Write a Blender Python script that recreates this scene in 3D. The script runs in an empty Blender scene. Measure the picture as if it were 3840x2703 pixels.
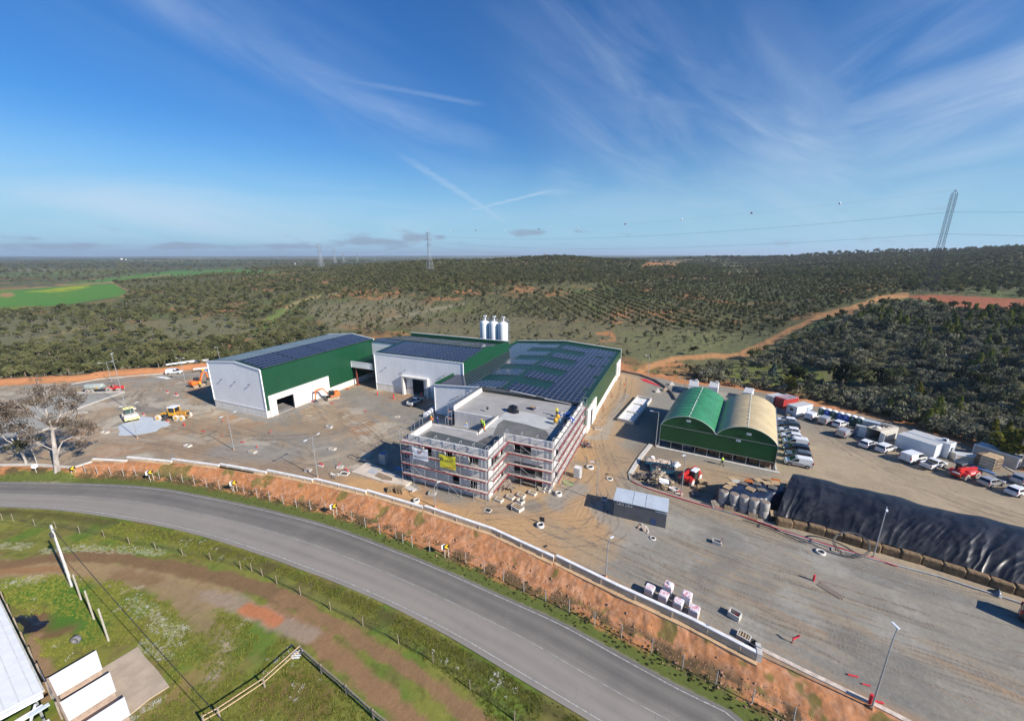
import bpy,math,random
import numpy as np
from mathutils import Vector,Matrix,Euler
random.seed(7);RNG=np.random.default_rng(7)
SC=bpy.context.scene;COL=SC.collection
R=math.radians
# ------------------------------------------------------------------ camera
# world frame: x runs along the fronts of the halls, y to the back, the drone hovers over (0, 0)
F,HOR,CX,CY,H=1490.0,955.0,1920.0,1351.5,38.0
PITCH=math.atan((CY-HOR)/F);YAW=R(23)
cam=bpy.data.objects.new('camera',bpy.data.cameras.new('camera'));COL.objects.link(cam)
cam.location=(0,0,H);cam.rotation_euler=(math.pi/2-PITCH,0,YAW)
cam.data.sensor_fit='HORIZONTAL';cam.data.sensor_width=36;cam.data.lens=F/3840*36
cam.data.clip_start=0.5;cam.data.clip_end=60000
SC.camera=cam
# ------------------------------------------------------------------ sun, sky, exposure
SUN_DIR=Vector((0.9815,-0.1907,0.606)).normalized()
SUN_EL=math.asin(SUN_DIR.z);SUN_AZ=math.atan2(SUN_DIR.x,SUN_DIR.y)
sl=bpy.data.lights.new('sun','SUN');sl.energy=5.0;sl.angle=R(0.53);sl.color=(1.0,0.93,0.83)
so=bpy.data.objects.new('sun',sl);COL.objects.link(so);so.rotation_euler=SUN_DIR.to_track_quat('Z','Y').to_euler()
so.location=(60,-20,80)
W=bpy.data.worlds.new('World');SC.world=W;W.use_nodes=True
SC.view_settings.view_transform='Standard';SC.view_settings.look='None'
SC.view_settings.exposure=0.58;SC.view_settings.gamma=1.0
SC.cycles.transparent_max_bounces=24

class NT:
 """small helper to write node trees"""
 def __init__(s,tree):s.t=tree;s.n=tree.nodes;s.l=tree.links
 def add(s,typ,ins=None,**kw):
  nd=s.n.new(typ)
  for k,v in kw.items():setattr(nd,k,v)
  for k,v in(ins or{}).items():
   if isinstance(v,bpy.types.NodeSocket):s.l.new(v,nd.inputs[k])
   else:nd.inputs[k].default_value=v
  return nd
 def math(s,op,a,b=0.0,c=0.0):
  nd=s.add('ShaderNodeMath',{0:a,1:b,2:c},operation=op);return nd.outputs[0]
 def mix(s,f,a,b,blend='MIX'):
  nd=s.add('ShaderNodeMix',data_type='RGBA',blend_type=blend)
  for k,v in((0,f),(6,a),(7,b)):
   if isinstance(v,bpy.types.NodeSocket):s.l.new(v,nd.inputs[k])
   else:nd.inputs[k].default_value=v if k==0 else(*v[:3],1)
  return nd.outputs[2]
 def ramp(s,f,a,b):
  nd=s.add('ShaderNodeMapRange',{0:f,1:a,2:b,3:0.0,4:1.0},interpolation_type='SMOOTHSTEP');return nd.outputs[0]
 def noise(s,vec,scale,detail=4,rough=.55,dist=0.0):
  nd=s.add('ShaderNodeTexNoise',{'Scale':scale,'Detail':detail,'Roughness':rough,'Distortion':dist})
  if vec is not None:s.l.new(vec,nd.inputs['Vector'])
  return nd.outputs[0]

def build_world():
 t=NT(W.node_tree);t.n.clear()
 sky=t.add('ShaderNodeTexSky',sky_type='NISHITA',sun_disc=False,sun_elevation=SUN_EL,sun_rotation=SUN_AZ,
    altitude=0,air_density=1.35,dust_density=0.05,ozone_density=4.5)
 tc=t.add('ShaderNodeTexCoord');v=tc.outputs['Generated']
 # turn to a frame whose y axis is the view azimuth, then project the sky dome onto a flat cloud layer
 rot=t.add('ShaderNodeVectorRotate',{'Vector':v,'Axis':(0,0,1),'Angle':-YAW},rotation_type='AXIS_ANGLE')
 s=t.add('ShaderNodeSeparateXYZ',{0:rot.outputs[0]});X,Y,Z=s.outputs
 zc=t.math('MAXIMUM',Z,0.0)
 inv=t.math('DIVIDE',1.0,t.math('ADD',zc,0.06))
 px,py=t.math('MULTIPLY',X,inv),t.math('MULTIPLY',Y,inv)
 def plane(ang,sx,sy,ox=0,oy=0):
  c,q=math.cos(ang),math.sin(ang)
  a=t.math('ADD',t.math('MULTIPLY',px,c*sx),t.math('MULTIPLY',py,q*sx))
  b=t.math('ADD',t.math('MULTIPLY',px,-q*sy),t.math('MULTIPLY',py,c*sy))
  return t.add('ShaderNodeCombineXYZ',{0:t.math('ADD',a,ox),1:t.math('ADD',b,oy),2:0.0}).outputs[0]
 # cirrus: soft fans of streaks; each fan sits over one stretch of the sky
 az=t.math('ARCTAN2',X,Y);right=t.ramp(az,-.25,.75)
 def ang(rot,sx,sy,o=0.0):
  c,q=math.cos(rot),math.sin(rot);e=t.math('MULTIPLY',Z,1.35)
  return t.add('ShaderNodeCombineXYZ',{0:t.math('ADD',t.math('MULTIPLY',t.math('ADD',t.math('MULTIPLY',az,c),t.math('MULTIPLY',e,q)),sx),o),1:t.math('MULTIPLY',t.math('SUBTRACT',t.math('MULTIPLY',e,c),t.math('MULTIPLY',az,q)),sy),2:o}).outputs[0]
 def fan(ix,iy,wx,wz,amt,rot,seed,lo=.33,hi=.82):
  d=Vector(((ix-CX)/F,1,(CY-iy)/F));c,q=math.cos(PITCH),math.sin(PITCH)
  d=Vector((d.x,c+d.z*q,-q+d.z*c)).normalized();a0=math.atan2(d.x,d.y);da,dz=t.math('SUBTRACT',az,a0),t.math('SUBTRACT',Z,d.z);c,q=math.cos(rot),math.sin(rot)
  u=t.math('ADD',t.math('MULTIPLY',da,c),t.math('MULTIPLY',dz,q));v=t.math('SUBTRACT',t.math('MULTIPLY',dz,c),t.math('MULTIPLY',da,q))
  e=t.math('ADD',t.math('POWER',t.math('DIVIDE',u,wx),2.0),t.math('POWER',t.math('DIVIDE',v,wz),2.0));n1=t.noise(ang(rot,1.9,7.5,seed),1.2,7,.56,.9);n2=t.noise(ang(rot,1.6,3.0,seed+4),1.6,4,.5,.4)
  return t.math('MULTIPLY',t.math('MULTIPLY',t.math('EXPONENT',t.math('MULTIPLY',e,-1.0)),amt),t.ramp(t.math('ADD',t.math('MULTIPLY',n1,.6),t.math('MULTIPLY',n2,.4)),lo,hi))
 cir=0.0
 for a in((3450,450,.36,.09,1.2,R(12),1.0),(3000,600,.26,.10,1.0,R(-40),2.3),(2140,640,.06,.17,.80,R(-6),3.1,.36,.74),(2500,420,.32,.18,.60,R(-35),4.7),(1250,330,.34,.035,.85,R(-15),5.5),(500,780,.60,.06,.75,R(-3),6.2,.34,.72),(1500,760,.35,.03,.6,R(-4),7.7),
              (3500,120,.34,.12,.60,R(32),8.9),(3650,640,.30,.05,.7,R(12),9.4),(900,120,.5,.10,.30,R(-22),10.2),(2700,740,.4,.04,.55,R(3),11.3)):f=fan(*a);cir=f if isinstance(cir,float)else t.math('MAXIMUM',cir,f)
 # the two crossing contrails
 def trail(x0,y0,x1,y1,wid,amt,seed):
  import math as m
  L=m.hypot(x1-x0,y1-y0);ux,uy=(x1-x0)/L,(y1-y0)/L
  dx,dy=t.math('SUBTRACT',px,x0),t.math('SUBTRACT',py,y0)
  al=t.math('ADD',t.math('MULTIPLY',dx,ux),t.math('MULTIPLY',dy,uy))
  ac=t.math('ABSOLUTE',t.math('SUBTRACT',t.math('MULTIPLY',dx,uy),t.math('MULTIPLY',dy,ux)))
  n=t.noise(plane(0,2,2,seed,seed),2.2,6,.65)
  ac=t.math('ADD',ac,t.math('MULTIPLY',t.math('SUBTRACT',n,.5),wid*1.6))
  prof=t.math('SUBTRACT',1.0,t.ramp(ac,0.0,wid))
  ends=t.math('MULTIPLY',t.ramp(al,0,L*.25),t.math('SUBTRACT',1.0,t.ramp(al,L*.8,L)))
  return t.math('MULTIPLY',t.math('MULTIPLY',prof,ends),amt)
 def sp(ix,iy):  # a direction in the sky from the photograph, on the cloud layer
  d=Vector(((ix-CX)/F,1,(CY-iy)/F));c,q=math.cos(PITCH),math.sin(PITCH)
  d=Vector((d.x,c+d.z*q,-q+d.z*c)).normalized();k=1/(d.z+.06)
  return d.x*k,d.y*k
 for a,b,wid,amt,sd in(((1380,500),(1920,850),.11,.34,3.0),((1720,800),(2130,700),.09,.50,5.0),((1000,250),(1860,405),.06,.20,7.0),((3060,510),(3840,420),.12,.28,9.0)):
  cir=t.math('MAXIMUM',cir,trail(*sp(*a),*sp(*b),wid,amt,sd))
 # thin veil that whitens the lowest sky
 veil=t.math('MULTIPLY',t.math('SUBTRACT',1.0,t.ramp(Z,-.02,.26)),.92)

 # small grey cumulus low over the horizon
 hv=t.add('ShaderNodeCombineXYZ',{0:az,1:t.math('MULTIPLY',Z,3.4),2:0.0}).outputs[0]
 cu=t.noise(hv,9.0,7,.6,.2)
 band=t.math('MULTIPLY',t.ramp(Z,.002,.018),t.math('SUBTRACT',1.0,t.ramp(Z,.03,.055)))
 def blob(ix,iy,wx,wz,am):
  d=Vector(((ix-CX)/F,1,(CY-iy)/F));c,q=math.cos(PITCH),math.sin(PITCH)
  d=Vector((d.x,c+d.z*q,-q+d.z*c)).normalized();a0=math.atan2(d.x,d.y)
  e=t.math('ADD',t.math('POWER',t.math('DIVIDE',t.math('SUBTRACT',az,a0),wx),2.0),t.math('POWER',t.math('DIVIDE',t.math('SUBTRACT',Z,d.z),wz),2.0))
  return t.math('MULTIPLY',t.math('EXPONENT',t.math('MULTIPLY',e,-1.0)),am)
 den=t.math('MULTIPLY',band,.06)
 for b in((1430,908,.09,.014,.40),(1550,893,.05,.010,.36),(2000,872,.055,.010,.33),(1110,925,.12,.008,.27),(330,922,.16,.008,.28),
              (720,925,.13,.008,.27),(120,895,.05,.006,.24),(1650,890,.02,.007,.30),(2170,868,.025,.006,.27)):
  den=t.math('MAXIMUM',den,blob(*b))
 cum=t.ramp(t.math('ADD',cu,den),.60,.80)
 low=t.math('MULTIPLY',t.math('SUBTRACT',1.0,t.ramp(Z,.0,.035)),t.math('SUBTRACT',1.0,right))
 cum=t.math('MAXIMUM',t.math('MULTIPLY',t.math('MULTIPLY',cum,t.math('SUBTRACT',1.0,t.ramp(Z,.06,.11))),.8),t.math('MULTIPLY',low,.28))
 hs=t.add('ShaderNodeHueSaturation',{'Hue':.5,'Saturation':1.15,'Value':1.0,'Fac':1.0,'Color':sky.outputs[0]})
 c=t.mix(1.0,hs.outputs[0],(.40,.76,1.16),'MULTIPLY');c=t.mix(veil,c,(3.6,6.2,8.4));c=t.mix(t.math('MULTIPLY',cir,.78),c,(6.2,7.4,8.9))
 c=t.mix(cum,c,(2.9,3.7,5.0))
 bg=t.add('ShaderNodeBackground',{0:c,1:SKY_STRENGTH})
 out=t.add('ShaderNodeOutputWorld',{0:bg.outputs[0]})
SKY_STRENGTH=0.068
build_world()

# ------------------------------------------------------------------ pixel of the photograph -> point of the place
KEY={'1':(0,1200,.418),'2':(700,1200,.418),'3':(1400,1200,.418),'4':(2300,1300,.418),'5':(2880,1300,.418),
       '6':(0,1876,.5117),'7':(1160,1876,.5117),'8':(2320,1876,.662),'s1':(1450,1450,.2785),'s2':(1900,1450,.2785),
       's3':(2300,1650,.2831),'s4':(2850,1400,.24752),'s5':(3290,1500,.24752),'s6':(700,1200,.2613),'s7':(1250,1200,.2831),
       's8':(0,1350,.30946),'t5':(1460,1620,.13937),'t6':(1740,1640,.198),'t7':(0,1560,.21777),'t8':(1700,1400,.23955),
       'u1':(0,2200,.31128),'u2':(1240,1680,.13937),'u3':(2380,2120,.2475),'u4':(2600,1750,.3808),'u5':(2450,1380,.22848),
       'u6':(440,1480,.24372),'u7':(1780,1170,.14072),'s':(0,0,1)}
CP,SP_,CA,SA=math.cos(PITCH),math.sin(PITCH),math.cos(YAW),math.sin(YAW)
def g(k,x,y,z=0.0):
 a,b,s=KEY[k];ix,iy=(a+s*x-CX)/F,(CY-b-s*y)/F
 dx,dy,dz=ix,CP+iy*SP_,-SP_+iy*CP
 t=(z-H)/dz;X,Y=dx*t,dy*t
 return Vector((X*CA-Y*SA,X*SA+Y*CA,z))
def gs(k,pts,z=0.0):return[g(k,x,y,z)for x,y in pts]
def px_of(x,y,z):
 """numpy: photograph pixel of points"""
 X,Y,Z=x*CA+y*SA,-x*SA+y*CA,z-H
 zc=CP*Y-SP_*Z;yc=SP_*Y+CP*Z
 zc=np.maximum(zc,.1)
 return CX+F*X/zc,CY-F*yc/zc

# ------------------------------------------------------------------ objects
def link(o):COL.objects.link(o);return o
def tag(o,label,cat,group=None,kind=None):
 o['label']=label;o['category']=cat
 if group:o['group']=group
 if kind:o['kind']=kind
 return o
def thing(name,label,cat,loc=(0,0,0),rz=0.0,group=None):
 o=bpy.data.objects.new(name,None);o.empty_display_size=.3;link(o)
 o.location=loc;o.rotation_euler=(0,0,rz);return tag(o,label,cat,group)
def dup(o,loc=None,rz=None,label=None,parent=None,scale=None):
 c=o.copy();link(c)
 if parent is not None:c.parent=parent
 if loc is not None:c.location=loc
 if rz is not None:c.rotation_euler=(0,0,rz)
 if scale is not None:c.scale=(scale,)*3
 if label:c['label']=label
 for ch in list(o.children):dup(ch,parent=c)
 return c

SPLIT={'front_wall','side_wall','edge_trim','inner_wall','door_frame','guard_rail','roof_membrane','edge_flashing','drain_spout','parapet_cap','bitumen_strip','kerb','edge_beam','white_frame','drum_frame','cross_frame','plinth','rear_wall','roof_slab','floor_slab','boom','undercarriage','wire','chassis','stand'}
class MB:
 """collects shapes; build() links them as ONE mesh object"""
 def __init__(s):s.v=[];s.f=[];s.m=[];s.cur=0;s.sm=[]
 def mat(s,i):s.cur=i;return s
 def face(s,pts,smooth=False):
  n=len(s.v);s.v+=[tuple(p)for p in pts];s.f.append(tuple(range(n,n+len(pts))));s.m.append(s.cur);s.sm.append(smooth)
 def add(s,vs,fs,smooth=False):
  n=len(s.v);s.v+=[tuple(p)for p in vs]
  for f in fs:s.f.append(tuple(n+i for i in f));s.m.append(s.cur);s.sm.append(smooth)
 def box(s,x0,x1,y0,y1,z0,z1,taper=0.0):
  t=taper
  vs=[(x0,y0,z0),(x1,y0,z0),(x1,y1,z0),(x0,y1,z0),(x0+t,y0+t,z1),(x1-t,y0+t,z1),(x1-t,y1-t,z1),(x0+t,y1-t,z1)]
  s.add(vs,[(3,2,1,0),(4,5,6,7),(0,1,5,4),(1,2,6,5),(2,3,7,6),(3,0,4,7)])
 def rbox(s,x0,x1,y0,y1,z0,z1,b=.05):
  """box with chamfered vertical and top edges"""
  def ring(x0,x1,y0,y1,z,b):return[(x0+b,y0,z),(x1-b,y0,z),(x1,y0+b,z),(x1,y1-b,z),(x1-b,y1,z),(x0+b,y1,z),(x0,y1-b,z),(x0,y0+b,z)]
  r0=ring(x0,x1,y0,y1,z0,b);r1=ring(x0,x1,y0,y1,z1-b,b);r2=ring(x0+b*.7,x1-b*.7,y0+b*.7,y1-b*.7,z1,b)
  s.loft([r0,r1,r2])
 def loft(s,rings,cap=True,smooth=False,closed=True):
  n=len(rings[0]);vs=[p for r in rings for p in r];fs=[]
  for k in range(len(rings)-1):
   for i in range(n if closed else n-1):
    j=(i+1)%n;fs.append((k*n+i,k*n+j,(k+1)*n+j,(k+1)*n+i))
  s.add(vs,fs,smooth)
  if cap:
   s.face(list(reversed(rings[0])));s.face(rings[-1])
 def beam(s,p0,p1,w,h=None,up=(0,0,1)):
  """rectangular bar from p0 to p1"""
  p0,p1=Vector(p0),Vector(p1);d=(p1-p0)
  if d.length<1e-6:return
  d.normalize();u=Vector(up)
  if abs(d.dot(u))>.98:u=Vector((1,0,0))
  a=d.cross(u).normalized()*(w/2);b=a.cross(d).normalized()*((h or w)/2)
  s.loft([[p0-a-b,p0+a-b,p0+a+b,p0-a+b],[p1-a-b,p1+a-b,p1+a+b,p1-a+b]])
 def tube(s,pts,r,n=6,r1=None,cap=True,smooth=True):
  pts=[Vector(p)for p in pts];m=len(pts);rings=[]
  for i,p in enumerate(pts):
   d=(pts[min(i+1,m-1)]-pts[max(i-1,0)]).normalized()
   u=Vector((0,0,1))if abs(d.z)<.95 else Vector((1,0,0))
   a=d.cross(u).normalized();b=d.cross(a)
   rr=r if r1 is None else r+(r1-r)*i/max(1,m-1)
   rings.append([p+(a*math.cos(2*math.pi*k/n)+b*math.sin(2*math.pi*k/n))*rr for k in range(n)])
  s.loft(rings,cap,smooth)
 def cyl(s,p0,p1,r0,r1=None,n=12,smooth=True):s.tube([p0,p1],r0,n,r0 if r1 is None else r1,True,smooth)
 def prism(s,poly,z0,z1):
  s.loft([[(x,y,z0)for x,y in poly],[(x,y,z1)for x,y in poly]])
 def extr(s,prof,y0,y1,w=None):
  """side profile (x, z) extruded along y; w: per-point half widths instead of y0, y1"""
  a=[(x,(-w[i]if w else y0),z)for i,(x,z)in enumerate(prof)];b=[(x,(w[i]if w else y1),z)for i,(x,z)in enumerate(prof)]
  s.loft([a,b])
 def ball(s,c,r,n=8,m=6,smooth=True):
  c=Vector(c);rx,ry,rz=r if hasattr(r,'__len__')else(r,r,r);rings=[]
  for k in range(1,m):
   t=math.pi*k/m
   rings.append([(c.x+rx*math.sin(t)*math.cos(2*math.pi*i/n),c.y+ry*math.sin(t)*math.sin(2*math.pi*i/n),c.z-rz*math.cos(t))for i in range(n)])
  s.loft(rings,True,smooth)
 def wheel(s,c,r,w,axis='y'):
  x,y,z=c;s.cyl((x,y-w/2,z),(x,y+w/2,z),r,n=16)
 def tf(s,M,i0=0):
  for i in range(i0,len(s.v)):s.v[i]=tuple(M@Vector(s.v[i]))
  return s
 def pieces(s):
  """groups of faces that touch"""
  key={};par=list(range(len(s.f)))
  def find(i):
   while par[i]!=i:par[i]=par[par[i]];i=par[i]
   return i
  for k,f in enumerate(s.f):
   for v in f:
    p=tuple(round(c,3)for c in s.v[v])
    if p in key:par[find(k)]=find(key[p])
    else:key[p]=k
  out={}
  for k in range(len(s.f)):out.setdefault(find(k),[]).append(k)
  return list(out.values())
 def build(s,name,mats,parent=None,loc=None,rz=None):
  if name in SPLIT and parent is not None:
   P=s.pieces()
   if len(P)>1:
    for q in P:
     m=MB();m.v=s.v
     used=sorted({v for k in q for v in s.f[k]});ix={v:i for i,v in enumerate(used)}
     m.v=[s.v[v]for v in used];m.f=[tuple(ix[v]for v in s.f[k])for k in q];m.m=[s.m[k]for k in q];m.sm=[s.sm[k]for k in q];o=m._build(name,mats,parent,loc,rz)
    return o
  return s._build(name,mats,parent,loc,rz)
 def _build(s,name,mats,parent=None,loc=None,rz=None):
  me=bpy.data.meshes.new(name);me.from_pydata(s.v,[],s.f)
  mats=mats if isinstance(mats,(list,tuple))else[mats]
  for m in mats:me.materials.append(m)
  me.polygons.foreach_set('material_index',s.m);me.polygons.foreach_set('use_smooth',s.sm);me.update()
  o=bpy.data.objects.new(name,me);link(o)
  if parent is not None:o.parent=parent
  if loc is not None:o.location=loc
  if rz is not None:o.rotation_euler=(0,0,rz)
  return o

# ------------------------------------------------------------------ materials
MATS={}
def M(name,col,rough=.6,var=.14,scale=2.5,metal=0.0,bump=0.0,spec=.5,col2=None,stretch=None,detail=5,coat=0.0):
 if name in MATS:return MATS[name]
 m=bpy.data.materials.new(name);m.use_nodes=True;t=NT(m.node_tree);t.n.clear()
 tc=t.add('ShaderNodeTexCoord');vec=tc.outputs['Object']
 if stretch:
  vec=t.add('ShaderNodeMapping',{'Vector':vec,'Scale':stretch}).outputs[0]
 n=t.noise(vec,scale,detail,.6)
 f=t.ramp(n,.3,.7)
 a=[max(0,c*(1-var))for c in col];b=list(col2)if col2 else[min(1,c*(1+var))for c in col]
 c=t.mix(f,a,b)
 p=t.add('ShaderNodeBsdfPrincipled',{'Base Color':c,'Roughness':rough,'Metallic':metal,'Specular IOR Level':spec,'Coat Weight':coat})
 if bump:
  n2=t.noise(vec,scale*4,4,.6)
  bp=t.add('ShaderNodeBump',{'Strength':bump,'Distance':.05,'Height':n2});t.l.new(bp.outputs[0],p.inputs['Normal'])
 t.add('ShaderNodeOutputMaterial',{0:p.outputs[0]});MATS[name]=m;return m

def M_ribbed(name,col,pitch,axis,rough=.4,depth=.03,streak=.12,metal=0.0):
 """sheet metal with straight ribs: axis = 0/1/2 of the object coordinate that crosses the ribs"""
 if name in MATS:return MATS[name]
 m=bpy.data.materials.new(name);m.use_nodes=True;t=NT(m.node_tree);t.n.clear()
 tc=t.add('ShaderNodeTexCoord');s=t.add('ShaderNodeSeparateXYZ',{0:tc.outputs['Object']})
 w=t.math('PINGPONG',t.math('DIVIDE',s.outputs[axis],pitch),.5)
 hgt=t.ramp(w,.12,.22)
 sc=[9.0,9.0,.35]
 if axis==2:sc=[.35,.35,6]
 vec=t.add('ShaderNodeMapping',{'Vector':tc.outputs['Object'],'Scale':sc}).outputs[0]
 n=t.noise(vec,.5,5,.6);n2=t.noise(tc.outputs['Object'],.25,3,.5)
 f=t.ramp(t.math('ADD',t.math('MULTIPLY',n,.6),t.math('MULTIPLY',n2,.4)),.3,.72)
 c=t.mix(f,[x*(1-streak)for x in col],[min(1,x*(1+streak*.4))for x in col])
 bp=t.add('ShaderNodeBump',{'Strength':.55,'Distance':depth,'Height':hgt})
 p=t.add('ShaderNodeBsdfPrincipled',{'Base Color':c,'Roughness':rough,'Metallic':metal,'Normal':bp.outputs[0]})
 t.add('ShaderNodeOutputMaterial',{0:p.outputs[0]});MATS[name]=m;return m

def M_leaf(name,c1,c2,rough=.75,trans=.25):
 m=bpy.data.materials.new(name);m.use_nodes=True;t=NT(m.node_tree);t.n.clear()
 oi=t.add('ShaderNodeObjectInfo');tc=t.add('ShaderNodeTexCoord')
 n=t.noise(tc.outputs['Object'],1.1,3,.6)
 f=t.math('ADD',t.math('MULTIPLY',oi.outputs['Random'],.65),t.math('MULTIPLY',n,.55))
 c=t.mix(t.ramp(f,.15,1.0),c1,c2)
 d=t.add('ShaderNodeBsdfDiffuse',{'Color':c,'Roughness':.4});tr=t.add('ShaderNodeBsdfTranslucent',{'Color':c})
 mx=t.add('ShaderNodeMixShader',{0:trans,1:d.outputs[0],2:tr.outputs[0]})
 t.add('ShaderNodeOutputMaterial',{0:mx.outputs[0]});return m

galv=M('galvanised_steel',(.42,.44,.46),.45,.12,4,.5)
white_paint=M('white_paint',(.74,.75,.76),.35,.05,1.5)
offwhite=M('off_white_concrete',(.53,.50,.45),.8,.12,1.2,bump=.15)
concrete=M('concrete',(.40,.385,.36),.9,.18,1.0,bump=.25)
dark_concrete=M('damp_concrete',(.20,.20,.19),.75,.2,.5,bump=.15)
black_void=M('dark_interior',(.02,.02,.021),.9,.2,1)
rubber=M('tyre_rubber',(.03,.03,.032),.85,.2,6)
black_plastic=M('black_plastic',(.025,.026,.03),.45,.2,4)
glass_dark=M('tinted_glass',(.012,.016,.02),.06,.1,2,spec=.7)
wood=M('pallet_wood',(.46,.33,.19),.8,.28,3,stretch=(1,6,6))
old_wood=M('weathered_wood',(.27,.22,.17),.85,.3,3,stretch=(6,6,1))
red_paint=M('red_paint',(.55,.03,.025),.4,.18,2)
orange_paint=M('orange_paint',(.75,.17,.03),.4,.15,2)
red_pipe=M('red_conduit',(.62,.03,.045),.5,.1,4)
yellow_paint=M('yellow_paint',(.62,.33,.03),.45,.25,2)
steel_dark=M('dark_steel',(.09,.09,.095),.5,.25,4,.4)
# ================================================================== GROUND
ROAD_Z=-1.2
def vnoise(x,y,scale,seed,octv=3,gain=.5):
 """numpy value noise 0..1"""
 T=np.random.RandomState(seed).rand(256,256);out=0;amp=1;tot=0;x=x/scale;y=y/scale
 for o in range(octv):
  xi,yi=np.floor(x).astype(int),np.floor(y).astype(int);fx,fy=x-xi,y-yi
  fx,fy=fx*fx*(3-2*fx),fy*fy*(3-2*fy);a=lambda i,j:T[(xi+i)%256,(yi+j)%256]
  out=out+amp*((a(0,0)*(1-fx)+a(1,0)*fx)*(1-fy)+(a(0,1)*(1-fx)+a(1,1)*fx)*fy)
  tot+=amp;amp*=gain;x=x*2.03+17.7;y=y*2.03+31.1
 return out/tot
def sstep(a,b,v):t=np.clip((v-a)/(b-a),0,1);return t*t*(3-2*t)
def seg_dist(x,y,pts):
 d=np.full(x.shape,1e9)
 for p,q in zip(pts[:-1],pts[1:]):
  ax,ay,bx,by=p[0],p[1],q[0],q[1];vx,vy=bx-ax,by-ay;L=vx*vx+vy*vy+1e-9
  t=np.clip(((x-ax)*vx+(y-ay)*vy)/L,0,1);d=np.minimum(d,np.hypot(x-ax-t*vx,y-ay-t*vy))
 return d
def near(x,y,pts,lim):
 """seg_dist, worked out only within lim of the line's box"""
 a=np.array([(p[0],p[1])for p in pts]);lo,hi=a.min(0)-lim,a.max(0)+lim
 k=np.nonzero((x>lo[0])&(x<hi[0])&(y>lo[1])&(y<hi[1]))[0];d=np.full(x.shape,1e9)
 if len(k):d[k]=seg_dist(x[k],y[k],pts)
 return d
def inside(x,y,poly):
 c=np.zeros(x.shape,bool);n=len(poly)
 for i in range(n):
  x0,y0=poly[i][0],poly[i][1];x1,y1=poly[i-1][0],poly[i-1][1]
  if y0==y1:continue
  c^=((y0>y)!=(y1>y))&(x<(x1-x0)*(y-y0)/(y1-y0)+x0)
 return c
def sdist(x,y,poly):
 """positive inside"""
 d=seg_dist(x,y,list(poly)+[poly[0]]);return np.where(inside(x,y,poly),d,-d)
def sdist_near(x,y,poly,lim):
 a=np.array([(p[0],p[1])for p in poly]);lo,hi=a.min(0)-lim,a.max(0)+lim
 k=np.nonzero((x>lo[0])&(x<hi[0])&(y>lo[1])&(y<hi[1]))[0];d=np.full(x.shape,-1e9)
 if len(k):d[k]=sdist(x[k],y[k],poly)
 return d

FRONT=gs('s',[(-400,1742),(0,1745),(263,1757),(344,1735),(476,1731),(644,1735),(821,1749),(959,1767),(999,1776),(1172,1803),(1373,1848),
                 (1532,1884),(1595,1908),(1856,1996),(2076,2094),(2320,2200),(2846,2458),(3273,2643),(3419,2709),(3900,2990)],0)
BACK=gs('s',[(4300,1900),(3840,1767),(3756,1736),(3603,1662),(3411,1600),(3235,1555),(3047,1520),(2900,1478),(2700,1446),(2560,1440),(2490,1420),(2331,1396)],0)
BACK+=[Vector((-22,142,0)),Vector((-60,146,0)),Vector((-92,140,0)),Vector((-112,118,0))]
BACK+=gs('s',[(782,1376),(619,1400),(439,1409),(292,1430),(0,1447),(-400,1462)],0)
YARD=FRONT+BACK
def cam_xy(x,y):return x*CA+y*SA,-x*SA+y*CA
FC=sorted([cam_xy(p.x,p.y)for p in FRONT])
FCX,FCY=np.array([p[0]for p in FC]),np.array([p[1]for p in FC])
TAN=np.array([-1.5,-1.29,-.9,-.48,-.15,.12,.25,.52,.93,1.29,1.6])
RAD=np.log(np.array([100,150,220,300,400,560,700,900,1200,1600,2300,4000,9000.]))
ZT=np.array([[0,-5,-8,-9,-10,-10,-10,-10,-16,-14,-10,-8,-10],
               [0,-5,-8,-9,-10,-10,-10,-9,-18,-14,-8,-8,-10],
               [0,-5,-7,-7,-6,-4,-3,-4,-16,-14,-6,-8,-10],
               [0,-5,-6,-5,-2,2,4,6,6,-8,-10,-8,-9],
               [0,-5,-5,-3,2,13,18,24,16,2,-6,-8,0],
               [0,-5,-4,-2,2,13,21,34,24,6,-2,0,8],
               [0,-5,-4,-1,1,6,12,24,20,4,0,2,10],
               [0,-4,-3,1,4,7,8,8,10,26,18,14,14],
               [0,-2,9,12,14,17,18,22,36,46,26,16,16],
               [0,1,11,13,15,18,24,34,52,56,30,18,18],
               [0,1,11,13,15,20,28,38,56,58,30,18,18.]])
def wild(x,y):
 X,Y=cam_xy(x,y);r=np.hypot(X,Y);t=np.where(Y>1,X/np.maximum(Y,1),np.sign(X)*1.6);t=np.clip(t,TAN[0],TAN[-1])
 i=np.clip(np.searchsorted(TAN,t)-1,0,len(TAN)-2);ft=(t-TAN[i])/(TAN[i+1]-TAN[i]);ft=ft*ft*(3-2*ft)
 lr=np.clip(np.log(np.maximum(r,1)),RAD[0],RAD[-1]-1e-6);j=np.clip(np.searchsorted(RAD,lr)-1,0,len(RAD)-2);fr=(lr-RAD[j])/(RAD[j+1]-RAD[j])
 z=(ZT[i,j]*(1-ft)+ZT[i+1,j]*ft)*(1-fr)+(ZT[i,j+1]*(1-ft)+ZT[i+1,j+1]*ft)*fr
 k=np.clip(r/900,0,1)
 return z+(vnoise(x,y,45,3,3)-.5)*2.2+(vnoise(x,y,260,4,3)-.5)*14*k+(vnoise(x,y,900,5,2)-.5)*22*np.clip((r-1200)/3000,0,1)
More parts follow.
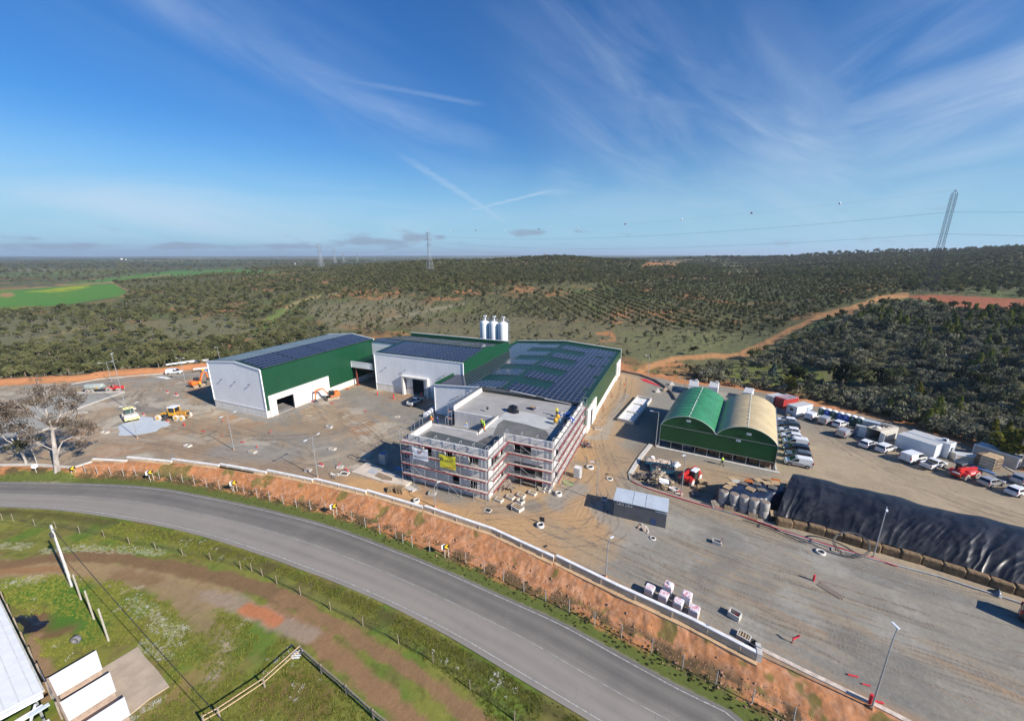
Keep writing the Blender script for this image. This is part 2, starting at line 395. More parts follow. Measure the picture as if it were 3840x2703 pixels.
def height(x,y):
 x=np.asarray(x,float);y=np.asarray(y,float)
 X,Y=cam_xy(x,y);d=-sdist(x,y,YARD);road=Y<np.interp(X,FCX,FCY)
 zr=ROAD_Z*sstep(.2,3.6,d)+np.where(d>.3,(vnoise(x,y,1.2,9,3)-.5)*.35*sstep(.3,1.2,d)*(1-sstep(3.4,4.6,d)),0)+(vnoise(x,y,4,8,3)-.5)*.16*sstep(4.5,9,d)
 w=wild(x,y);berm=1.1*sstep(.4,3.2,d)*(1-sstep(4.5,9,d))*sstep(-5,-20,X)*(.6+.8*vnoise(x,y,7,12,3))
 zb=w*sstep(6,40,d)+berm+(vnoise(x,y,2.2,11,3)-.5)*.5*sstep(.5,2,d)
 zy=(vnoise(x,y,2.5,21,3)-.5)*.07
 return np.where(d<0,zy*sstep(0,1.5,-d),np.where(road,zr,zb))

# --- lines along the road
def road_line(pts):return[g(k,x,y,ROAD_Z)for k,x,y in pts]
E_IN=road_line([('s',-500,1812),('t7',0,1160),('t7',2296,1228),('2',250,1616),('7',50,175),('7',620,378),('7',1000,535),('7',1450,738),('7',1850,920),('7',2267,1150),('8',370,1090),('8',620,1210),('s',2800,2735),('s',3300,2990)])
E_OUT=road_line([('s',-500,1880),('6',0,38),('6',500,66),('6',1050,145),('6',1500,245),('6',1960,388),('6',2267,500),('7',200,575),('7',600,745),('7',1070,985),('7',1570,1280),('7',2120,1610),('s',2440,2820),('s',2800,3060)])
def resample(pts,step,smooth=True):
 P=[Vector(p)for p in pts]
 if smooth:
  q=[]
  for i in range(len(P)-1):
   a,b,c,d=P[max(i-1,0)],P[i],P[i+1],P[min(i+2,len(P)-1)];n=max(2,int((c-b).length/step))
   for k in range(n):
    t=k/n;q.append(.5*((2*b)+(c-a)*t+(2*a-5*b+4*c-d)*t*t+(3*b-a-3*c+d)*t**3))
  q.append(P[-1]);P=q
 return P
def arc_param(P,n):
 L=[0]
 for a,b in zip(P[:-1],P[1:]):L.append(L[-1]+(b-a).length)
 xs=np.linspace(0,L[-1],n);A=np.array([tuple(p)for p in P]);return[Vector(p)for p in np.stack([np.interp(xs,L,A[:,i])for i in range(3)],1)]
RI,RO=arc_param(resample(E_IN,1.5),160),arc_param(resample(E_OUT,1.5),160)
def strip(name,f0,f1,z,mat,uvlen=None):
 m=MB();n=len(RI);vs=[]
 for i in range(n):
  a,b=RI[i],RO[i]
  for f in(f0,f1):p=a+(b-a)*f;vs.append((p.x,p.y,z))
 m.add(vs,[(2*i,2*i+1,2*i+3,2*i+2)for i in range(n-1)]);o=m.build(name,mat)
 uv=o.data.uv_layers.new(name='lane');L=0;S=[]
 for i in range(n):S.append(L);L+=(RI[min(i+1,n-1)]-RI[i]).length
 for lp in o.data.loops:
  k=lp.vertex_index;uv.data[lp.index].uv=(S[k//2],(f0,f1)[k%2])
 o['kind']='structure';return o
def asphalt_mat():
 m=bpy.data.materials.new('asphalt');m.use_nodes=True;t=NT(m.node_tree);t.n.clear()
 tc=t.add('ShaderNodeTexCoord');ob=tc.outputs['Object'];s=t.add('ShaderNodeSeparateXYZ',{0:tc.outputs['UV']})
 along=t.add('ShaderNodeMapping',{'Vector':tc.outputs['UV'],'Scale':(.05,6,1)}).outputs[0]
 n1=t.noise(along,1.0,5,.6);n2=t.noise(ob,.35,5,.6);n3=t.noise(ob,9,4,.7)
 # worn outer lane is paler than the inner one
 lane=t.ramp(s.outputs[1],.40,.56)
 tr=t.math('PINGPONG',t.math('SUBTRACT',s.outputs[1],.02),.125)
 f=t.math('ADD',t.math('MULTIPLY',lane,.48),t.math('ADD',t.math('MULTIPLY',n1,.62),t.math('ADD',t.math('MULTIPLY',n2,.5),t.math('MULTIPLY',tr,1.7))))
 c=t.mix(t.ramp(f,.35,1.4),(.116,.108,.096),(.268,.242,.205))
 cr=t.add('ShaderNodeTexVoronoi',{'Vector':ob,'Scale':.55},feature='DISTANCE_TO_EDGE');crk=t.math('MULTIPLY',t.math('SUBTRACT',1.0,t.ramp(cr.outputs[0],.0,.012)),t.ramp(n2,.5,.62))
 c=t.mix(t.math('MULTIPLY',crk,.5),c,(.04,.038,.036))
 c=t.mix(t.math('MULTIPLY',t.math('SUBTRACT',n3,.5),.9),c,(.30,.28,.26))
 bp=t.add('ShaderNodeBump',{'Strength':.35,'Distance':.02,'Height':n3})
 p=t.add('ShaderNodeBsdfPrincipled',{'Base Color':c,'Roughness':.85,'Normal':bp.outputs[0]});t.add('ShaderNodeOutputMaterial',{0:p.outputs[0]});return m
def line_mat():
 m=bpy.data.materials.new('worn_road_paint');m.use_nodes=True;t=NT(m.node_tree);t.n.clear()
 tc=t.add('ShaderNodeTexCoord');n=t.noise(tc.outputs['Object'],3.5,6,.7)
 c=t.mix(t.ramp(n,.36,.72),(.24,.23,.215),(.56,.55,.52));p=t.add('ShaderNodeBsdfPrincipled',{'Base Color':c,'Roughness':.7});t.add('ShaderNodeOutputMaterial',{0:p.outputs[0]});return m
rz=ROAD_Z+.10
strip('road',-.065,1.085,rz,asphalt_mat())
LM=line_mat()
strip('road_edge_line',-.010,.006,rz+.006,LM);strip('road_edge_line',.988,1.003,rz+.006,LM)
LMC=M('faded_centre_paint',(.30,.29,.275),.8,.35,1.2)
strip('road_centre_line',.505,.517,rz+.006,LMC)

# --- the ground sheet: a fan of quads that starts near the drone's foot point and reaches the horizon
def wild_soil(x,y,X,Y,r,d,ppx,ppy):
 C=np.zeros((len(x),3));n=lambda s,k,o=3:vnoise(x,y,s,k,o);wildm=road=yard=1.0
 def paint(m,col,k=1.0):
  m=np.clip(np.broadcast_to(m,x.shape)*k,0,1)[:,None];C[:]=C*(1-m)+np.array(col,float)*m
 # open country
 C[:]=(.115,.115,.052);paint(n(60,31),(.155,.147,.080),.9);paint(sstep(.45,.7,n(2.2,131,4)),(.07,.075,.035),.6);paint(sstep(.52,.7,n(30,32)),(.10,.135,.045),.8)
 paint(sstep(.60,.70,n(38,33,4))*(r<1500),(.34,.175,.085),.75);paint(sstep(.5,.7,n(9,34)),(.07,.075,.04),.6)
 far=sstep(900,2200,r);paint(far*(.35+.65*sstep(.35,.6,n(330,35,4))),(.05,.062,.038));paint(far*sstep(.58,.66,n(500,36,3)),(.17,.165,.105));paint(far*sstep(.64,.7,n(420,37,3)),(.10,.16,.05),.8)
 def pp(poly,edge=6.0):return sstep(-edge,edge,sdist_near(ppx,ppy,poly,edge))*wildm  # a plot outlined where it lies in the country
 fieldN=(n(12,41)-.5)*10
 paint(pp([(-300,1090),(60,1086),(300,1068),(425,1063),(475,1095),(450,1110),(330,1130),(220,1147),(60,1150),(-300,1155)],5)*(.75+.4*n(30,141)),(.085,.215,.04));paint(pp([(90,1095),(230,1078),(330,1068),(350,1074),(250,1092),(120,1100)],4)*sstep(.35,.55,n(25,42)),(.33,.36,.03),.9)
 paint(pp([(-300,1165),(60,1150),(130,1160),(60,1172),(-300,1185)],3),(.14,.20,.03));paint(pp([(230,1066),(430,1040),(640,1016),(900,1010),(1080,1022),(760,1032),(520,1052),(420,1060)],5),(.085,.20,.04),.9)
 paint(pp([(0,1100),(40,1096),(60,1106),(30,1116),(0,1112)],3),(.36,.2,.1),.8)
 for a in([(420,1060),(470,1085),(520,1100)],[(380,1063),(520,1046),(640,1030)],[(0,1089),(300,1066),(420,1060)]):paint((1-sstep(1.0,2.6,seg_dist(ppx,ppy,a)))*wildm,(.36,.22,.12),.8)
 rows=(np.sin(ppx*.55-ppy*1.4)>.1);paint(pp([(150,1010),(400,1006),(520,1018),(420,1030),(200,1030)],2)*rows,(.16,.17,.06),.8)
 # grey-green meadows, orange cuts, tracks
 for P,c,k in(([(-200,1200),(200,1190),(420,1230),(250,1300),(-200,1300)],(.150,.147,.085),.85),([(430,1225),(700,1190),(960,1200),(1000,1250),(800,1300),(560,1290)],(.155,.153,.088),.9),
     ([(1130,1150),(1500,1110),(1680,1160),(1500,1220),(1250,1240)],(.18,.17,.105),.8),([(1400,1190),(2400,1170),(2600,1240),(2500,1330),(1700,1290)],(.145,.134,.08),.85),
     ([(2650,1380),(2900,1350),(3100,1400),(3080,1460),(2800,1450)],(.135,.155,.045),.9),([(2300,1240),(2850,1240),(3050,1250),(2900,1330),(2400,1360)],(.145,.15,.075),.85)):paint(pp(P,14)*(.5+n(14,43)),c,k)
 orn=sstep(.42,.6,n(7,44))
 for P in([(1270,1085),(1480,1078),(1560,1105),(1400,1125),(1300,1110)],[(1000,1046),(1170,1040),(1160,1052),(1010,1056)],[(1950,1090),(2140,1085),(2130,1108),(1960,1112)],[(2230,1235),(2300,1230),(2310,1280),(2250,1282)],[(2290,1165),(2330,1160),(2400,1200),(2300,1215)],
              [(2440,978),(2580,975),(2520,1000),(2400,1003)],[(2460,1350),(2560,1345),(2560,1385),(2480,1390)],[(1230,1105),(1300,1095),(1330,1110),(1240,1120)],[(1700,1085),(1800,1080),(1800,1100),(1720,1105)],[(660,1320),(900,1260),(960,1262),(800,1330)]):paint(pp(P,5)*orn,(.40,.185,.085),.85)
 paint(pp([(3380,1110),(3500,1105),(3900,1125),(3900,1165),(3640,1158),(3480,1128)],3),(.30,.105,.06),.95)
 n5=n(5,45)
 tr=lambda a,w,c,k=.9:paint((1-sstep(w*.5,w,near(ppx,ppy,a,w*2)+(n5-.5)*w*.8))*wildm,c,k)
 tr([(3400,1108),(3300,1118),(3200,1155),(3080,1185),(2960,1240),(2830,1305),(2750,1335),(2640,1335),(2500,1350),(2400,1390)],12,(.42,.225,.105),1.0);tr([(2960,1240),(2880,1290),(2780,1332)],13,(.42,.225,.105),.9)
 tr([(960,1215),(1030,1190),(1100,1140),(1180,1115),(1260,1100)],8,(.30,.25,.12));tr([(960,1250),(1010,1200),(1060,1165)],16,(.13,.19,.05),.8);tr([(1450,1200),(1600,1165),(1740,1140)],6,(.24,.215,.16),.8);tr([(0,1320),(200,1255),(420,1210)],8,(.27,.22,.11),.7)
 paint(wildm*(1-sstep(2.5,7.0,-d))*(.8+.5*n(3,46)),(.47,.215,.105));paint(wildm*(1-sstep(2,14,-d))*sstep(.5,.62,n(5,47)),(.36,.17,.085),.7)
 return C
def road_soil(x,y,X,Y,r,d,ppx,ppy):
 C=np.zeros((len(x),3));n=lambda s,k,o=3:vnoise(x,y,s,k,o);wildm=road=yard=1.0
 def paint(m,col,k=1.0):
  m=np.clip(np.broadcast_to(m,x.shape)*k,0,1)[:,None];C[:]=C*(1-m)+np.array(col,float)*m
 # ---- road side: embankment, verges, fields
 s_in=seg_dist(x,y,RI[::3]);s_out=seg_dist(x,y,RO[::3]);past=s_out<s_in
 green=np.array((.115,.145,.035));C[:]=green
 pr=lambda m,c,k=1.0:paint(m*road,c,k)
 dis=sstep(-62,-15,x)  # the cut turns from orange earth to reddish rubble
 pr(~past*sstep(2.0,3.0,s_in+(n(1.3,51)-.5)*2.2),(.43,.19,.085));pr(~past*sstep(2.6,3.4,s_in)*dis*n(1.1,52),(.44,.22,.13),.9);pr(~past*sstep(2.4,4,s_in)*sstep(.5,.62,n(.45,53,2)),(.50,.31,.22),.4);pr(~past*sstep(2.4,4,s_in)*(1-sstep(.36,.46,n(.5,54,2))),(.24,.11,.055),.4)
 pr(~past*sstep(1.4,2.6,s_in)*(1-sstep(3.6,4.8,s_in))*sstep(.42,.56,n(1.6,55)),(.09,.07,.038),.9);pr(~past*sstep(3,4,s_in)*sstep(.62,.7,n(2.2,56)),(.09,.12,.03),.7)
 pr(~past*(1-sstep(.9,2.3,s_in+(n(.8,57)-.5)))*(.5+n(1,58)),(.10,.125,.035));pr((1-sstep(.25,.75,np.minimum(s_in,s_out)+(n(.5,59)-.5)*.5)),(.27,.235,.19),.85)
 pr(past*(.4+.6*n(6,61)),(.205,.205,.048));pr(past*sstep(.5,.72,n(3.5,62)),(.085,.165,.025),.7);pr(past*sstep(.55,.7,n(2.4,63)),(.17,.135,.055),.6);pr(past*(1-sstep(.3,.42,n(.7,64,2))),(.075,.085,.022),.4)
 pr(past*sstep(.5,1.4,s_out)*(1-sstep(1.6,3.2,s_out+(n(1.2,65)-.5)*1.5)),(.075,.068,.026),.75)
 nw=n(1.1,66)-.5
 def gl(k,pts,w,soft,col,kk=.9,wob=1.0):q=near(x,y,gs(k,pts,ROAD_Z),w+soft+wob)+nw*wob;pr(1-sstep(w-soft,w+soft,q),col,kk)
 brown,tan,redd=(.185,.118,.066),(.30,.21,.125),(.33,.15,.075)
 gl('6',[(-200,480),(0,520),(300,478),(560,500),(900,520),(1150,560),(1400,640),(1600,720)],1.9,1.0,tan,.9,2.0)
 gl('6',[(-200,470),(0,478),(250,440),(500,410),(780,412),(1000,440),(1300,500),(1600,560),(1850,620),(2100,720),(2267,800)],.95,.3,brown,1.0);gl('6',[(0,520),(300,500),(500,500)],.5,.3,(.27,.15,.075),.8)
 gl('7',[(-200,690),(0,810),(200,910),(480,1080),(800,1280),(1100,1500),(1300,1650)],.75,.3,(.23,.145,.08),1.0);gl('7',[(-300,810),(-100,880),(0,980),(200,1130),(500,1380),(700,1560),(800,1650)],.95,.4,(.245,.15,.085),1.0)
 gl('6',[(1500,690),(1700,740),(1900,830),(2100,920),(2267,1000)],.9,.5,(.30,.235,.19),.85);gl('6',[(1800,790),(1950,840),(2030,885)],.75,.4,(.45,.17,.08),.9,.5)
 gl('6',[(1000,570),(1200,620),(1350,700),(1420,800),(1500,900),(1620,980),(1640,1080),(1560,1300)],1.0,.8,(.26,.19,.115),.75,1.6);gl('6',[(1560,1280),(1660,1120),(1640,1000)],.5,.3,(.36,.30,.25),.7);gl('6',[(860,540),(1000,560),(1150,590)],.8,.5,(.2,.125,.07),.7)
 gl('6',[(250,870),(330,980),(420,960),(520,930)],.9,.4,(.165,.098,.06),.95);gl('6',[(250,1000),(260,1150),(320,1300),(340,1450)],.55,.3,(.27,.175,.115),.9);gl('6',[(1350,1350),(1300,1450),(1100,1500)],1.1,.6,(.24,.165,.075),.7);gl('6',[(1950,1450),(2150,1350),(2267,1500)],1.6,1.0,(.15,.095,.045),.7,2)
 pr(past*(1-sstep(.8,2.4,seg_dist(x,y,gs('6',[(330,640),(560,700),(500,860)],ROAD_Z)))),(.045,.145,.018),.75);pr(past*(1-sstep(.5,1.8,seg_dist(x,y,gs('6',[(150,700),(450,650),(620,800),(700,980)],ROAD_Z)))),(.05,.15,.02),.7)
 # daisies: small white speckle in drifts
 nd=n(.8,68)-.5;speck=(RNG.random(len(x))>.35)*.45
 for k,pts,w in(('6',[(970,730),(1060,800),(1150,850),(1200,900)],.5),('6',[(1150,900),(1250,930),(1330,960),(1260,1020)],.6),('6',[(1040,1060),(1130,1090),(1220,1140)],.5),('6',[(900,670),(1020,640)],.3),('6',[(1750,920),(1830,870)],.3),
                      ('6',[(320,370),(600,350),(900,365),(1180,385)],.6),('6',[(0,330),(200,340)],.7),('6',[(60,600),(300,570)],.6),('6',[(960,1590),(1050,1520),(1170,1470)],.4),
                      ):
  q=near(x,y,gs(k,pts,ROAD_Z),w+1)+nd*.7;pr((q<w)*speck,(.50,.49,.40),.8)
 return C
def yard_soil(x,y,X,Y,r,d,ppx,ppy):
 C=np.zeros((len(x),3));n=lambda s,k,o=3:vnoise(x,y,s,k,o);wildm=road=yard=1.0
 def paint(m,col,k=1.0):
  m=np.clip(np.broadcast_to(m,x.shape)*k,0,1)[:,None];C[:]=C*(1-m)+np.array(col,float)*m
 # ---- the yard
 rot=lambda a:(x*math.cos(a)+y*math.sin(a),-x*math.sin(a)+y*math.cos(a))
 def streak(a,sl,sw,seed):u,v=rot(a);v=v+1.2*(vnoise(x,y,18,seed+300,2)-.5);return vnoise(u/sl*sw,v,sw,seed,4,.6)
 grey,dirt,sand,red=(.245,.232,.213),(.335,.252,.178),(.40,.262,.145),(.36,.18,.10)
 py=lambda m,c,k=1.0:paint(m*yard,c,k)
 C[:]=grey;st1=streak(R(-16),24,1.1,71);st2=streak(R(55),8,1.2,72);st3=streak(R(-28),8,1.3,73)
 leftz=sstep(-22,-34,x);py(leftz*(.5+.6*sstep(.35,.62,n(11,74))),dirt,.9);py(leftz*sstep(.52,.68,st3),(.22,.215,.205),.75);py(leftz*sstep(.56,.7,st2),(.40,.34,.27),.65);py(leftz*sstep(.62,.72,n(6,75,4)),(.46,.42,.37),.6)
 py(leftz*(1-sstep(.30,.40,st3)),(.19,.15,.115),.5);py(leftz*sstep(.64,.7,n(9,76,3)),(.34,.195,.115),.55)
 rightz=sstep(-12,-2,x)*(1-sstep(58,62,y+.26*(x-18)));tracks=sstep(.46,.66,st1+.10*(n(6,77)-.5))
 band=np.exp(-((y+.27*x-50)/5.5)**2)*sstep(-4,8,x)+np.exp(-((y+.27*x-40)/3.0)**2)*.8+(1-sstep(-6,4,x))*.7;py(rightz*tracks*band,(.315,.250,.185),.75);py(rightz*sstep(.6,.74,streak(R(-16),30,.8,78))*(.35+.65*n(9,178)),(.34,.30,.25),.5);py(rightz*(1-sstep(.3,.45,streak(R(-14),14,1.4,79)))*n(7,179),(.165,.165,.165),.7);py(rightz*sstep(.66,.74,streak(R(-15),26,.7,80))*band,(.33,.20,.115),.45);py(rightz*sstep(.56,.68,n(5,180,4)),(.31,.305,.295),.6);py(rightz*sstep(.6,.7,n(8,181,4)),(.17,.168,.165),.6);py(leftz*sstep(.62,.7,n(4.5,182,4)),(.44,.40,.35),.6);py(leftz*sstep(.64,.72,n(6,183,4)),(.19,.175,.16),.6)
 lot=sstep(58,62,y+.26*(x-18))*sstep(17,20,x);py(lot,(.345,.285,.215));py(lot*sstep(.45,.65,n(5,81)),(.30,.245,.185),.7);py(lot*sstep(86,104,y+.5*(x-36)+(n(5,82)-.5)*9),(.215,.195,.175),.85);py(lot*(1-sstep(.3,.42,st1)),(.25,.20,.15),.5)
 nw=n(1.6,83)-.5
 def yl(k,pts,w,soft,col,kk=.9,wob=1.2):q=near(x,y,gs(k,pts,0),w+soft+wob)+nw*wob;py(1-sstep(w-soft,w+soft,q),col,kk)
 # sandy haul road between the hall, the new building and the green tent
 yl('s',[(2345,1420),(2330,1500),(2250,1600),(2220,1680),(2240,1760),(2150,1860),(2000,1920),(1800,1940)],5.2,3.0,(.37,.255,.16),.95,3);yl('s',[(2280,1700),(2400,1740),(2560,1760),(2800,1820),(3000,1870),(3200,1880)],4.2,2.2,(.335,.25,.17),.9,2);yl('s',[(2180,1640),(2200,1700),(2160,1750)],2.2,1.2,sand,.8,2.5)
 yl('s',[(1240,1800),(1330,1810),(1460,1840),(1540,1870)],1.9,.8,(.47,.29,.15),.95,.6);yl('s',[(1560,1880),(1680,1910),(1760,1940)],1.1,.6,(.47,.285,.145),.9,1);yl('s',[(1640,1840),(1780,1900),(1900,1920),(2000,1900)],1.5,.9,(.225,.215,.205),.9,1.5);yl('s',[(1900,1830),(1980,1840),(2040,1850)],1.7,.9,(.40,.285,.18),.85,1)
 yl('s',[(1760,1960),(1900,1990),(2100,2030),(2250,1960)],4.5,2.5,(.41,.27,.155),.9,3);yl('s',[(2050,1970),(2200,2060),(2260,2080)],1.6,1.0,(.33,.255,.18),.7,2);yl('s',[(2260,1900),(2330,1990),(2420,2010)],1.8,1.0,(.27,.265,.26),.8,2);yl('s',[(2480,1850),(2700,1920),(2900,1990)],2.3,1.2,(.29,.235,.175),.7,2)
 yl('s',[(2170,1830),(2100,1860),(2080,1890)],1.6,.9,(.27,.262,.255),.8,1.5);yl('s',[(2210,1640),(2260,1640),(2300,1560),(2345,1480)],1.1,.6,(.30,.285,.27),.7,1);yl('s',[(2130,1740),(2180,1740)],1.6,1.0,(.235,.20,.17),.7,2)
 yl('s',[(2420,1560),(2560,1640),(2450,1700)],4.5,2.5,(.20,.165,.14),.75,3);yl('s',[(2360,1870),(2430,1900)],1,.6,(.24,.2,.17),.6);yl('s',[(2480,1790),(2600,1840),(2800,1870)],2.6,1.4,(.255,.185,.13),.7,2)
 yl('s',[(1180,1470),(1300,1480),(1420,1520),(1550,1560)],5,3,(.20,.195,.188),.75,4);yl('s',[(820,1530),(900,1552),(1000,1578)],.9,.5,(.25,.245,.24),.9,.8);yl('s',[(1010,1578),(1180,1510),(1320,1440)],1.0,.6,(.235,.23,.225),.9,.8);yl('s',[(1330,1425),(1300,1455)],1.4,.8,(.42,.24,.12),.8,1)
 yl('s',[(420,1640),(700,1680),(1000,1740),(1250,1790)],2.6,1.8,(.275,.20,.145),.8,2);yl('s',[(560,1560),(760,1600),(1000,1620),(1250,1600)],3,2,(.285,.215,.155),.75,3);yl('s',[(830,1690),(960,1700),(1080,1700)],3.0,1.6,(.245,.238,.23),.75,2);yl('s',[(380,1620),(480,1650),(560,1650)],1.6,1,(.35,.30,.25),.6,2);yl('s',[(640,1640),(720,1650)],1.6,.8,(.38,.33,.275),.7,2)
 yl('s',[(460,1530),(600,1540)],1.6,.9,(.175,.17,.17),.7,1.5);yl('s',[(300,1440),(600,1420),(780,1400)],2.2,1.2,(.225,.22,.215),.8,1.5);yl('s',[(470,1430),(620,1432),(640,1420)],1.2,.7,(.30,.27,.235),.7,1);yl('s',[(1000,1870-240),(1100,1640),(1250,1680)],2,1.2,(.22,.21,.20),.5,2)
 gp=sstep(-.3,.3,sdist_near(x,y,gs('1',[(590,830),(1105,652),(560,652),(250,790),(300,860)]),2)+(n(1,84)-.5));py(gp,(.30,.305,.305),.95);gp=sstep(-.3,.3,sdist_near(x,y,gs('1',[(330,850),(560,850),(360,1000),(0,1080),(-400,1100),(-400,900)]),2));py(gp,(.30,.305,.305),.9)
 py(1-sstep(.2,1.4,d+(n(1,85)-.5)*1.0)*1.0,(.34,.21,.125),.6)
 # tyre marks: fine ridges along the runs of the machines
 nr_=n(4,86)
 def ruts(k,pts,w,period,amt):
  P=gs(k,pts,0);q=near(x,y,P,w+1);m=(1-sstep(w-.3,w+.3,q))*yard;s=np.sin(np.minimum(q,99)*2*math.pi/period+nr_*9)*np.clip(nr_*2.2-.6,0,1);C[:]=C*(1+(s*amt*m)[:,None]*.28)
 for a in(('s',[(1100,1560),(1250,1590),(1400,1600)],3.5,1.1,.5),('s',[(2345,1420),(2330,1500),(2250,1600),(2220,1680),(2240,1760),(2150,1860),(2000,1920),(1800,1940)],2.4,.8,.35),('s',[(1800,1960),(2000,1990),(2200,1960),(2250,1850)],2.6,.75,.35),('s',[(420,1640),(700,1680),(1000,1740)],2.4,.9,.28),
              ('s',[(560,1560),(760,1600),(1000,1620)],2.4,.9,.25),('s',[(2700,2300),(2850,2420)],1.2,.45,.35)):ruts(*a)
 return C
def build_ground():
 nt,nr=1240,830
 th=np.linspace(R(-66),R(66),nt);dep=np.concatenate([np.linspace(R(74),R(2.2),nr-90),np.geomspace(R(2.15),R(.16),90)])
 rr=(H+3)/np.tan(dep);rr[-1]=16000
 X=(np.sin(th)[None,:]*rr[:,None]).ravel();Y=(np.cos(th)[None,:]*rr[:,None]).ravel()
 x=X*CA-Y*SA;y=X*SA+Y*CA;r=np.hypot(X,Y)
 z=height(x,y)
 d=sdist(x,y,YARD);road=(Y<np.interp(X,FCX,FCY))&(d<0);yard=d>0;ppx,ppy=px_of(x,y,z);C=np.zeros((len(x),3));n=lambda s,k,o=3:vnoise(x,y,s,k,o)
 for m,fn in(((~road)&(~yard),wild_soil),(road,road_soil),(yard,yard_soil)):C[m]=fn(x[m],y[m],X[m],Y[m],r[m],d[m],ppx[m],ppy[m])
 g1=.93+.15*n(.35,87,2);C*=np.where(yard|road,g1,1)[:,None]
 me=bpy.data.meshes.new('ground');nv=len(x);me.vertices.add(nv);me.vertices.foreach_set('co',np.stack([x,y,z],1).astype(np.float32).ravel())
 ii=np.arange(nr-1)[:,None]*nt+np.arange(nt-1)[None,:];q=np.stack([ii,ii+nt,ii+nt+1,ii+1],-1).reshape(-1,4);q=q[:,::-1]
 nf=len(q);me.loops.add(nf*4);me.polygons.add(nf);me.loops.foreach_set('vertex_index',q.astype(np.int32).ravel());me.polygons.foreach_set('loop_start',np.arange(nf,dtype=np.int32)*4);me.polygons.foreach_set('loop_total',np.full(nf,4,np.int32));me.polygons.foreach_set('use_smooth',np.ones(nf,bool));me.update()
 at=me.color_attributes.new('soil','FLOAT_COLOR','POINT');C*=np.array((1.02,.99,.89));at.data.foreach_set('color',np.concatenate([np.clip(C,0,1),np.ones((nv,1))],1).astype(np.float32).ravel())
 m=bpy.data.materials.new('soil');m.use_nodes=True;t=NT(m.node_tree);t.n.clear();a=t.add('ShaderNodeAttribute',attribute_name='soil')
 tc=t.add('ShaderNodeTexCoord');nn=t.noise(tc.outputs['Object'],2.2,8,.72);n2=t.noise(tc.outputs['Object'],14,4,.7)
 n3=t.noise(tc.outputs['Object'],.55,6,.7);k=t.math('ADD',.52,t.math('ADD',t.math('MULTIPLY',nn,.42),t.math('ADD',t.math('MULTIPLY',n2,.26),t.math('MULTIPLY',n3,.28))))
 vm=t.add('ShaderNodeVectorMath',{0:a.outputs['Color'],'Scale':k},operation='SCALE')
 bp=t.add('ShaderNodeBump',{'Strength':.5,'Distance':.12,'Height':nn})
 p=t.add('ShaderNodeBsdfPrincipled',{'Base Color':vm.outputs[0],'Roughness':.95,'Specular IOR Level':.15,'Normal':bp.outputs[0]});t.add('ShaderNodeOutputMaterial',{0:p.outputs[0]})
 me.materials.append(m);o=bpy.data.objects.new('ground',me);link(o);o['kind']='structure';return o
build_ground()

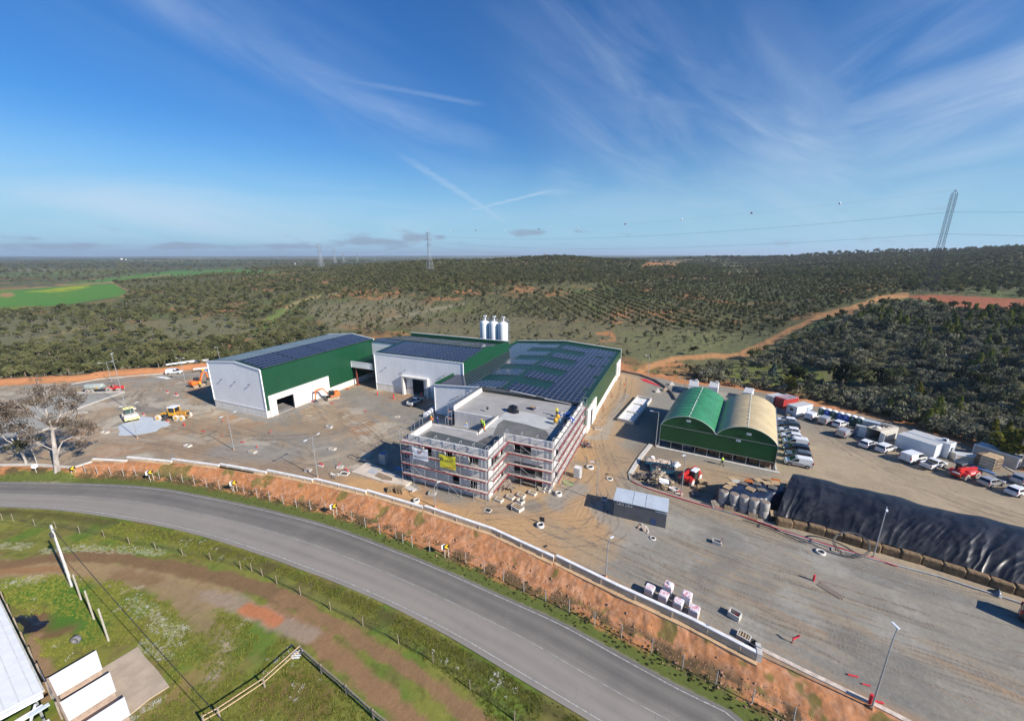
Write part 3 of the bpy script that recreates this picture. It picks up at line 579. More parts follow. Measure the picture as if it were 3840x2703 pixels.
def tyre_tracks():
 """wheel marks pressed into the yard: narrow ribbons that follow the ground, ragged where the tread has faded"""
 m=bpy.data.materials.new('tyre_marks');m.use_nodes=True;t=NT(m.node_tree);t.n.clear();tc=t.add('ShaderNodeTexCoord');uv=t.add('ShaderNodeSeparateXYZ',{0:tc.outputs['UV']});n=t.noise(tc.outputs['Object'],1.1,5,.65);n2=t.noise(tc.outputs['Object'],.22,3,.5)
 edge=t.math('MULTIPLY',t.math('SUBTRACT',1.0,t.math('ABSOLUTE',t.math('SUBTRACT',t.math('MULTIPLY',uv.outputs[1],2.0),1.0))),2.2);a=t.math('MULTIPLY',t.math('MINIMUM',edge,1.0),t.math('MULTIPLY',t.ramp(n,.36,.62),t.ramp(n2,.34,.58)));tread=t.math('PINGPONG',t.math('MULTIPLY',uv.outputs[0],3.2),.5)
 c=t.mix(t.ramp(t.math('ADD',tread,t.math('MULTIPLY',n,.3)),.2,.6),(.20,.165,.13),(.40,.33,.26));p=t.add('ShaderNodeBsdfPrincipled',{'Base Color':c,'Roughness':.95,'Specular IOR Level':.1});tr=t.add('ShaderNodeBsdfTransparent');mx=t.add('ShaderNodeMixShader',{0:t.math('MULTIPLY',a,.42),1:tr.outputs[0],2:p.outputs[0]});t.add('ShaderNodeOutputMaterial',{0:mx.outputs[0]})
 rnd=random.Random(5);L=[]
 base=[[(2345,1420),(2330,1500),(2250,1600),(2220,1680),(2240,1760),(2150,1860),(2000,1930),(1800,1950)],[(2230,1680),(2300,1800),(2420,1990),(2700,2120),(3200,2290),(3840,2480)],[(2300,1740),(2560,1770),(2800,1820),(3000,1880),(3300,1950),(3840,2080)],[(420,1640),(700,1680),(1000,1740),(1250,1770)],[(560,1560),(760,1600),(1000,1630),(1250,1610),(1440,1560)],[(300,1470),(480,1500),(640,1560),(900,1620),(1150,1700)],[(1100,1500),(1250,1560),(1380,1640),(1420,1700)],[(2480,1850),(2750,1960),(3100,2080),(3500,2200),(3840,2290)],[(2360,2080),(2700,2200),(3100,2340),(3500,2480),(3840,2590)],[(3060,1560),(3200,1680),(3500,1830),(3840,1950)],[(2000,1940),(2150,2010),(2300,1960),(2260,1820)],[(700,1420),(560,1450),(500,1520),(620,1600),(800,1660)],[(2150,1990),(2500,2160),(2850,2330),(3200,2480)]]
 for b in base:
  P=gs('s',b,0)
  for k in range(4):o=Vector((rnd.uniform(-2.2,2.2),rnd.uniform(-2.2,2.2),0));L.append([p+o+Vector((rnd.uniform(-.7,.7),rnd.uniform(-.7,.7),0))for p in P])
 mb=MB();uvs=[];xy=[];fs=[]
 for P in L:
  q=resample(P,1.0)
  for off in(-.85,.85):
   k0=len(xy)
   for i,p in enumerate(q):
    d=q[min(i+1,len(q)-1)]-q[max(i-1,0)];d.z=0;d.normalize();nn=Vector((-d.y,d.x,0))
    for s,v in((-.2,0),(.2,1)):w=p+nn*(off+s);xy.append((w.x,w.y));uvs.append((i*1.0,v))
    if i:k=k0+2*i;fs.append((k-2,k-1,k+1,k))
 A=np.array(xy);ok=sdist(A[:,0],A[:,1],YARD)>.8;z=height(A[:,0],A[:,1])+.022;mb.add(np.column_stack([A,z]),[f for f in fs if all(ok[list(f)])]);o=mb.build('tyre_tracks',m);l=o.data.uv_layers.new(name='run')
 for lp in o.data.loops:l.data[lp.index].uv=uvs[lp.vertex_index]
 o['kind']='structure'
tyre_tracks()
# ================================================================== HALLS
green_wall=M_ribbed('green_cladding',(.008,.062,.028),1.0,1,.38,.012,.16)
green_wall_x=M_ribbed('green_cladding_front',(.010,.075,.034),1.0,0,.38,.012,.16)
green_roof=M_ribbed('green_roof_sheet',(.006,.036,.024),.5,1,.42,.03,.12)
white_wall=M_ribbed('white_cladding',(.80,.81,.83),.3,0,.45,.012,.13)
plinth_mat=M('precast_plinth',(.70,.67,.62),.8,.10,.8,bump=.1,stretch=(1,1,.3))
trim=M('white_trim',(.80,.81,.82),.4,.04,2)
door_white=M('white_panel',(.72,.71,.69),.55,.06,.8)
floor_in=M('hall_floor',(.25,.24,.23),.8,.15,.6)
solar=M('solar_glass',(.007,.010,.030),.13,.35,.9,spec=.42)
solar_frame=M('solar_frame',(.26,.27,.30),.4,.08,3,.3)

def wall(m,p0,p1,zs,holes=(),th=.25,inward=(0,1)):
 """upright wall from p0 to p1 (x, y); zs = (z0, z1) or list of (t, z) tops; holes = (t0, t1, z0, z1) in metres along the wall"""
 p0,p1=Vector((*p0,0)),Vector((*p1,0));L=(p1-p0).length;u=(p1-p0)/L;nrm=Vector((inward[0],inward[1],0))*th
 z0=zs[0];top=zs[1]if isinstance(zs[1],list)else[(0,zs[1]),(L,zs[1])]
 def zt(t):
  for(a,za),(b,zb)in zip(top[:-1],top[1:]):
   if a<=t<=b:return za+(zb-za)*(t-a)/max(1e-6,b-a)
  return top[-1][1]
 ts=sorted({0,L}|{a for a,_ in top}|{h[0]for h in holes}|{h[1]for h in holes})
 P=lambda t,z,o:p0+u*t+Vector((0,0,z))+nrm*o
 for a,b in zip(ts[:-1],ts[1:]):
  if b-a<1e-4:continue
  hs=sorted([h for h in holes if h[0]<=a+1e-5 and h[1]>=b-1e-5],key=lambda h:h[2]);z=z0
  cuts=[]
  for h in hs:cuts.append((z,h[2]));z=h[3]
  spans=[(c0,c0,c1,c1)for c0,c1 in cuts if c1-c0>1e-4]+[(z,z,zt(a),zt(b))]
  for l0,r0,l1,r1 in spans:
   for o in(0,1):
    q=[P(a,l0,o),P(b,r0,o),P(b,r1,o),P(a,l1,o)];m.face(q if o==0 else q[::-1])
  m.face([P(a,zt(a),0),P(b,zt(b),0),P(b,zt(b),1),P(a,zt(a),1)])
 for h in holes:
  a,b,c,d=h
  for q in([P(a,c,0),P(a,d,0),P(a,d,1),P(a,c,1)],[P(b,c,0),P(b,c,1),P(b,d,1),P(b,d,0)],[P(a,d,0),P(b,d,0),P(b,d,1),P(a,d,1)],[P(a,c,0),P(a,c,1),P(b,c,1),P(b,c,0)]):m.face(q)
 for t in(0,L):m.face([P(t,z0,0),P(t,z0,1),P(t,zt(t),1),P(t,zt(t),0)])

def solar_block(parent,o,ex,ey,nrm,cols,rows,cw,rh,skip=None,gap=.03,lift=.12):
 """panels laid on a roof slope: o corner, ex/ey unit vectors on the slope; one array = one part, each panel a raised frame with a glass face"""
 m=MB();o,ex,ey,nrm=Vector(o),Vector(ex),Vector(ey),Vector(nrm)
 for i in range(cols):
  for j in range(rows):
   if skip and skip(i,j):continue
   a=o+ex*(i*cw)+ey*(j*rh)+nrm*lift
   c=[a+ex*gap+ey*gap,a+ex*(cw-gap)+ey*gap,a+ex*(cw-gap)+ey*(rh-gap),a+ex*gap+ey*(rh-gap)]
   lo=[p-nrm*.05 for p in c]
   m.mat(0)
   m.face(c)
   for k in range(4):m.face([lo[k],lo[(k+1)%4],c[(k+1)%4],c[k]])
   f=.03;q=[a+ex*(gap+f)+ey*(gap+f),a+ex*(cw-gap-f)+ey*(gap+f),a+ex*(cw-gap-f)+ey*(rh-gap-f),a+ex*(gap+f)+ey*(rh-gap-f)]
   m.mat(1);m.face([p+nrm*.004 for p in q])
 return m.build('solar_array',[solar_frame,solar],parent)

# ---- left hall
def left_hall():
 x0,x1,y0,y1,ze,zr,xr=-108.2,-88.8,58.8,96.6,12.1,13.15,-97.4
 t=thing('warehouse','long left hall with solar roof, dark green side wall and pale grey gable end','warehouse',(0,0,0),0,'green and white halls')
 m=MB();wall(m,(x0,y0),(x1,y0),(2.0,[(0,ze),(xr-x0,zr),(x1-x0,ze)]),(),.2);m.build('gable_wall',white_wall,t)
 m=MB();wall(m,(x1,y0),(x1,y1),(1.7,ze),[(1.0,18.4,1.7,5.15)],.2,(-1,0));m.build('side_wall',green_wall,t)
 m=MB();wall(m,(x0,y0+.2),(x0,y1),(0,ze),(),.2,(1,0));wall(m,(x0+.2,y1),(x1-.2,y1),(0,[(0,ze),(xr-x0,zr),(x1-x0-.4,ze)]),(),.2,(0,-1));m.build('rear_wall',green_wall,t)
 m=MB();m.box(x0-.05,x1-.0,y0-.05,y0+.25,-.2,2.0);wall(m,(x1+.03,y0+.25),(x1+.03,y1),(-.2,1.7),[(.75,18.15,-.2,1.7)],.3,(-1,0));m.build('plinth',plinth_mat,t)
 # big white sliding wall with a door hole
 s=MB();wall(s,(x1+.10,y0+1.05),(x1+.10,y0+18.35),(-.1,5.1),[(1.6,6.4,0,3.9)],.25,(-1,0));d=s.build('sliding_door',door_white,t)
 f=MB();f.box(x1+.11,x1+.35,y0+.75,y0+1.15,-.1,5.35);f.box(x1+.11,x1+.35,y0+18.25,y0+18.65,-.1,5.35);f.box(x1+.11,x1+.42,y0+1.15,y0+18.25,5.05,5.35)
 f.box(x1+.11,x1+.30,y0+2.35,y0+2.65,0,4.1);f.box(x1+.11,x1+.30,y0+7.4,y0+7.7,0,4.1);f.box(x1+.11,x1+.30,y0+2.65,y0+7.4,3.85,4.1);f.build('door_frame',plinth_mat,t)
 m=MB();m.box(x0+.3,x1-.3,y0+.4,y1-.4,.0,.06);m.build('floor',floor_in,t)
 r=MB()
 for xa,za,xb,zb in((x0-.1,ze,xr,zr),(xr,zr,x1+.1,ze)):r.face([(xa,y0-.05,za+.02),(xb,y0-.05,zb+.02),(xb,y1,zb+.02),(xa,y1,za+.02)]);r.face([(xa,y0,za-.15),(xa,y1,za-.15),(xb,y1,zb-.15),(xb,y0,zb-.15)])
 r.build('roof',green_roof,t)
 e=MB()
 for xa,za,xb,zb in((x0,ze,xr,zr),(xr,zr,x1,ze)):e.beam((xa,y0-.12,za+.06),(xb,y0-.12,zb+.06),.16,.26);e.beam((xa,y1,za+.06),(xb,y1,zb+.06),.2,.26)
 e.box(x1-.02,x1+.14,y0-.14,y0+.1,1.9,ze);e.box(x0-.1,x0+.06,y0-.14,y0+.1,1.9,ze);e.box(x1-.02,x1+.14,y1-.1,y1+.14,0,ze);e.box(x0-.1,x1+.05,y0-.13,y0-.055,1.92,2.05);e.build('edge_trim',trim,t)
 ex=(Vector((x1,0,ze))-Vector((xr,0,zr))).normalized();n=Vector((-ex.z,0,ex.x))
 for k in range(4):
  solar_block(t,(xr+.35,y0+1.0+k*9.1,zr),ex,(0,1,0),n,5,8,1.62,1.1)
 ex=(Vector((xr,0,zr))-Vector((x0,0,ze))).normalized();n=Vector((-ex.z,0,ex.x))
 for k in range(4):solar_block(t,(x0+1.0,y0+1.0+k*9.1,ze+.1),ex,(0,1,0),n,6,8,1.6,1.1)
 for fx in(-103.6,-98.5,-93.2):
  b=MB();b.box(fx-.06,fx+.06,y0-.32,y0-.02,7.9,8.0);b.box(fx-.2,fx+.2,y0-.5,y0-.25,7.86,7.95);b.build('wall_lamp',steel_dark,t)
 for fy in(63,70.5,78,86):
  b=MB();b.box(x1+.0,x1+.25,fy-.12,fy+.12,8.2,8.32);b.build('wall_lamp',steel_dark,t)
left_hall()

# ---- middle hall (with the lower link behind the canopy)
def middle_hall():
 x0,x1,y0,ym,y1,ze,zr,zb=-79.2,-50.2,85.9,98.6,115.6,11.0,12.0,9.8;xl=-88.6
 t=thing('warehouse','middle hall with pale grey front, recessed doorway and gleaming solar roof','warehouse',(0,0,0),0,'green and white halls')
 m=MB();wall(m,(x0,y0),(x1,y0),(2.0,ze),[(9.9,17.9,2.0,5.0)],.2)
 wall(m,(xl,95.4),(x0,95.4),(4.5,11.6),(),.2);m.build('front_wall',white_wall,t)
 m=MB();wall(m,(x1,y0+.2),(x1,y1),(0,[(0,ze),(ym-y0,zr+.35),(y1-y0,zb+.95)]),(),.2,(-1,0));wall(m,(x0,y0+.2),(x0,95.4),(0,[(0,ze),(9.3,ze+.6)]),(),.2,(1,0));m.build('side_wall',green_wall,t)
 m=MB();wall(m,(xl,y1),(x1-.2,y1),(0,zb+1.0),(),.2,(0,-1));m.build('rear_wall',green_wall_x,t)
 m=MB();wall(m,(x0,y0-.05),(x1,y0-.05),(-.2,2.0),[(9.9,17.9,-.2,2.0)],.3);wall(m,(x0-.05,y0+.25),(x0-.05,99),(-.2,1.7),(),.3,(1,0));m.build('plinth',plinth_mat,t)
 # recessed doorway: portal frame that stands proud, two side leaves, dark opening
 a,b=x0+9.9,x0+17.9;f=MB();f.box(a-.35,a+.25,y0-.75,y0+.3,-.1,5.2);f.box(b-.25,b+.35,y0-.75,y0+.3,-.1,5.2);f.box(a-.36,b+.36,y0-.78,y0+.3,5.2,5.55);f.build('door_frame',plinth_mat,t)
 s=MB();wall(s,(a+.25,y0+.5),(b-.25,y0+.5),(-.1,5.2),[(2.2,5.9,0,4.6)],.15);s.build('sliding_door',door_white,t)
 m=MB();m.box(x0+.3,x1-.3,y0+.4,y1-.4,.0,.06);m.build('floor',floor_in,t)
 r=MB();r.face([(x0,y0-.05,ze+.03),(x1-.1,y0-.05,ze+.03),(x1-.1,ym,zr),(x0,ym,zr)]);r.face([(xl,95.2,11.73),(x0,95.2,11.73),(x0,ym,zr),(xl,ym,zr)]);r.face([(xl,ym,zr),(x1-.1,ym,zr),(x1-.1,y1,zb),(xl,y1,zb)]);r.box(x0+1,x1-1,y0+1,y1-1,9.9,10.0);r.build('roof',green_roof,t)
 e=MB();e.box(x0-.1,x1+.1,y0-.14,y0-.02,ze-.1,ze+.14);e.box(x1-.08,x1+.12,y0-.14,y0+.1,6.6,ze);e.box(x0-.12,x0+.06,y0-.14,y0+.1,0,ze)
 e.beam((xl,y1,zb+1.1),(x1,y1,zb+1.1),.25,.16);e.box(xl,x0,95.3,95.42,11.55,11.72);e.box(x0-.1,x0+9.6,y0-.12,y0-.07,1.95,2.07);e.box(x0+18.2,x1,y0-.12,y0-.07,1.95,2.07);e.build('edge_trim',trim,t)
 ey=(Vector((0,ym,zr))-Vector((0,y0,ze))).normalized();n=Vector((0,-ey.z,ey.y))
 for k in range(4):solar_block(t,(x0+1.5+k*6.75,y0+.9,ze+.06),(1,0,0),ey,n,6,7,1.1,1.62)
 solar_block(t,(xl+.6,95.7,11.76),(1,0,0),ey,n,8,2,1.1,1.4)
 ey=(Vector((0,y1,zb))-Vector((0,ym,zr))).normalized();n=Vector((0,-ey.z,ey.y))
 for k in range(5):solar_block(t,(xl+2.2+k*6.9,ym+.8,zr-.03),(1,0,0),ey,n,6,8,1.12,1.7)
 for fx in(-75.3,-68.6,-56.0,-51.6):
  b=MB();b.box(fx-.06,fx+.06,y0-.32,y0-.02,7.0,7.1);b.box(fx-.2,fx+.2,y0-.5,y0-.25,6.96,7.05);b.build('wall_lamp',steel_dark,t)
middle_hall()

def canopy():
 t=thing('canopy','low canopy with white fascia bridging the gap between left and middle hall','canopy',(0,0,0))
 x0,x1,y0,y1=-88.55,-79.3,86.1,95.2
 m=MB();m.box(x0+.1,x1,y0,y0+.16,5.7,7.4);m.build('fascia',white_wall,t)
 m=MB();m.box(x0+.05,x1,y0-.05,y0+.2,7.4,7.52);m.box(x0-.02,x0+.1,y0-.05,y0+.2,5.65,7.4);m.build('edge_trim',trim,t)
 m=MB();m.face([(x0,y0+.16,7.0),(x1,y0+.16,7.0),(x1,y1,7.5),(x0,y1,7.5)]);m.face([(x0,y0+.16,6.9),(x0,y1,7.4),(x1,y1,7.4),(x1,y0+.16,6.9)]);m.build('roof',green_roof,t)
 m=MB();m.box(x1-1.0,x1+.02,y0-.2,y0-.02,5.9,7.6);m.build('corner_panel',green_wall,t)
 rust=M('primer_red_steel',(.20,.05,.03),.6,.2,2)
 for px,py in((x0+1.3,y0+.5),(x0+5.2,y1-1.2)):
  m=MB();m.box(px-.17,px+.17,py-.17,py+.17,-.1,5.8);m.box(px-.4,px+.4,py-.4,py+.4,-.1,.35);m.build('column',rust,t)
 m=MB();m.beam((x0+1.5,y0+.5,5.6),(x0+5.2,y1-1.2,.6),.16);m.build('brace',rust,t)
canopy()

# ---- right hall
def right_hall():
 x0,x1,y0,y1,xr=-53.2,-16.5,77.0,130.4,-35.3
 zf=lambda y:0.0-.008*(y-y0)
 ze,zr=7.55,8.95
 t=thing('warehouse','wide right hall with glossy solar roof laid in comb shaped rows around green strips','warehouse',(0,0,0),0,'green and white halls')
 m=MB();wall(m,(x0,y0),(-40.6,y0),(0,[(0,ze),(xr-x0-5.3+.0,zr-.42)]),(),.2);m.build('gable_wall',white_wall,t)
 m=MB();wall(m,(-40.6,y0+.02),(x1,y0+.02),(0,[(0,zr-.42),(5.3,zr),(x1+40.6,ze)]),(),.2);m.build('concrete_gable',concrete,t)
 holes=[(3.4,12.4,1.9,5.2),(44.0,51.0,1.9,5.2)]
 m=MB();wall(m,(x1,y0+.2),(x1,y1),(1.9,ze+.25),holes,.2,(-1,0));m.build('side_wall',green_wall,t)
 m=MB();wall(m,(x0,y0+.2),(x0,y1),(0,ze+.5),(),.2,(1,0));m.build('rear_wall',green_wall,t)
 m=MB();wall(m,(x0+.2,y1),(x1-.2,y1),(0,[(0,ze+.4),(xr-x0,zr+.4),(x1-x0-.4,ze+.4)]),(),.2,(0,-1));m.build('back_wall',green_wall_x,t)
 p=MB();wall(p,(x1+.04,y0+.2),(x1+.04,y1),(-1.0,1.9),[(h[0],h[1],-1.0,1.9)for h in holes],.3,(-1,0));p.build('plinth',plinth_mat,t)
 for h in holes:
  a,b=y0+.2+h[0],y0+.2+h[1];s=MB();wall(s,(x1+.28,a),(x1+.28,b),(-.5,5.2),[((b-a)*.34,(b-a)*.56,0,4.2)],.2,(-1,0));s.build('sliding_door',door_white,t)
  f=MB();f.box(x1-.2,x1+.3,a-.25,a,-.5,5.4);f.box(x1-.2,x1+.3,b,b+.25,-.5,5.4);f.box(x1-.2,x1+.38,a,b,5.2,5.42);f.build('door_frame',plinth_mat,t)
 m=MB();m.box(x0+.4,x1-.4,y0+.4,y1-.4,-.02,.06);m.build('floor',floor_in,t)
 r=MB()
 for xa,za,xb,zb in((x0+.2,ze-.05,xr,zr-.05),(xr,zr-.05,x1-.2,ze-.05)):r.face([(xa,y0-.25,za),(xb,y0-.25,zb),(xb,y1-.2,zb),(xa,y1-.2,za)]);r.face([(xa,y0+.3,za-.2),(xa,y1-.2,za-.2),(xb,y1-.2,zb-.2),(xb,y0+.3,zb-.2)])
 r.build('roof',green_roof,t)
 e=MB();e.beam((x0,y0-.1,ze+.03),(-40.6,y0-.1,zr-.39),.16,.2);e.box(x0-.06,x0+.1,y0-.12,y0+.1,0,ze);e.beam((x0,y1,ze+.48),(xr,y1,zr+.48),.26,.14);e.beam((xr,y1,zr+.48),(x1,y1,ze+.48),.26,.14);e.box(x1-.06,x1+.12,y1-.1,y1+.12,-1,ze+.4);e.build('edge_trim',trim,t)
 g_=MB();g_.tube([(-40.6,y0-.3,zr-.30),(xr,y0-.34,zr+.10),(-26,y0-.3,zr-.72),(x1-.3,y0-.3,ze+.08)],.13,6);g_.tube([(-40,y0-.34,zr-.36),(xr+.4,y0-.30,zr+.08),(-24,y0-.36,zr-.94),(x1-.4,y0-.36,ze+.04)],.11,6);g_.build('roof_membrane',black_plastic,t)
 wr=MB();wr.tube([(-39,y0-.32,zr-.10),(-36.5,y0-.34,zr+.1)],.06,5);wr.tube([(-33,y0-.42,zr-.02),(-27,y0-.42,zr-.52)],.06,5);wr.tube([(-25,y0-.42,zr-.75),(-19,y0-.42,ze+.28)],.06,5);wr.build('edge_flashing',trim,t)
 NR,rh,cw=29,1.80,1.17
 def cells(side):
  def skip(i,j):
   k=j%6;inner=i if side>0 else 13-i
   if j==NR-1:return True
   if inner<7 and k>=(3 if j>3 else 3):return True
   if side>0 and inner in(10,11)and j in(16,22):return True
   if inner==13 and j%6==5:return True
   return False
  return skip
 ex=(Vector((x1,0,ze))-Vector((xr,0,zr))).normalized();n=Vector((-ex.z,0,ex.x));ex2=(Vector((xr,0,zr))-Vector((x0,0,ze))).normalized();n2=Vector((-ex2.z,0,ex2.x))
 for s in range(5):
  j0,j1=s*6,min(NR,s*6+6)
  sk=cells(1);solar_block(t,(xr+1.1,y0+.1+j0*rh,zr-.12),ex,(0,1,0),n,14,j1-j0,cw,rh,lambda i,j,j0=j0:sk(i,j+j0))
  sk2=cells(-1);solar_block(t,(x0+1.0,y0+.1+j0*rh,ze+.02),ex2,(0,1,0),n2,14,j1-j0,cw,rh,lambda i,j,j0=j0:sk2(i,j+j0))
 b=MB();b.box(-46.6,-46.48,y0-.32,y0-.02,5.5,5.6);b.box(-46.74,-46.34,y0-.5,y0-.25,5.46,5.55);b.build('wall_lamp',steel_dark,t)
 for fy in(84,95,106,117,127):b=MB();b.box(x1,x1+.25,fy-.12,fy+.12,5.9,6.0);b.build('wall_lamp',steel_dark,t)
 return t
right_hall()

# ---- silos
def silos():
 for k,(px,lab)in enumerate(((-66.0,'left white silo behind the middle hall, farthest from its ladder'),(-62.4,'middle one of three white silos behind the halls'),(-58.8,'right white silo carrying the caged ladder behind the halls'))):
  t=thing('silo',lab,'silo',(px+2.1,125.5,.2),0,'white silos');r=1.75
  m=MB();m.loft([[(r*f*math.cos(a),r*f*math.sin(a),z)for a in[2*math.pi*i/28 for i in range(28)]]for z,f in((0,.3),(2,1),(14.6,1),(14.65,1),(15.3,.25))],True,True)
  for z in(6,8.8,11.6):m.loft([[((r+.03)*math.cos(a),(r+.03)*math.sin(a),z+dz)for a in[2*math.pi*i/28 for i in range(28)]]for dz in(-.05,.05)],False,True)
  m.build('body',M('silo_white',(.80,.82,.84),.3,.04,.6),t)
  f=MB();f.cyl((.2,0,15),(.2,0,16.6),.22);f.box(-.4,.8,-.35,.35,16.6,16.95,.08);f.build('filter_head',white_paint,t)
  q=MB()
  for a in[2*math.pi*i/8 for i in range(8)]:q.beam((1.5*math.cos(a),1.5*math.sin(a),14.7),(1.5*math.cos(a),1.5*math.sin(a),16.0),.06)
  for z in(15.4,16.0):q.tube([(1.5*math.cos(2*math.pi*i/16),1.5*math.sin(2*math.pi*i/16),z)for i in range(17)],.035,4)
  q.build('railing',galv,t)
  if k==2:
   l=MB()
   for dy in(-.25,.25):l.beam((1.95,dy,.5),(1.95,dy,16.6),.06)
   for i in range(38):l.beam((1.95,-.25,.8+i*.42),(1.95,.25,.8+i*.42),.035)
   for i in range(13):z=2.5+i*1.1;l.tube([(1.95+.75*math.sin(a),.4*math.cos(a),z)for a in[math.pi*j/6 for j in range(7)]],.03,4)
   for a in(.5,1.57,2.6):l.beam((1.95+.75*math.sin(a),.4*math.cos(a),2.5),(1.95+.75*math.sin(a),.4*math.cos(a),15.8),.03)
   l.build('ladder',galv,t)
silos()

# ================================================================== THE UNFINISHED BUILDING AND ITS SCAFFOLDS
raw=M('raw_concrete_wall',(.60,.575,.55),.9,.12,.7,bump=.2,stretch=(1,1,.6))
screed_wet=M('wet_screed',(.085,.09,.082),.5,.18,.5,bump=.1);screed=M('dry_screed',(.31,.30,.285),.9,.12,.35,bump=.1);cap_mat=M('parapet_cap',(.24,.22,.19),.9,.15,1.5)
bitumen=M('bitumen_felt',(.035,.036,.04),.7,.2,2)
DX0,DX1,DX2,DY0,DY1,DY2=-40.3,-25.3,-16.8,49.9,56.6,77.0
def new_building():
 t=thing('building','raw concrete building under construction with flat grey roof wrapped in scaffolding','building',(0,0,0));zp,zs=8.65,7.55
 wa=lambda p,q,holes,inw,z=zp,z0=-.2:(lambda m:(wall(m,p,q,(z0,z),holes,.28,inw),m.build('wall',raw,t)))(MB())
 wa((DX0,DY0),(DX1,DY0),[(3.0,4.6,5.3,7.2),(7.2,8.6,5.3,7.2),(11.6,13.4,5.0,7.1),(8.4,9.7,1.5,3.0),(11.7,13.0,1.1,2.8)],(0,1))
 wa((DX1,DY0+.28),(DX1,DY1),[(1.0,3.7,5.0,7.1),(4.6,5.9,4.7,7.4),(4.7,5.8,.0,2.7)],(-1,0))
 wa((DX1-.28,DY1),(DX2,DY1),[(1.9,5.0,5.0,7.4),(1.9,7.1,1.7,3.9),(2.0,7.1,0.0,1.45)],(0,1))
 wa((DX2,DY1+.28),(DX2,DY2),[(1.5,3.6,5.0,7.2),(5.5,7.0,5.0,7.2),(9.5,12,5.0,7.2),(15,17,5.0,7.2),(1.4,3.0,1.0,3.2),(6,8.4,1.0,3.2),(11,13,1.0,3.2),(16,18,1,3.2)],(-1,0))
 wa((DX0,DY0+.28),(DX0,DY1),[(1,2.4,5,7.2),(3.4,4.6,5,7.2),(1,2.4,1,3.2)],(1,0));wa((DX0,64.4),(DX0,DY2),[],(1,0))
 wa((DX0,DY1),(-30.6,DY1),[],(0,-1),zs+.45);wa((DX0,64.4),(-30.6,64.4),[(6.2,7.9,3.6,5.6)],(0,1),zs);wa((-30.6,DY1),(-30.6,64.68),[],(1,0),zs+.5)
 # slabs: the roof with its screed fields, the terrace of the side court, floors inside
 m=MB();m.box(DX0+.28,DX1-.3,DY0+.28,DY1-.3,zs-.3,zs);m.box(-30.3,DX2-.28,DY1+.02,DY2,zs-.3,zs-.002);m.box(DX0+.28,-30.3,64.5,DY2,zs-.3,zs-.004);m.box(DX1-.32,-30.32,DY1-.32,DY1+.04,zs-.3,zs-.006);m.build('roof_slab',screed,t)
 m=MB();m.box(DX0,-30.6,DY1,64.4,4.1,4.4);m.build('terrace_slab',screed,t)
 m=MB();m.box(DX0+.3,DX1-.3,DY0+.3,DY1,4.0,4.3);m.box(DX1,DX2-.3,DY1+.3,DY2,4.0,4.3);m.box(DX0+.3,DX2-.3,DY0+.3,DY2,-.1,.05)if False else None;m.build('floor_slab',concrete,t)
 def patch(pts,z,mat,nm):q=MB();q.prism(pts,z-.003,z+.006);q.build(nm,mat,t)
 patch([(-39.7,50.5),(-25.75,50.5),(-25.7,53.2),(-29.5,53.9),(-33.5,54.3),(-39.2,54.6)],zs+.004,screed_wet,'wet_screed')
 patch([(-25.7,56.2),(-17.3,57.0),(-18.5,60.5),(-20.1,62.9),(-24.5,63.9),(-29.0,64.3),(-29.2,62),(-28.0,57.5)],zs+.004,M('damp_screed',(.14,.137,.125),.65,.2,.45,bump=.1),'damp_screed')
 patch([(-29.3,53.95),(-25.7,53.3),(-25.7,56.1),(-28.1,57.4),(-28.9,55.7)],zs+.005,M('fresh_screed',(.11,.107,.095),.6,.2,.5),'damp_screed')
 patch([(-30.1,60),(-20.2,63.2),(-18.6,66),(-20.5,68.2),(-27,69.6),(-30.2,68.2)],zs+.002,M('pale_screed',(.43,.43,.415),.9,.1,.4),'pale_screed')
 c=MB();w=.34
 for a,b in(((DX0,DY0),(DX0,DY1)),((DX0,DY1),(-30.6,DY1)),((-30.6,DY1),(-30.6,64.4)),((DX0,64.4),(DX0,DY2))):
  zc=zp if a[0]==DX0==b[0]else zs+.5
  c.box(min(a[0],b[0])-.03,max(a[0],b[0])+.31,min(a[1],b[1])-.03,max(a[1],b[1])+.31,zc,zc+.05)
 c.build('parapet_cap',cap_mat,t)
 f=MB();f.box(DX1-.30,DX1-.285,DY0+.4,DY1,zs,zp-.05);f.box(DX2-.30,DX2-.285,DY1+.4,DY2-.4,zs,zp-.05);f.box(DX1-.29,DX1+.02,DY0+.3,DY1-.3,zp,zp+.03);f.box(DX2-.29,DX2+.02,DY1+.3,DY2-.3,zp,zp+.03);f.build('bitumen_strip',bitumen,t)
 b=MB();b.box(-40,DX2-.3,DY2-.05,DY2-.002,zs,zs+.62);b.build('render_band',M('dark_render',(.105,.095,.075),.9,.15,1),t)
 d=MB()
 for i in range(6):d.cyl((DX0+1.6+i*2.5,DY0-.06,8.3),(DX0+1.6+i*2.5,DY0+.1,8.3),.09)
 d.build('drain_spout',black_plastic,t)
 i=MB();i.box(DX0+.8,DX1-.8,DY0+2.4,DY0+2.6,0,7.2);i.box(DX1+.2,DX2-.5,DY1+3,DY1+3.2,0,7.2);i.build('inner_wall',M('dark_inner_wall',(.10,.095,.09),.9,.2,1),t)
new_building()

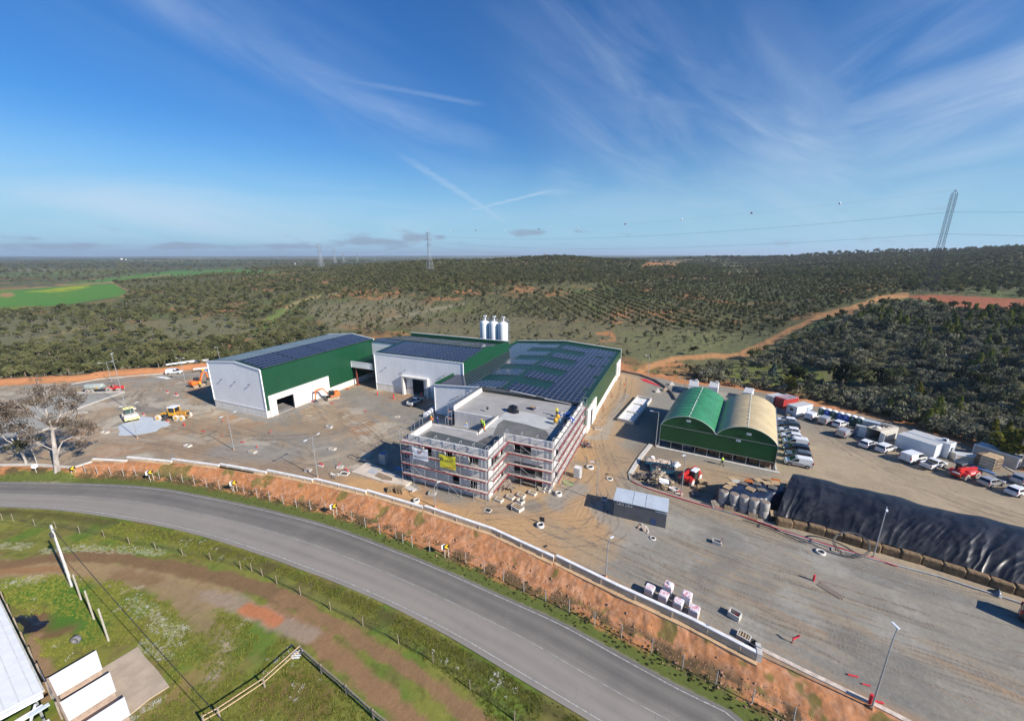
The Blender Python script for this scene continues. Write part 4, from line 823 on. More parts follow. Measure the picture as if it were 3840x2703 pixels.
deck_mat=M('scaffold_deck',(.52,.48,.44),.8,.15,2);toe_mat=M('red_toe_board',(.30,.025,.03),.7,.25,2.5);red_end=M('orange_coupler',(.62,.14,.08),.6,.2,4)
def scaffold(p0,p1,out,label,levels=(1.75,3.75,5.75,7.75),z0=0.0,top=9.75,braces=True,bay=2.5):
 p0,p1,o=Vector((*p0,0)),Vector((*p1,0)),Vector((*out,0));L=(p1-p0).length;u=(p1-p0)/L;n=max(1,round(L/bay));d=.75
 t=thing('scaffold',label,'scaffold',(0,0,0),0,'scaffolds round the raw concrete building')
 for i in range(n+1):
  b=p0+u*(L*i/n)
  for k,(off,zt)in enumerate(((.0,top),(d,top))):
   q=b+o*(.3+off);m=MB();m.mat(0);m.cyl((q.x,q.y,z0),(q.x,q.y,zt),.038,n=5);m.box(q.x-.1,q.x+.1,q.y-.1,q.y+.1,z0-.03,z0+.04);m.mat(1)
   for z in levels:m.cyl((q.x,q.y,z-.18),(q.x,q.y,z+.05),.05,n=5)
   m.build('standard',[galv,red_end],t)
  a,c=b+o*.3,b+o*(.3+d);m=MB();m.beam((a.x,a.y,top-.02),(c.x,c.y,top-.02),.06,.12)
  for z in levels[1:]:m.beam((a.x,a.y,z-.08),(c.x,c.y,z-.08),.05,.08)
  m.build('cross_frame',galv,t)
 for z in levels:
  m=MB();a,c=p0+o*.34,p1+o*.34;e,f=p0+o*(.28+d),p1+o*(.28+d)
  m.loft([[(a.x,a.y,z-.05),(e.x,e.y,z-.05),(e.x,e.y,z),(a.x,a.y,z)],[(c.x,c.y,z-.05),(f.x,f.y,z-.05),(f.x,f.y,z),(c.x,c.y,z)]]);m.build('deck',deck_mat,t)
  m=MB();e,f=p0+o*(.36+d),p1+o*(.36+d);m.beam((e.x,e.y,z+.03),(f.x,f.y,z+.03),.04,.19);m.build('toe_board',toe_mat,t)
  m=MB()
  for zz in(.5,1.0):m.beam((e.x,e.y,z+zz),(f.x,f.y,z+zz),.028)
  m.build('guard_rail',galv,t)
 if braces:
  for i in range(1,n,3):
   for j,z in enumerate([z0]+list(levels[:-1])):
    if(i+j)%2:continue
    a,b=p0+u*(L*i/n)+o*(.38+d),p0+u*(L*(i+1)/n)+o*(.38+d);m=MB();m.beam((a.x,a.y,z+1.9),(b.x,b.y,z+.1),.05);m.build('brace',galv,t)
 return t
scaffold((DX0-.9,DY0),(DX1+.2,DY0),(0,-1),'scaffold along the road facing front with the two hanging banners',bay=2.3)
scaffold((DX1,DY0-.2),(DX1,DY1-.9),(1,0),'short scaffold along the inner return wall of the L shaped corner',bay=2.2)
scaffold((DX1+.6,DY1),(DX2+.2,DY1),(0,-1),'scaffold before the recessed front with the wide dark windows',bay=2.6)
scaffold((DX2,DY1-.3),(DX2,DY2-.6),(1,0),'long scaffold on the right flank facing the sandy haul road',bay=2.5)
scaffold((DX0,DY0-.1),(DX0,DY1+.4),(-1,0),'shaded scaffold on the left flank facing the work yard',bay=2.4)
scaffold((DX0,64.2),(DX0,DY2-.6),(-1,0),'scaffold against the white gable behind the side court',bay=2.5,levels=(5.75,7.3),top=9.2)
scaffold((DX0-.2,DY1+.2),(-37.4,DY1+.2),(0,1),'small scaffold tower with ladder frame in the side court',levels=(5.4,7.4),z0=4.4,top=9.4,braces=False)

# banners with their lettering
def text_part(parent,name,body,size,mat,loc,rot,weight=.0):
 cu=bpy.data.curves.new(name,'FONT');cu.body=body;cu.size=size;cu.align_x='CENTER';cu.align_y='CENTER';cu.extrude=.004;cu.offset=weight
 o=bpy.data.objects.new(name,cu);link(o)
 dg=bpy.context.evaluated_depsgraph_get();me=bpy.data.meshes.new_from_object(o.evaluated_get(dg));bpy.data.objects.remove(o)
 me.materials.clear();me.materials.append(mat);o=bpy.data.objects.new(name,me);link(o);o.parent=parent;o.location=loc;o.rotation_euler=rot;return o
def banner(x0,x1,z0,z1,label,col):
 y=DY0-1.16;t=thing('banner',label,'banner',((x0+x1)/2,y,z0));w,h=x1-x0,z1-z0;m=MB();nx,nz=14,10;vs=[]
 for j in range(nz+1):
  for i in range(nx+1):
   u,v=i/nx,j/nz;sag=-.16*math.sin(math.pi*u)*v;fold=.03*math.sin(9*u+4*v)*(v)+.02*math.sin(14*v+6*u)
   vs.append((-w/2+w*u+.05*math.sin(5*v)*(1-u),fold,h*v+sag))
 m.add(vs,[(j*(nx+1)+i,j*(nx+1)+i+1,(j+1)*(nx+1)+i+1,(j+1)*(nx+1)+i)for j in range(nz)for i in range(nx)],True)
 m.build('cloth',col,t);return t,w,h
ink=M('banner_ink',(.05,.045,.06),.7,.1,3);rose=M('banner_rose',(.33,.18,.17),.7,.1,3)
b,w,h=banner(-38.7,-35.6,5.15,7.35,'white banner with a brown emblem hanging from the front scaffold',M('white_cloth',(.80,.81,.84),.8,.04,2))
text_part(b,'lettering','CARNANCO',.46,M('banner_grey',(.22,.21,.24),.7,.1,3),(0,-.07,.58),(math.pi/2,0,0),.01)
m=MB()
for s in(-1,1):m.prism([(s*.02,1.15),(s*.34,1.38),(s*.34,1.66),(s*.2,1.74),(s*.02,1.5)][::s],-.004,.004);m.prism([(s*.42,1.4),(s*.5,1.7),(s*.3,1.86),(s*.38,1.7)][::s],-.004,.004)
m.tf(Matrix.Translation((0,-.07,0))@Matrix.Rotation(math.pi/2,4,'X'));m.build('emblem',rose,b)
b,w,h=banner(-33.4,-30.4,4.75,7.15,'yellow banner lettered tecnic with a black round logo on the front scaffold',M('yellow_cloth',(.66,.60,.035),.8,.06,2))
text_part(b,'lettering','tecnic',.62,ink,(.38,-.07,1.5),(math.pi/2,0,0))
m=MB();m.cyl((-1.05,-.062,1.58),(-1.05,-.07,1.58),.32,n=20);m.build('logo_disc',ink,b);text_part(b,'logo_letter','b',.48,M('banner_yellow',(.66,.60,.035),.8,.06,2),(-1.05,-.078,1.58),(math.pi/2,0,0),.01)
m=MB()
for i in range(9):m.box(-.1+i*.16,.02+i*.16,-.07,-.062,.3,.42-.04*(i%2))
m.build('small_print',M('banner_red',(.55,.05,.03),.7,.1,3),b)

# ================================================================== GREEN TENT HALL
def tent_hall():
 t=thing('tent_hall','open sided storage tent with one green and one tan barrel roof','tent',(-1.3,80.15,0),R(-5.6));W2,D,zb,ze,za=19.9,20.8,1.65,4.95,7.55;hw=W2/2
 sk=math.tan(R(3.4))  # the plan leans a little
 P=lambda x,y,z:(x+y*sk*.9,y,z)
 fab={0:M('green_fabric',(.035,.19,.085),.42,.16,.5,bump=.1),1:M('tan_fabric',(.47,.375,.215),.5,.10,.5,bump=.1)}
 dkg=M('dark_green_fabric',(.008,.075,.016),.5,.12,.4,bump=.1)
 arc=lambda k,s:(k*hw+hw*(.5-.5*math.cos(math.pi*s))if False else k*hw+hw*s,ze+(za-ze)*(1-(2*s-1)**2)**.78)
 for k in(0,1):
  m=MB();NB,NA=60,22;vs=[]
  for j in range(NB+1):
   v=j/NB;sag=.20*abs(math.sin(v*math.pi*10))-.10
   for i in range(NA+1):
    x,z=arc(k,i/NA);wr=.025*math.sin(i*2.1+j*.9)+.02*random.uniform(-1,1);vs.append(P(x,-.12+(D+.2)*v,z+(sag+wr)*math.sin(math.pi*i/NA)))
  m.add(vs,[(j*(NA+1)+i,j*(NA+1)+i+1,(j+1)*(NA+1)+i+1,(j+1)*(NA+1)+i)for j in range(NB)for i in range(NA)],True);m.build('roof_cover',fab[k],t)['label']=('green barrel roof cover','tan barrel roof cover')[k]
  m=MB();ridge=[P(k*hw+hw/2,y,za+.06)for y in(-.15,D)];m.beam(ridge[0],ridge[1],.12,.05);m.build('ridge_cord',M('pale_cord',(.62,.66,.6),.7,.1,2),t)
  for y0,y1,nm in((-.02,.03,'front_gable'),(D-.03,D+.02,'rear_gable')):
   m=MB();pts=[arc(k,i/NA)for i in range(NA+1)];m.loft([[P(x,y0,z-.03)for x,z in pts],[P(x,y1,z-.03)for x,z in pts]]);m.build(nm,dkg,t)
  m=MB();m.tube([P(x,-.13,z)for x,z in pts],.05,5);m.build('arch_rim',M('pale_cord',(.62,.66,.6),.7,.1,2),t)
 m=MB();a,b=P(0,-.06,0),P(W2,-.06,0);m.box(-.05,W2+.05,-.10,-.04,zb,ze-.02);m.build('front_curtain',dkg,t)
 m=MB();m.beam((-.05,-.13,ze),(W2+.05,-.13,ze),.06);m.beam((-.05,-.13,zb),(W2+.05,-.13,zb),.06);m.beam((-.03,-.12,0),(-.03,-.12,ze),.07);m.beam((W2+.03,-.12,0),(W2+.03,-.12,ze),.07)
 m.beam(P(hw,0,ze),P(hw,D,ze),.35,.12);m.beam(P(0,0,ze),P(0,D,ze),.12);m.beam(P(W2,0,ze),P(W2,D,ze),.16);m.build('edge_beam',galv,t)
 for x,nm in((0,'side_curtain'),(W2,'side_curtain')):
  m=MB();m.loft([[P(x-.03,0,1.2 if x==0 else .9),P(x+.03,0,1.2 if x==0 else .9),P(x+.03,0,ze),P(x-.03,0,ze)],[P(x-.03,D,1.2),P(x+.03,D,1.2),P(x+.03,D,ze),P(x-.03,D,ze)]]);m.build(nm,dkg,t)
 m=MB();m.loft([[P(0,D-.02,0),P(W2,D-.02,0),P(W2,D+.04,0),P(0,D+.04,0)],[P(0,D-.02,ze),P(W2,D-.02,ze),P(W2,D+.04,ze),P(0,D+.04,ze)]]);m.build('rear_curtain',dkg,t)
 for i in range(10):
  for y in((.05,D)if i in(0,9)else(.05,)):
   x=.05+(W2-.1)*i/9;m=MB();q=P(x,y,0);m.box(q[0]-.05,q[0]+.05,q[1]-.05,q[1]+.05,0,ze);m.build('post',galv,t)
 for i in range(1,7):
  q=P(W2+.02,D*i/7,0);m=MB();m.box(q[0]-.05,q[0]+.05,q[1]-.05,q[1]+.05,0,ze);m.build('post',galv,t)
 m=MB();m.box(-.5,W2+.9,-.75,-.15,-.1,.16);m.box(-.35,-.1,-.15,D,-.1,.35);m.box(W2+.25,W2+.5,-.15,D*.5,-.1,.35);m.build('kerb',offwhite,t)
 m=MB();m.box(.3,W2-.3,.3,D-.3,-.05,.05);m.build('floor',floor_in,t)
 for x,z in((hw*.5,ze+1.55),(hw*1.53,ze+1.1),(hw*1.38,ze-.55)):
  s=MB();s.box(x-.38,x+.38,-.16,-.11,z,z+.36);p=s.build('sign_plate',white_paint,t);s=MB();s.box(x-.3,x+.02,-.166,-.161,z+.12,z+.26);s.box(x+.08,x+.3,-.166,-.161,z+.14,z+.22);s.build('sign_mark',M('teal_print',(.05,.22,.28),.6,.1,3),p)
 return t
TENT=tent_hall()
hay=M('hay',(.24,.145,.07),.95,.35,2.2,bump=.8)
TM=Matrix.Translation((-1.3,80.15,0))@Matrix.Rotation(R(-5.6),4,'Z')
def bale_block(x0,x1,y,h,label):
 c=TM@Vector(((x0+x1)/2,y,.05));t=thing('hay_stack',label,'hay',c,R(-5.6),'hay stacked in the tent');m=MB();w=x1-x0
 nb=max(1,round(w/1.2))
 for i in range(nb):
  for k in range(int(h/.8)):
   a=-w/2+w*i/nb;j=random.uniform(-.1,.1);m.rbox(a+.03,a+w/nb-.03,-1.0+j,1.6+j,k*.8+.01,k*.8+.78,.08)
 m.build('bales',hay,t)
for a,b,y,h,l in((7.0,9.0,2.2,2.4,'hay stack in the third bay of the tent from the grey crates'),(9.2,11.2,2.3,2.4,'hay stack in the middle bay of the tent front'),(11.5,13.6,2.2,2.4,'hay stack right of the middle bay under the tan roof'),(13.8,15.8,2.1,2.4,'brown hay stack under the small lower sign plate'),(16.0,17.6,1.9,1.6,'second hay stack from the right end of the tent'),(17.8,19.4,1.6,1.6,'loose tan hay stack at the right end of the tent')):bale_block(a,b,y,h,l)
for k,x in enumerate((4.6,5.7)):
 c=TM@Vector((x,2.4,.05));t=thing('round_bale','pale wrapped round bale standing inside the left part of the tent','bale',c,0,'wrapped bales in the tent');m=MB();m.cyl((0,0,0),(0,0,1.25),.55,n=16);m.cyl((0,0,1.27),(0,0,2.4),.54,n=16);m.build('wrap',M('grey_wrap',(.30,.28,.26),.6,.2,2),t)

# ---- grey utility hut
def hut():
 t=thing('utility_hut','low dark grey utility hut with pale blue grey mono pitch roof beside the site road','hut',(0,0,0));x0,x1,y0,y1=-6.25,1.15,53.7,56.8;dk=M('charcoal_panel',(.085,.09,.105),.5,.12,.8);lt=M('hut_roof',(.44,.49,.54),.45,.07,.8)
 m=MB();m.rbox(x0,x1,y0,y1,-.05,2.7,.03);m.build('wall',dk,t)
 m=MB();m.loft([[(x0-.12,y0-.12,2.7),(x1+.12,y0-.12,2.7),(x1+.12,y0-.12,2.78),(x0-.12,y0-.12,2.78)],[(x0-.12,y1+.12,2.86),(x1+.12,y1+.12,2.86),(x1+.12,y1+.12,2.94),(x0-.12,y1+.12,2.94)]]);r=m.build('roof',lt,t)
 m=MB()
 for f in(.36,.6):x=x0+(x1-x0)*f;m.beam((x,y0-.1,2.80),(x,y1+.1,2.96),.06,.03)
 m.build('roof_seam',M('seam_grey',(.36,.4,.44),.5,.1,2),r)
 for x in(-5.6,-5.1,-4.35,-3.85):
  m=MB();m.box(x-.2,x+.2,y0-.03,y0,2.15,2.55);f=m.build('vent_window',trim,t);m=MB();m.box(x-.14,x+.14,y0-.036,y0-.031,2.2,2.5);m.build('pane',glass_dark,f)
 m=MB();m.box(x1-1.6,x1+.10,y0-.05,y0,2.35,2.45);m.build('gutter',lt,t);m=MB();m.box(-.9,-.2,y0-.02,y0-.001,.05,1.1);m.build('blue_panel',M('faded_blue',(.03,.06,.16),.6,.2,2),t)
hut()

# ---- shallow concrete basin
def basin():
 a,b,c,d=[g('4',*p)for p in((35,665),(215,458),(338,480),(180,700))];t=thing('concrete_basin','long white concrete basin divided in three beside the haul road','basin',(0,0,0));e=d-a;f=b-a;m=MB();o=a
 Pt=lambda u,v,z:o+e*u+f*v+Vector((0,0,z))
 def bar(u0,u1,v0,v1,z1):m.loft([[Pt(u0,v0,-.1),Pt(u1,v0,-.1),Pt(u1,v1,-.1),Pt(u0,v1,-.1)],[Pt(u0,v0,z1),Pt(u1,v0,z1),Pt(u1,v1,z1),Pt(u0,v1,z1)]])
 bar(0,.07,0,1,.75);bar(.93,1,0,1,.75);bar(.07,.93,0,.02,.75);bar(.07,.93,.98,1,.75);bar(.07,.93,.34,.36,.5);bar(.07,.93,.68,.70,.5);m.build('walls',offwhite,t)
 m=MB();m.loft([[Pt(.07,.02,-.1),Pt(.93,.02,-.1),Pt(.93,.98,-.1),Pt(.07,.98,-.1)],[Pt(.07,.02,.22),Pt(.93,.02,.22),Pt(.93,.98,.22),Pt(.07,.98,.22)]]);m.build('floor',M('pale_floor',(.66,.66,.65),.8,.08,.6),t)
basin()

# ================================================================== RETAINING WALL ON THE ROAD SIDE
def retaining_wall():
 t=thing('retaining_wall','long low retaining wall with white stepped coping above the orange bank','wall',(0,0,0));seg=[(('1',830,1240),('1',1135,1258),.22),(('1',1140,1223),('1',1540,1262),.42),(('1',1540,1240),('1',1965,1298),.42),(('1',1970,1285),('1',2295,1340),.42),(('2',300,1285),('2',715,1360),.45),(('2',722,1340),('2',1130,1425),.55),
  (('2',1140,1415),('2',1610,1530),.55),(('2',1615,1520),('7',836,44),.55),(('7',845,35),('7',1340,200),.75),(('7',1340,200),('7',1795,408),.75),(('7',1810,398),('8',0,478),.9),(('8',0,478),('8',420,668),.9),(('8',420,668),('8',797,862),.9)]
 for i,(p,q,z)in enumerate(seg):
  if i in(4,):pass
  a,b=g(*p,z),g(*q,z);d=(b-a);d.z=0;d.normalize();nrm=Vector((d.y,-d.x,0));zz=z+.004*(i%2)
  a,b=a+d*.01,b-d*.01
  m=MB();m.beam((a.x,a.y,zz-.07),(b.x,b.y,zz-.07),.38,.14);m.build('coping',M('white_coping',(.74,.735,.72),.7,.14,.9),t)
  a2,b2=a+nrm*.05,b+nrm*.05;m=MB();h=zz-.14+.9;m.beam((a2.x,a2.y,zz-.14-h/2),(b2.x,b2.y,zz-.14-h/2),.28,h);m.build('wall_panel',M('warm_concrete',(.50,.41,.30),.9,.14,1.2,bump=.2),t)
  L=(b-a).length;k=max(1,int(L/3));m=MB()
  for j in range(k):
   c=a+d*(L*(j+.5)/k)+nrm*.2;m.beam((c.x,c.y,-.8),(c.x,c.y,zz-.22),.12,.10)
  m.build('buttress',M('warm_concrete',(.50,.41,.30),.9,.14,1.2,bump=.2),t)
  fl=MB();a3,b3=a+nrm*.42,b+nrm*.42;fl.beam((a3.x,a3.y,-.15),(b3.x,b3.y,-.15),.5,.3);fl.build('footing',M('sandy_footing',(.52,.35,.2),.95,.15,1.2,bump=.2),t)
 p=g('8',800,858,.9);m=MB();m.box(p.x-.25,p.x+.2,p.y-.3,p.y+1.0,-.8,.95);m.build('end_block',offwhite,t)
retaining_wall()
def low_channel(name,label,pts,w,z0,z1,mat,cat='kerb',step=None):
 t=thing(name,label,cat,(0,0,0));m=MB()
 P=[Vector((p.x,p.y,0))for p in pts];L=[];Rr=[]
 for i,p in enumerate(P):
  d=(P[min(i+1,len(P)-1)]-P[max(i-1,0)]).normalized();nn=Vector((-d.y,d.x,0))*w/2;L.append(p+nn);Rr.append(p-nn)
 m.loft([[(l.x,l.y,z0),(r.x,r.y,z0),(r.x,r.y,z1),(l.x,l.y,z1)]for l,r in zip(L,Rr)]);m.build('run',mat,t);return t
low_channel('gutter_wall','pale low gutter wall under the eucalyptus trees by the road',gs('t7',[(-300,858),(0,850),(500,842),(700,850),(1210,888),(1330,870),(1580,790)]),.5,-.5,.22,offwhite,'wall')
low_channel('kerb','pale kerb of the grey parking triangle behind the tractor',gs('1',[(380,660),(700,652),(1110,646)]),.55,-.1,.16,offwhite)
low_channel('kerb','long pale diagonal kerb in front of the tank trailer',gs('1',[(1110,648),(850,740),(600,828),(540,845)]),.6,-.1,.15,offwhite)
low_channel('kerb','pale curved kerb strip seen through the eucalyptus crown',gs('1',[(780,830),(700,830),(600,900),(360,1000),(180,1080),(0,1140),(-150,1190)]),.55,-.1,.14,offwhite)
low_channel('kerb','far pale kerb below the orange bank near the white van',gs('1',[(640,575),(900,530),(1060,515),(1280,495),(1480,478)]),.3,-.1,.14,offwhite)
low_channel('kerb','long dark kerb running below the bales and the tarp mound',gs('4',[(140,1150),(150,1195),(260,1250),(400,1300),(560,1345),(800,1420),(1100,1510),(1400,1600)])+gs('8',[(920,178),(1240,280),(1440,335),(1800,430),(2296,590),(2600,690)]),.2,-.1,.17,M('kerb_grey',(.34,.34,.33),.85,.15,1.5))
low_channel('kerb','pale kerb strip from the tent corner to the waste skips',gs('4',[(335,880),(250,985),(190,1075),(150,1145)]),.75,-.1,.2,offwhite)
low_channel('kerb','curved dark kerb wall at the far end of the haul road',gs('4',[(75,225),(250,262),(380,310),(470,370),(530,430),(560,480)]),.35,-.3,.55,M('dark_kerb',(.14,.125,.11),.9,.2,1.5))
low_channel('kerb','broken pale footing strip past the end of the white coping',gs('8',[(805,842),(1000,940),(1250,1060),(1440,1150),(1660,1262)]),.45,-.5,.1,M('chalky_footing',(.55,.46,.38),.9,.25,1.6,bump=.4))
low_channel('kerb','pale kerb edging the gravel below the dark bank on the right lot edge',gs('s5',[(1880,985),(2050,1085),(2222,1170)]),.2,-.1,.14,offwhite)
p=gs('u6',[(10,490),(90,440),(330,395),(345,335),(420,338),(560,352),(700,390),(770,430),(822,458),(760,490),(690,500),(640,530),(600,565),(480,590),(300,615),(120,632),(15,625),(40,570)])
m=MB();m.prism([(q.x,q.y)for q in p],.03,.075);tag(m.build('ground_sheet',M('pale_blue_sheet',(.46,.50,.53),.7,.06,.8)),'pale blue sheet spread flat on the yard beneath the road roller','sheet')
# apron slab left of the new building
p=gs('u2',[(560,665),(990,400),(1500,620),(2190,930),(2030,1040),(1400,930)]);m=MB();m.prism([(q.x,q.y)for q in p],-.1,.28);ap=tag(m.build('concrete_slab',M('cream_slab',(.58,.49,.39),.85,.12,.5,bump=.1)),'cream concrete slab beside the left scaffold foot','slab')
p=gs('u2',[(1290,640),(1660,790),(1650,870),(1380,840),(1170,730)],.3);m=MB();m.prism([(q.x,q.y)for q in p],.281,.287);m.build('wet_patch',M('brown_wet',(.27,.20,.13),.6,.15,.8),ap)
p=gs('u2',[(1100,520),(1300,610),(1170,720),(960,640)],.3);m=MB();m.prism([(q.x,q.y)for q in p],.281,.286);m.build('cement_patch',M('cement_grey',(.40,.40,.40),.8,.1,.8),ap)
# ================================================================== VEHICLES
def car_paint(name,col):return M(name,col,.28,.05,1.2,coat=.5)
P_WHITE,P_SILVER,P_NAVY,P_GREY,P_BLACKISH=car_paint('white_car_paint',(.76,.77,.78)),M('silver_car_paint',(.46,.46,.47),.3,.06,1.5,.35,coat=.4),car_paint('navy_car_paint',(.012,.016,.03)),car_paint('slate_car_paint',(.10,.125,.14)),car_paint('charcoal_car_paint',(.05,.062,.07))
rim_mat=M('wheel_rim',(.33,.33,.35),.35,.12,4,.6);lamp_red=M('tail_light_red',(.45,.015,.01),.25,.1,4);lamp_clear=M('headlight_glass',(.62,.64,.66),.12,.08,4);plate_mat=M('number_plate',(.66,.66,.62),.5,.05,4);sill_mat=M('grey_bumper',(.07,.07,.075),.6,.1,4)
# kind: L, W, wheel x front/rear, wheel r, body profile (x, z, half width), greenhouse profile, windows
KIND={
 'hatch':dict(W=.86,r=.31,xf=1.32,xr=-1.25,body=[(-1.98,.30,.74),(-2.06,.55,.80),(-2.02,.92,.82),(.85,.96,.84),(1.75,.80,.78),(2.02,.60,.74),(2.05,.32,.72)],gh=[(-1.98,.92,.80),(-1.62,1.40,.62),(-1.1,1.48,.60),(.05,1.44,.60),(1.0,.95,.76)],side=[(-1.55,.80),(-.35,.80)],back=True,cargo=False),
 'mpv':dict(W=.88,r=.32,xf=1.42,xr=-1.38,body=[(-2.18,.30,.76),(-2.24,.55,.82),(-2.2,.98,.84),(1.05,1.0,.85),(1.9,.84,.79),(2.2,.62,.76),(2.22,.32,.74)],gh=[(-2.18,.98,.82),(-1.98,1.58,.66),(-1.4,1.68,.64),(.15,1.62,.64),(1.25,1.0,.78)],side=[(-1.95,.92),(-1.1,.92),(-.1,.92)],back=True,cargo=False),
 'suv':dict(W=.91,r=.36,xf=1.40,xr=-1.30,body=[(-2.12,.38,.80),(-2.18,.65,.86),(-2.14,1.08,.87),(.85,1.1,.88),(1.9,1.0,.84),(2.12,.75,.80),(2.14,.40,.78)],gh=[(-2.12,1.08,.85),(-1.92,1.60,.70),(-1.4,1.70,.68),(.05,1.66,.68),(.95,1.1,.80)],side=[(-1.85,.72),(-1.1,.72),(-.15,.72)],back=True,cargo=False),
 'van':dict(W=.90,r=.32,xf=1.38,xr=-1.36,body=[(-2.16,.30,.80),(-2.2,.55,.86),(-2.18,1.02,.88),(1.2,1.02,.86),(1.95,.86,.80),(2.18,.62,.76),(2.2,.32,.74)],gh=[(-2.16,1.02,.88),(-2.08,1.72,.78),(-1.9,1.80,.76),(.2,1.78,.74),(.5,1.66,.73),(1.4,1.02,.80)],side=[(.02,1.12)],back=False,cargo=True),
 'big_van':dict(W=.98,r=.34,xf=1.62,xr=-1.5,body=[(-2.44,.34,.90),(-2.48,.6,.95),(-2.46,1.12,.96),(1.75,1.12,.95),(2.25,.96,.90),(2.46,.66,.86),(2.46,.34,.84)],gh=[(-2.44,1.12,.96),(-2.38,1.88,.86),(-2.2,1.96,.84),(.6,1.94,.82),(.95,1.82,.81),(1.9,1.12,.88)],side=[(-.35,.45),(.58,1.62)],back=False,cargo=True),
 'pickup':dict(W=.90,r=.38,xf=1.55,xr=-1.5,body=[(-2.6,.48,.82),(-2.64,.7,.88),(-2.62,1.06,.88),(1.2,1.08,.88),(2.2,1.0,.84),(2.5,.75,.80),(2.5,.45,.78)],gh=[(-.72,1.06,.85),(-.55,1.66,.70),(-.1,1.74,.68),(.55,1.70,.68),(1.35,1.08,.80)],side=[(-.55,1.0)],back=True,cargo=False)}
def vehicle(kind,paint,label,pos,rz,cat,group=None,name=None):
 K=KIND[kind];t=thing(name or{'hatch':'parked_car','mpv':'parked_car','suv':'parked_car','van':'parked_van','big_van':'parked_van','pickup':'pickup_truck'}[kind],label,cat,pos,rz,group);B,G_=K['body'],K['gh']
 m=MB();m.extr([(x,z)for x,z,w in B],0,0,[w for x,z,w in B]);m.build('body',paint,t)
 m=MB();m.extr([(x,z)for x,z,w in G_],0,0,[w for x,z,w in G_]);m.build('cabin',paint,t)
 def pane(nm,a,b,f0,f1,o=.012):  # a, b: (x, z, w) bottom and top of a sloping end
  p=lambda f,s:(a[0]+(b[0]-a[0])*f,s*(a[2]+(b[2]-a[2])*f)*.9,a[1]+(b[1]-a[1])*f);n=Vector((b[1]-a[1],0,a[0]-b[0])).normalized()*o*(1 if a[0]>b[0]else -1)*(1 if a[0]>0 else 1)
  n=Vector((abs(b[1]-a[1])*(1 if a[0]>b[0]else -1),0,abs(a[0]-b[0]))).normalized()*o
  m=MB();m.face([Vector(p(f0,-1))+n,Vector(p(f0,1))+n,Vector(p(f1,1))+n,Vector(p(f1,-1))+n]);m.build(nm,glass_dark,t)
 pane('windshield',G_[-1],G_[-2],.06,.94)
 if K['back']:pane('rear_window',G_[0],G_[1],.12,.9)
 zb,zt=G_[0][1],G_[-2][1];wb,wt=G_[-1][2],G_[-2][2]
 if K['cargo']:wb,wt=.5*(G_[0][2]+G_[-1][2]),G_[-2][2];zt=G_[-3][1]
 def xmax(z):  # slope of the windscreen limits the front window
  a,b=G_[-1],G_[-2];f=(z-a[1])/(b[1]-a[1]);return a[0]+(b[0]-a[0])*f-.12
 def xmin(z):a,b=G_[0],G_[1];f=(z-a[1])/(b[1]-a[1]);return a[0]+(b[0]-a[0])*f+.14
 z0,z1=zb+.05,zb+(zt-zb)*.80;yat=lambda z,x:((lambda f:(G_[0][2]if x<-.2 and K['cargo']else .5*(G_[0][2]+G_[-1][2]))*(1-f)+f*.5*(G_[1][2]+G_[-2][2]))((z-zb)/(zt-zb)))+.025
 edges=[s[0]for s in K['side']]+[K['side'][-1][1]+.0]
 for s in(-1,1):
  for i,(a,b)in enumerate(K['side']):
   a0,a1=max(a,xmin(z0)),max(a+.02,xmin(z1));e=(K['side'][i+1][0]-.1)if i+1<len(K['side'])else 9;b0,b1=min(e,xmax(z0)),min(e,xmax(z1))
   if kind=='big_van' and i==0:b0=b1=b
   if b1<a1+.1:b1=a1+.1
   m=MB();q=[(a0,s*yat(z0,a0),z0),(b0,s*yat(z0,b0),z0),(b1,s*yat(z1,b1),z1),(a1,s*yat(z1,a1),z1)];m.face(q if s<0 else q[::-1]);m.build('side_window',glass_dark,t)
  for nm,x in(('wheel',K['xf']),('wheel',K['xr'])):
   m=MB();m.wheel((x,s*(K['W']-.10),K['r']),K['r'],.22);wo=m.build(nm,rubber,t);m=MB();m.wheel((x,s*(K['W']-.02),K['r']),K['r']*.62,.08);m.build('rim',rim_mat,wo)
   m=MB();a=[math.pi*j/8 for j in range(9)];pts=[(x+(K['r']+.07)*math.cos(q),K['r']+(K['r']+.07)*math.sin(q))for q in a];y0=s*(K['W']-.045);m.loft([[(px,y0,pz)for px,pz in pts],[(px,y0+s*.035,pz)for px,pz in pts]]);m.build('wheel_arch',black_void if kind!='suv' else sill_mat,t)
  fx,fz,fw=B[-2];m=MB();m.box(fx-.32,fx+.02,min(s*(fw-.3),s*(fw+.02)),max(s*(fw-.3),s*(fw+.02)),fz-.02,fz+.14);m.build('headlight',lamp_clear,t)
  rx,rz_,rw=B[2];m=MB();h=.5 if K['cargo']else .2;m.box(rx-.05,rx+.12,min(s*(rw-.14),s*(rw+.015)),max(s*(rw-.14),s*(rw+.015)),rz_-(.1 if K['cargo']else .16),rz_-.16+h);m.build('tail_light',lamp_red,t)
  m=MB();m.rbox(G_[-1][0]-.35,G_[-1][0]-.2,min(s*.86,s*1.02),max(s*.86,s*1.02),zb+.05,zb+.22,.03);m.build('mirror',black_plastic if K['cargo']else paint,t)
 for x,nm in((B[1][0]-.03,'rear_bumper'),(B[-1][0]-.04,'front_bumper')):
  m=MB();m.rbox(x,x+.08,-K['W']+.14,K['W']-.14,.3,.52,.02);m.build(nm,sill_mat if K['cargo']or kind in('suv','pickup')else paint,t)
 m=MB();m.box(B[1][0]-.045,B[1][0]-.02,-.26,.26,.66,.77);m.build('number_plate',plate_mat,t)
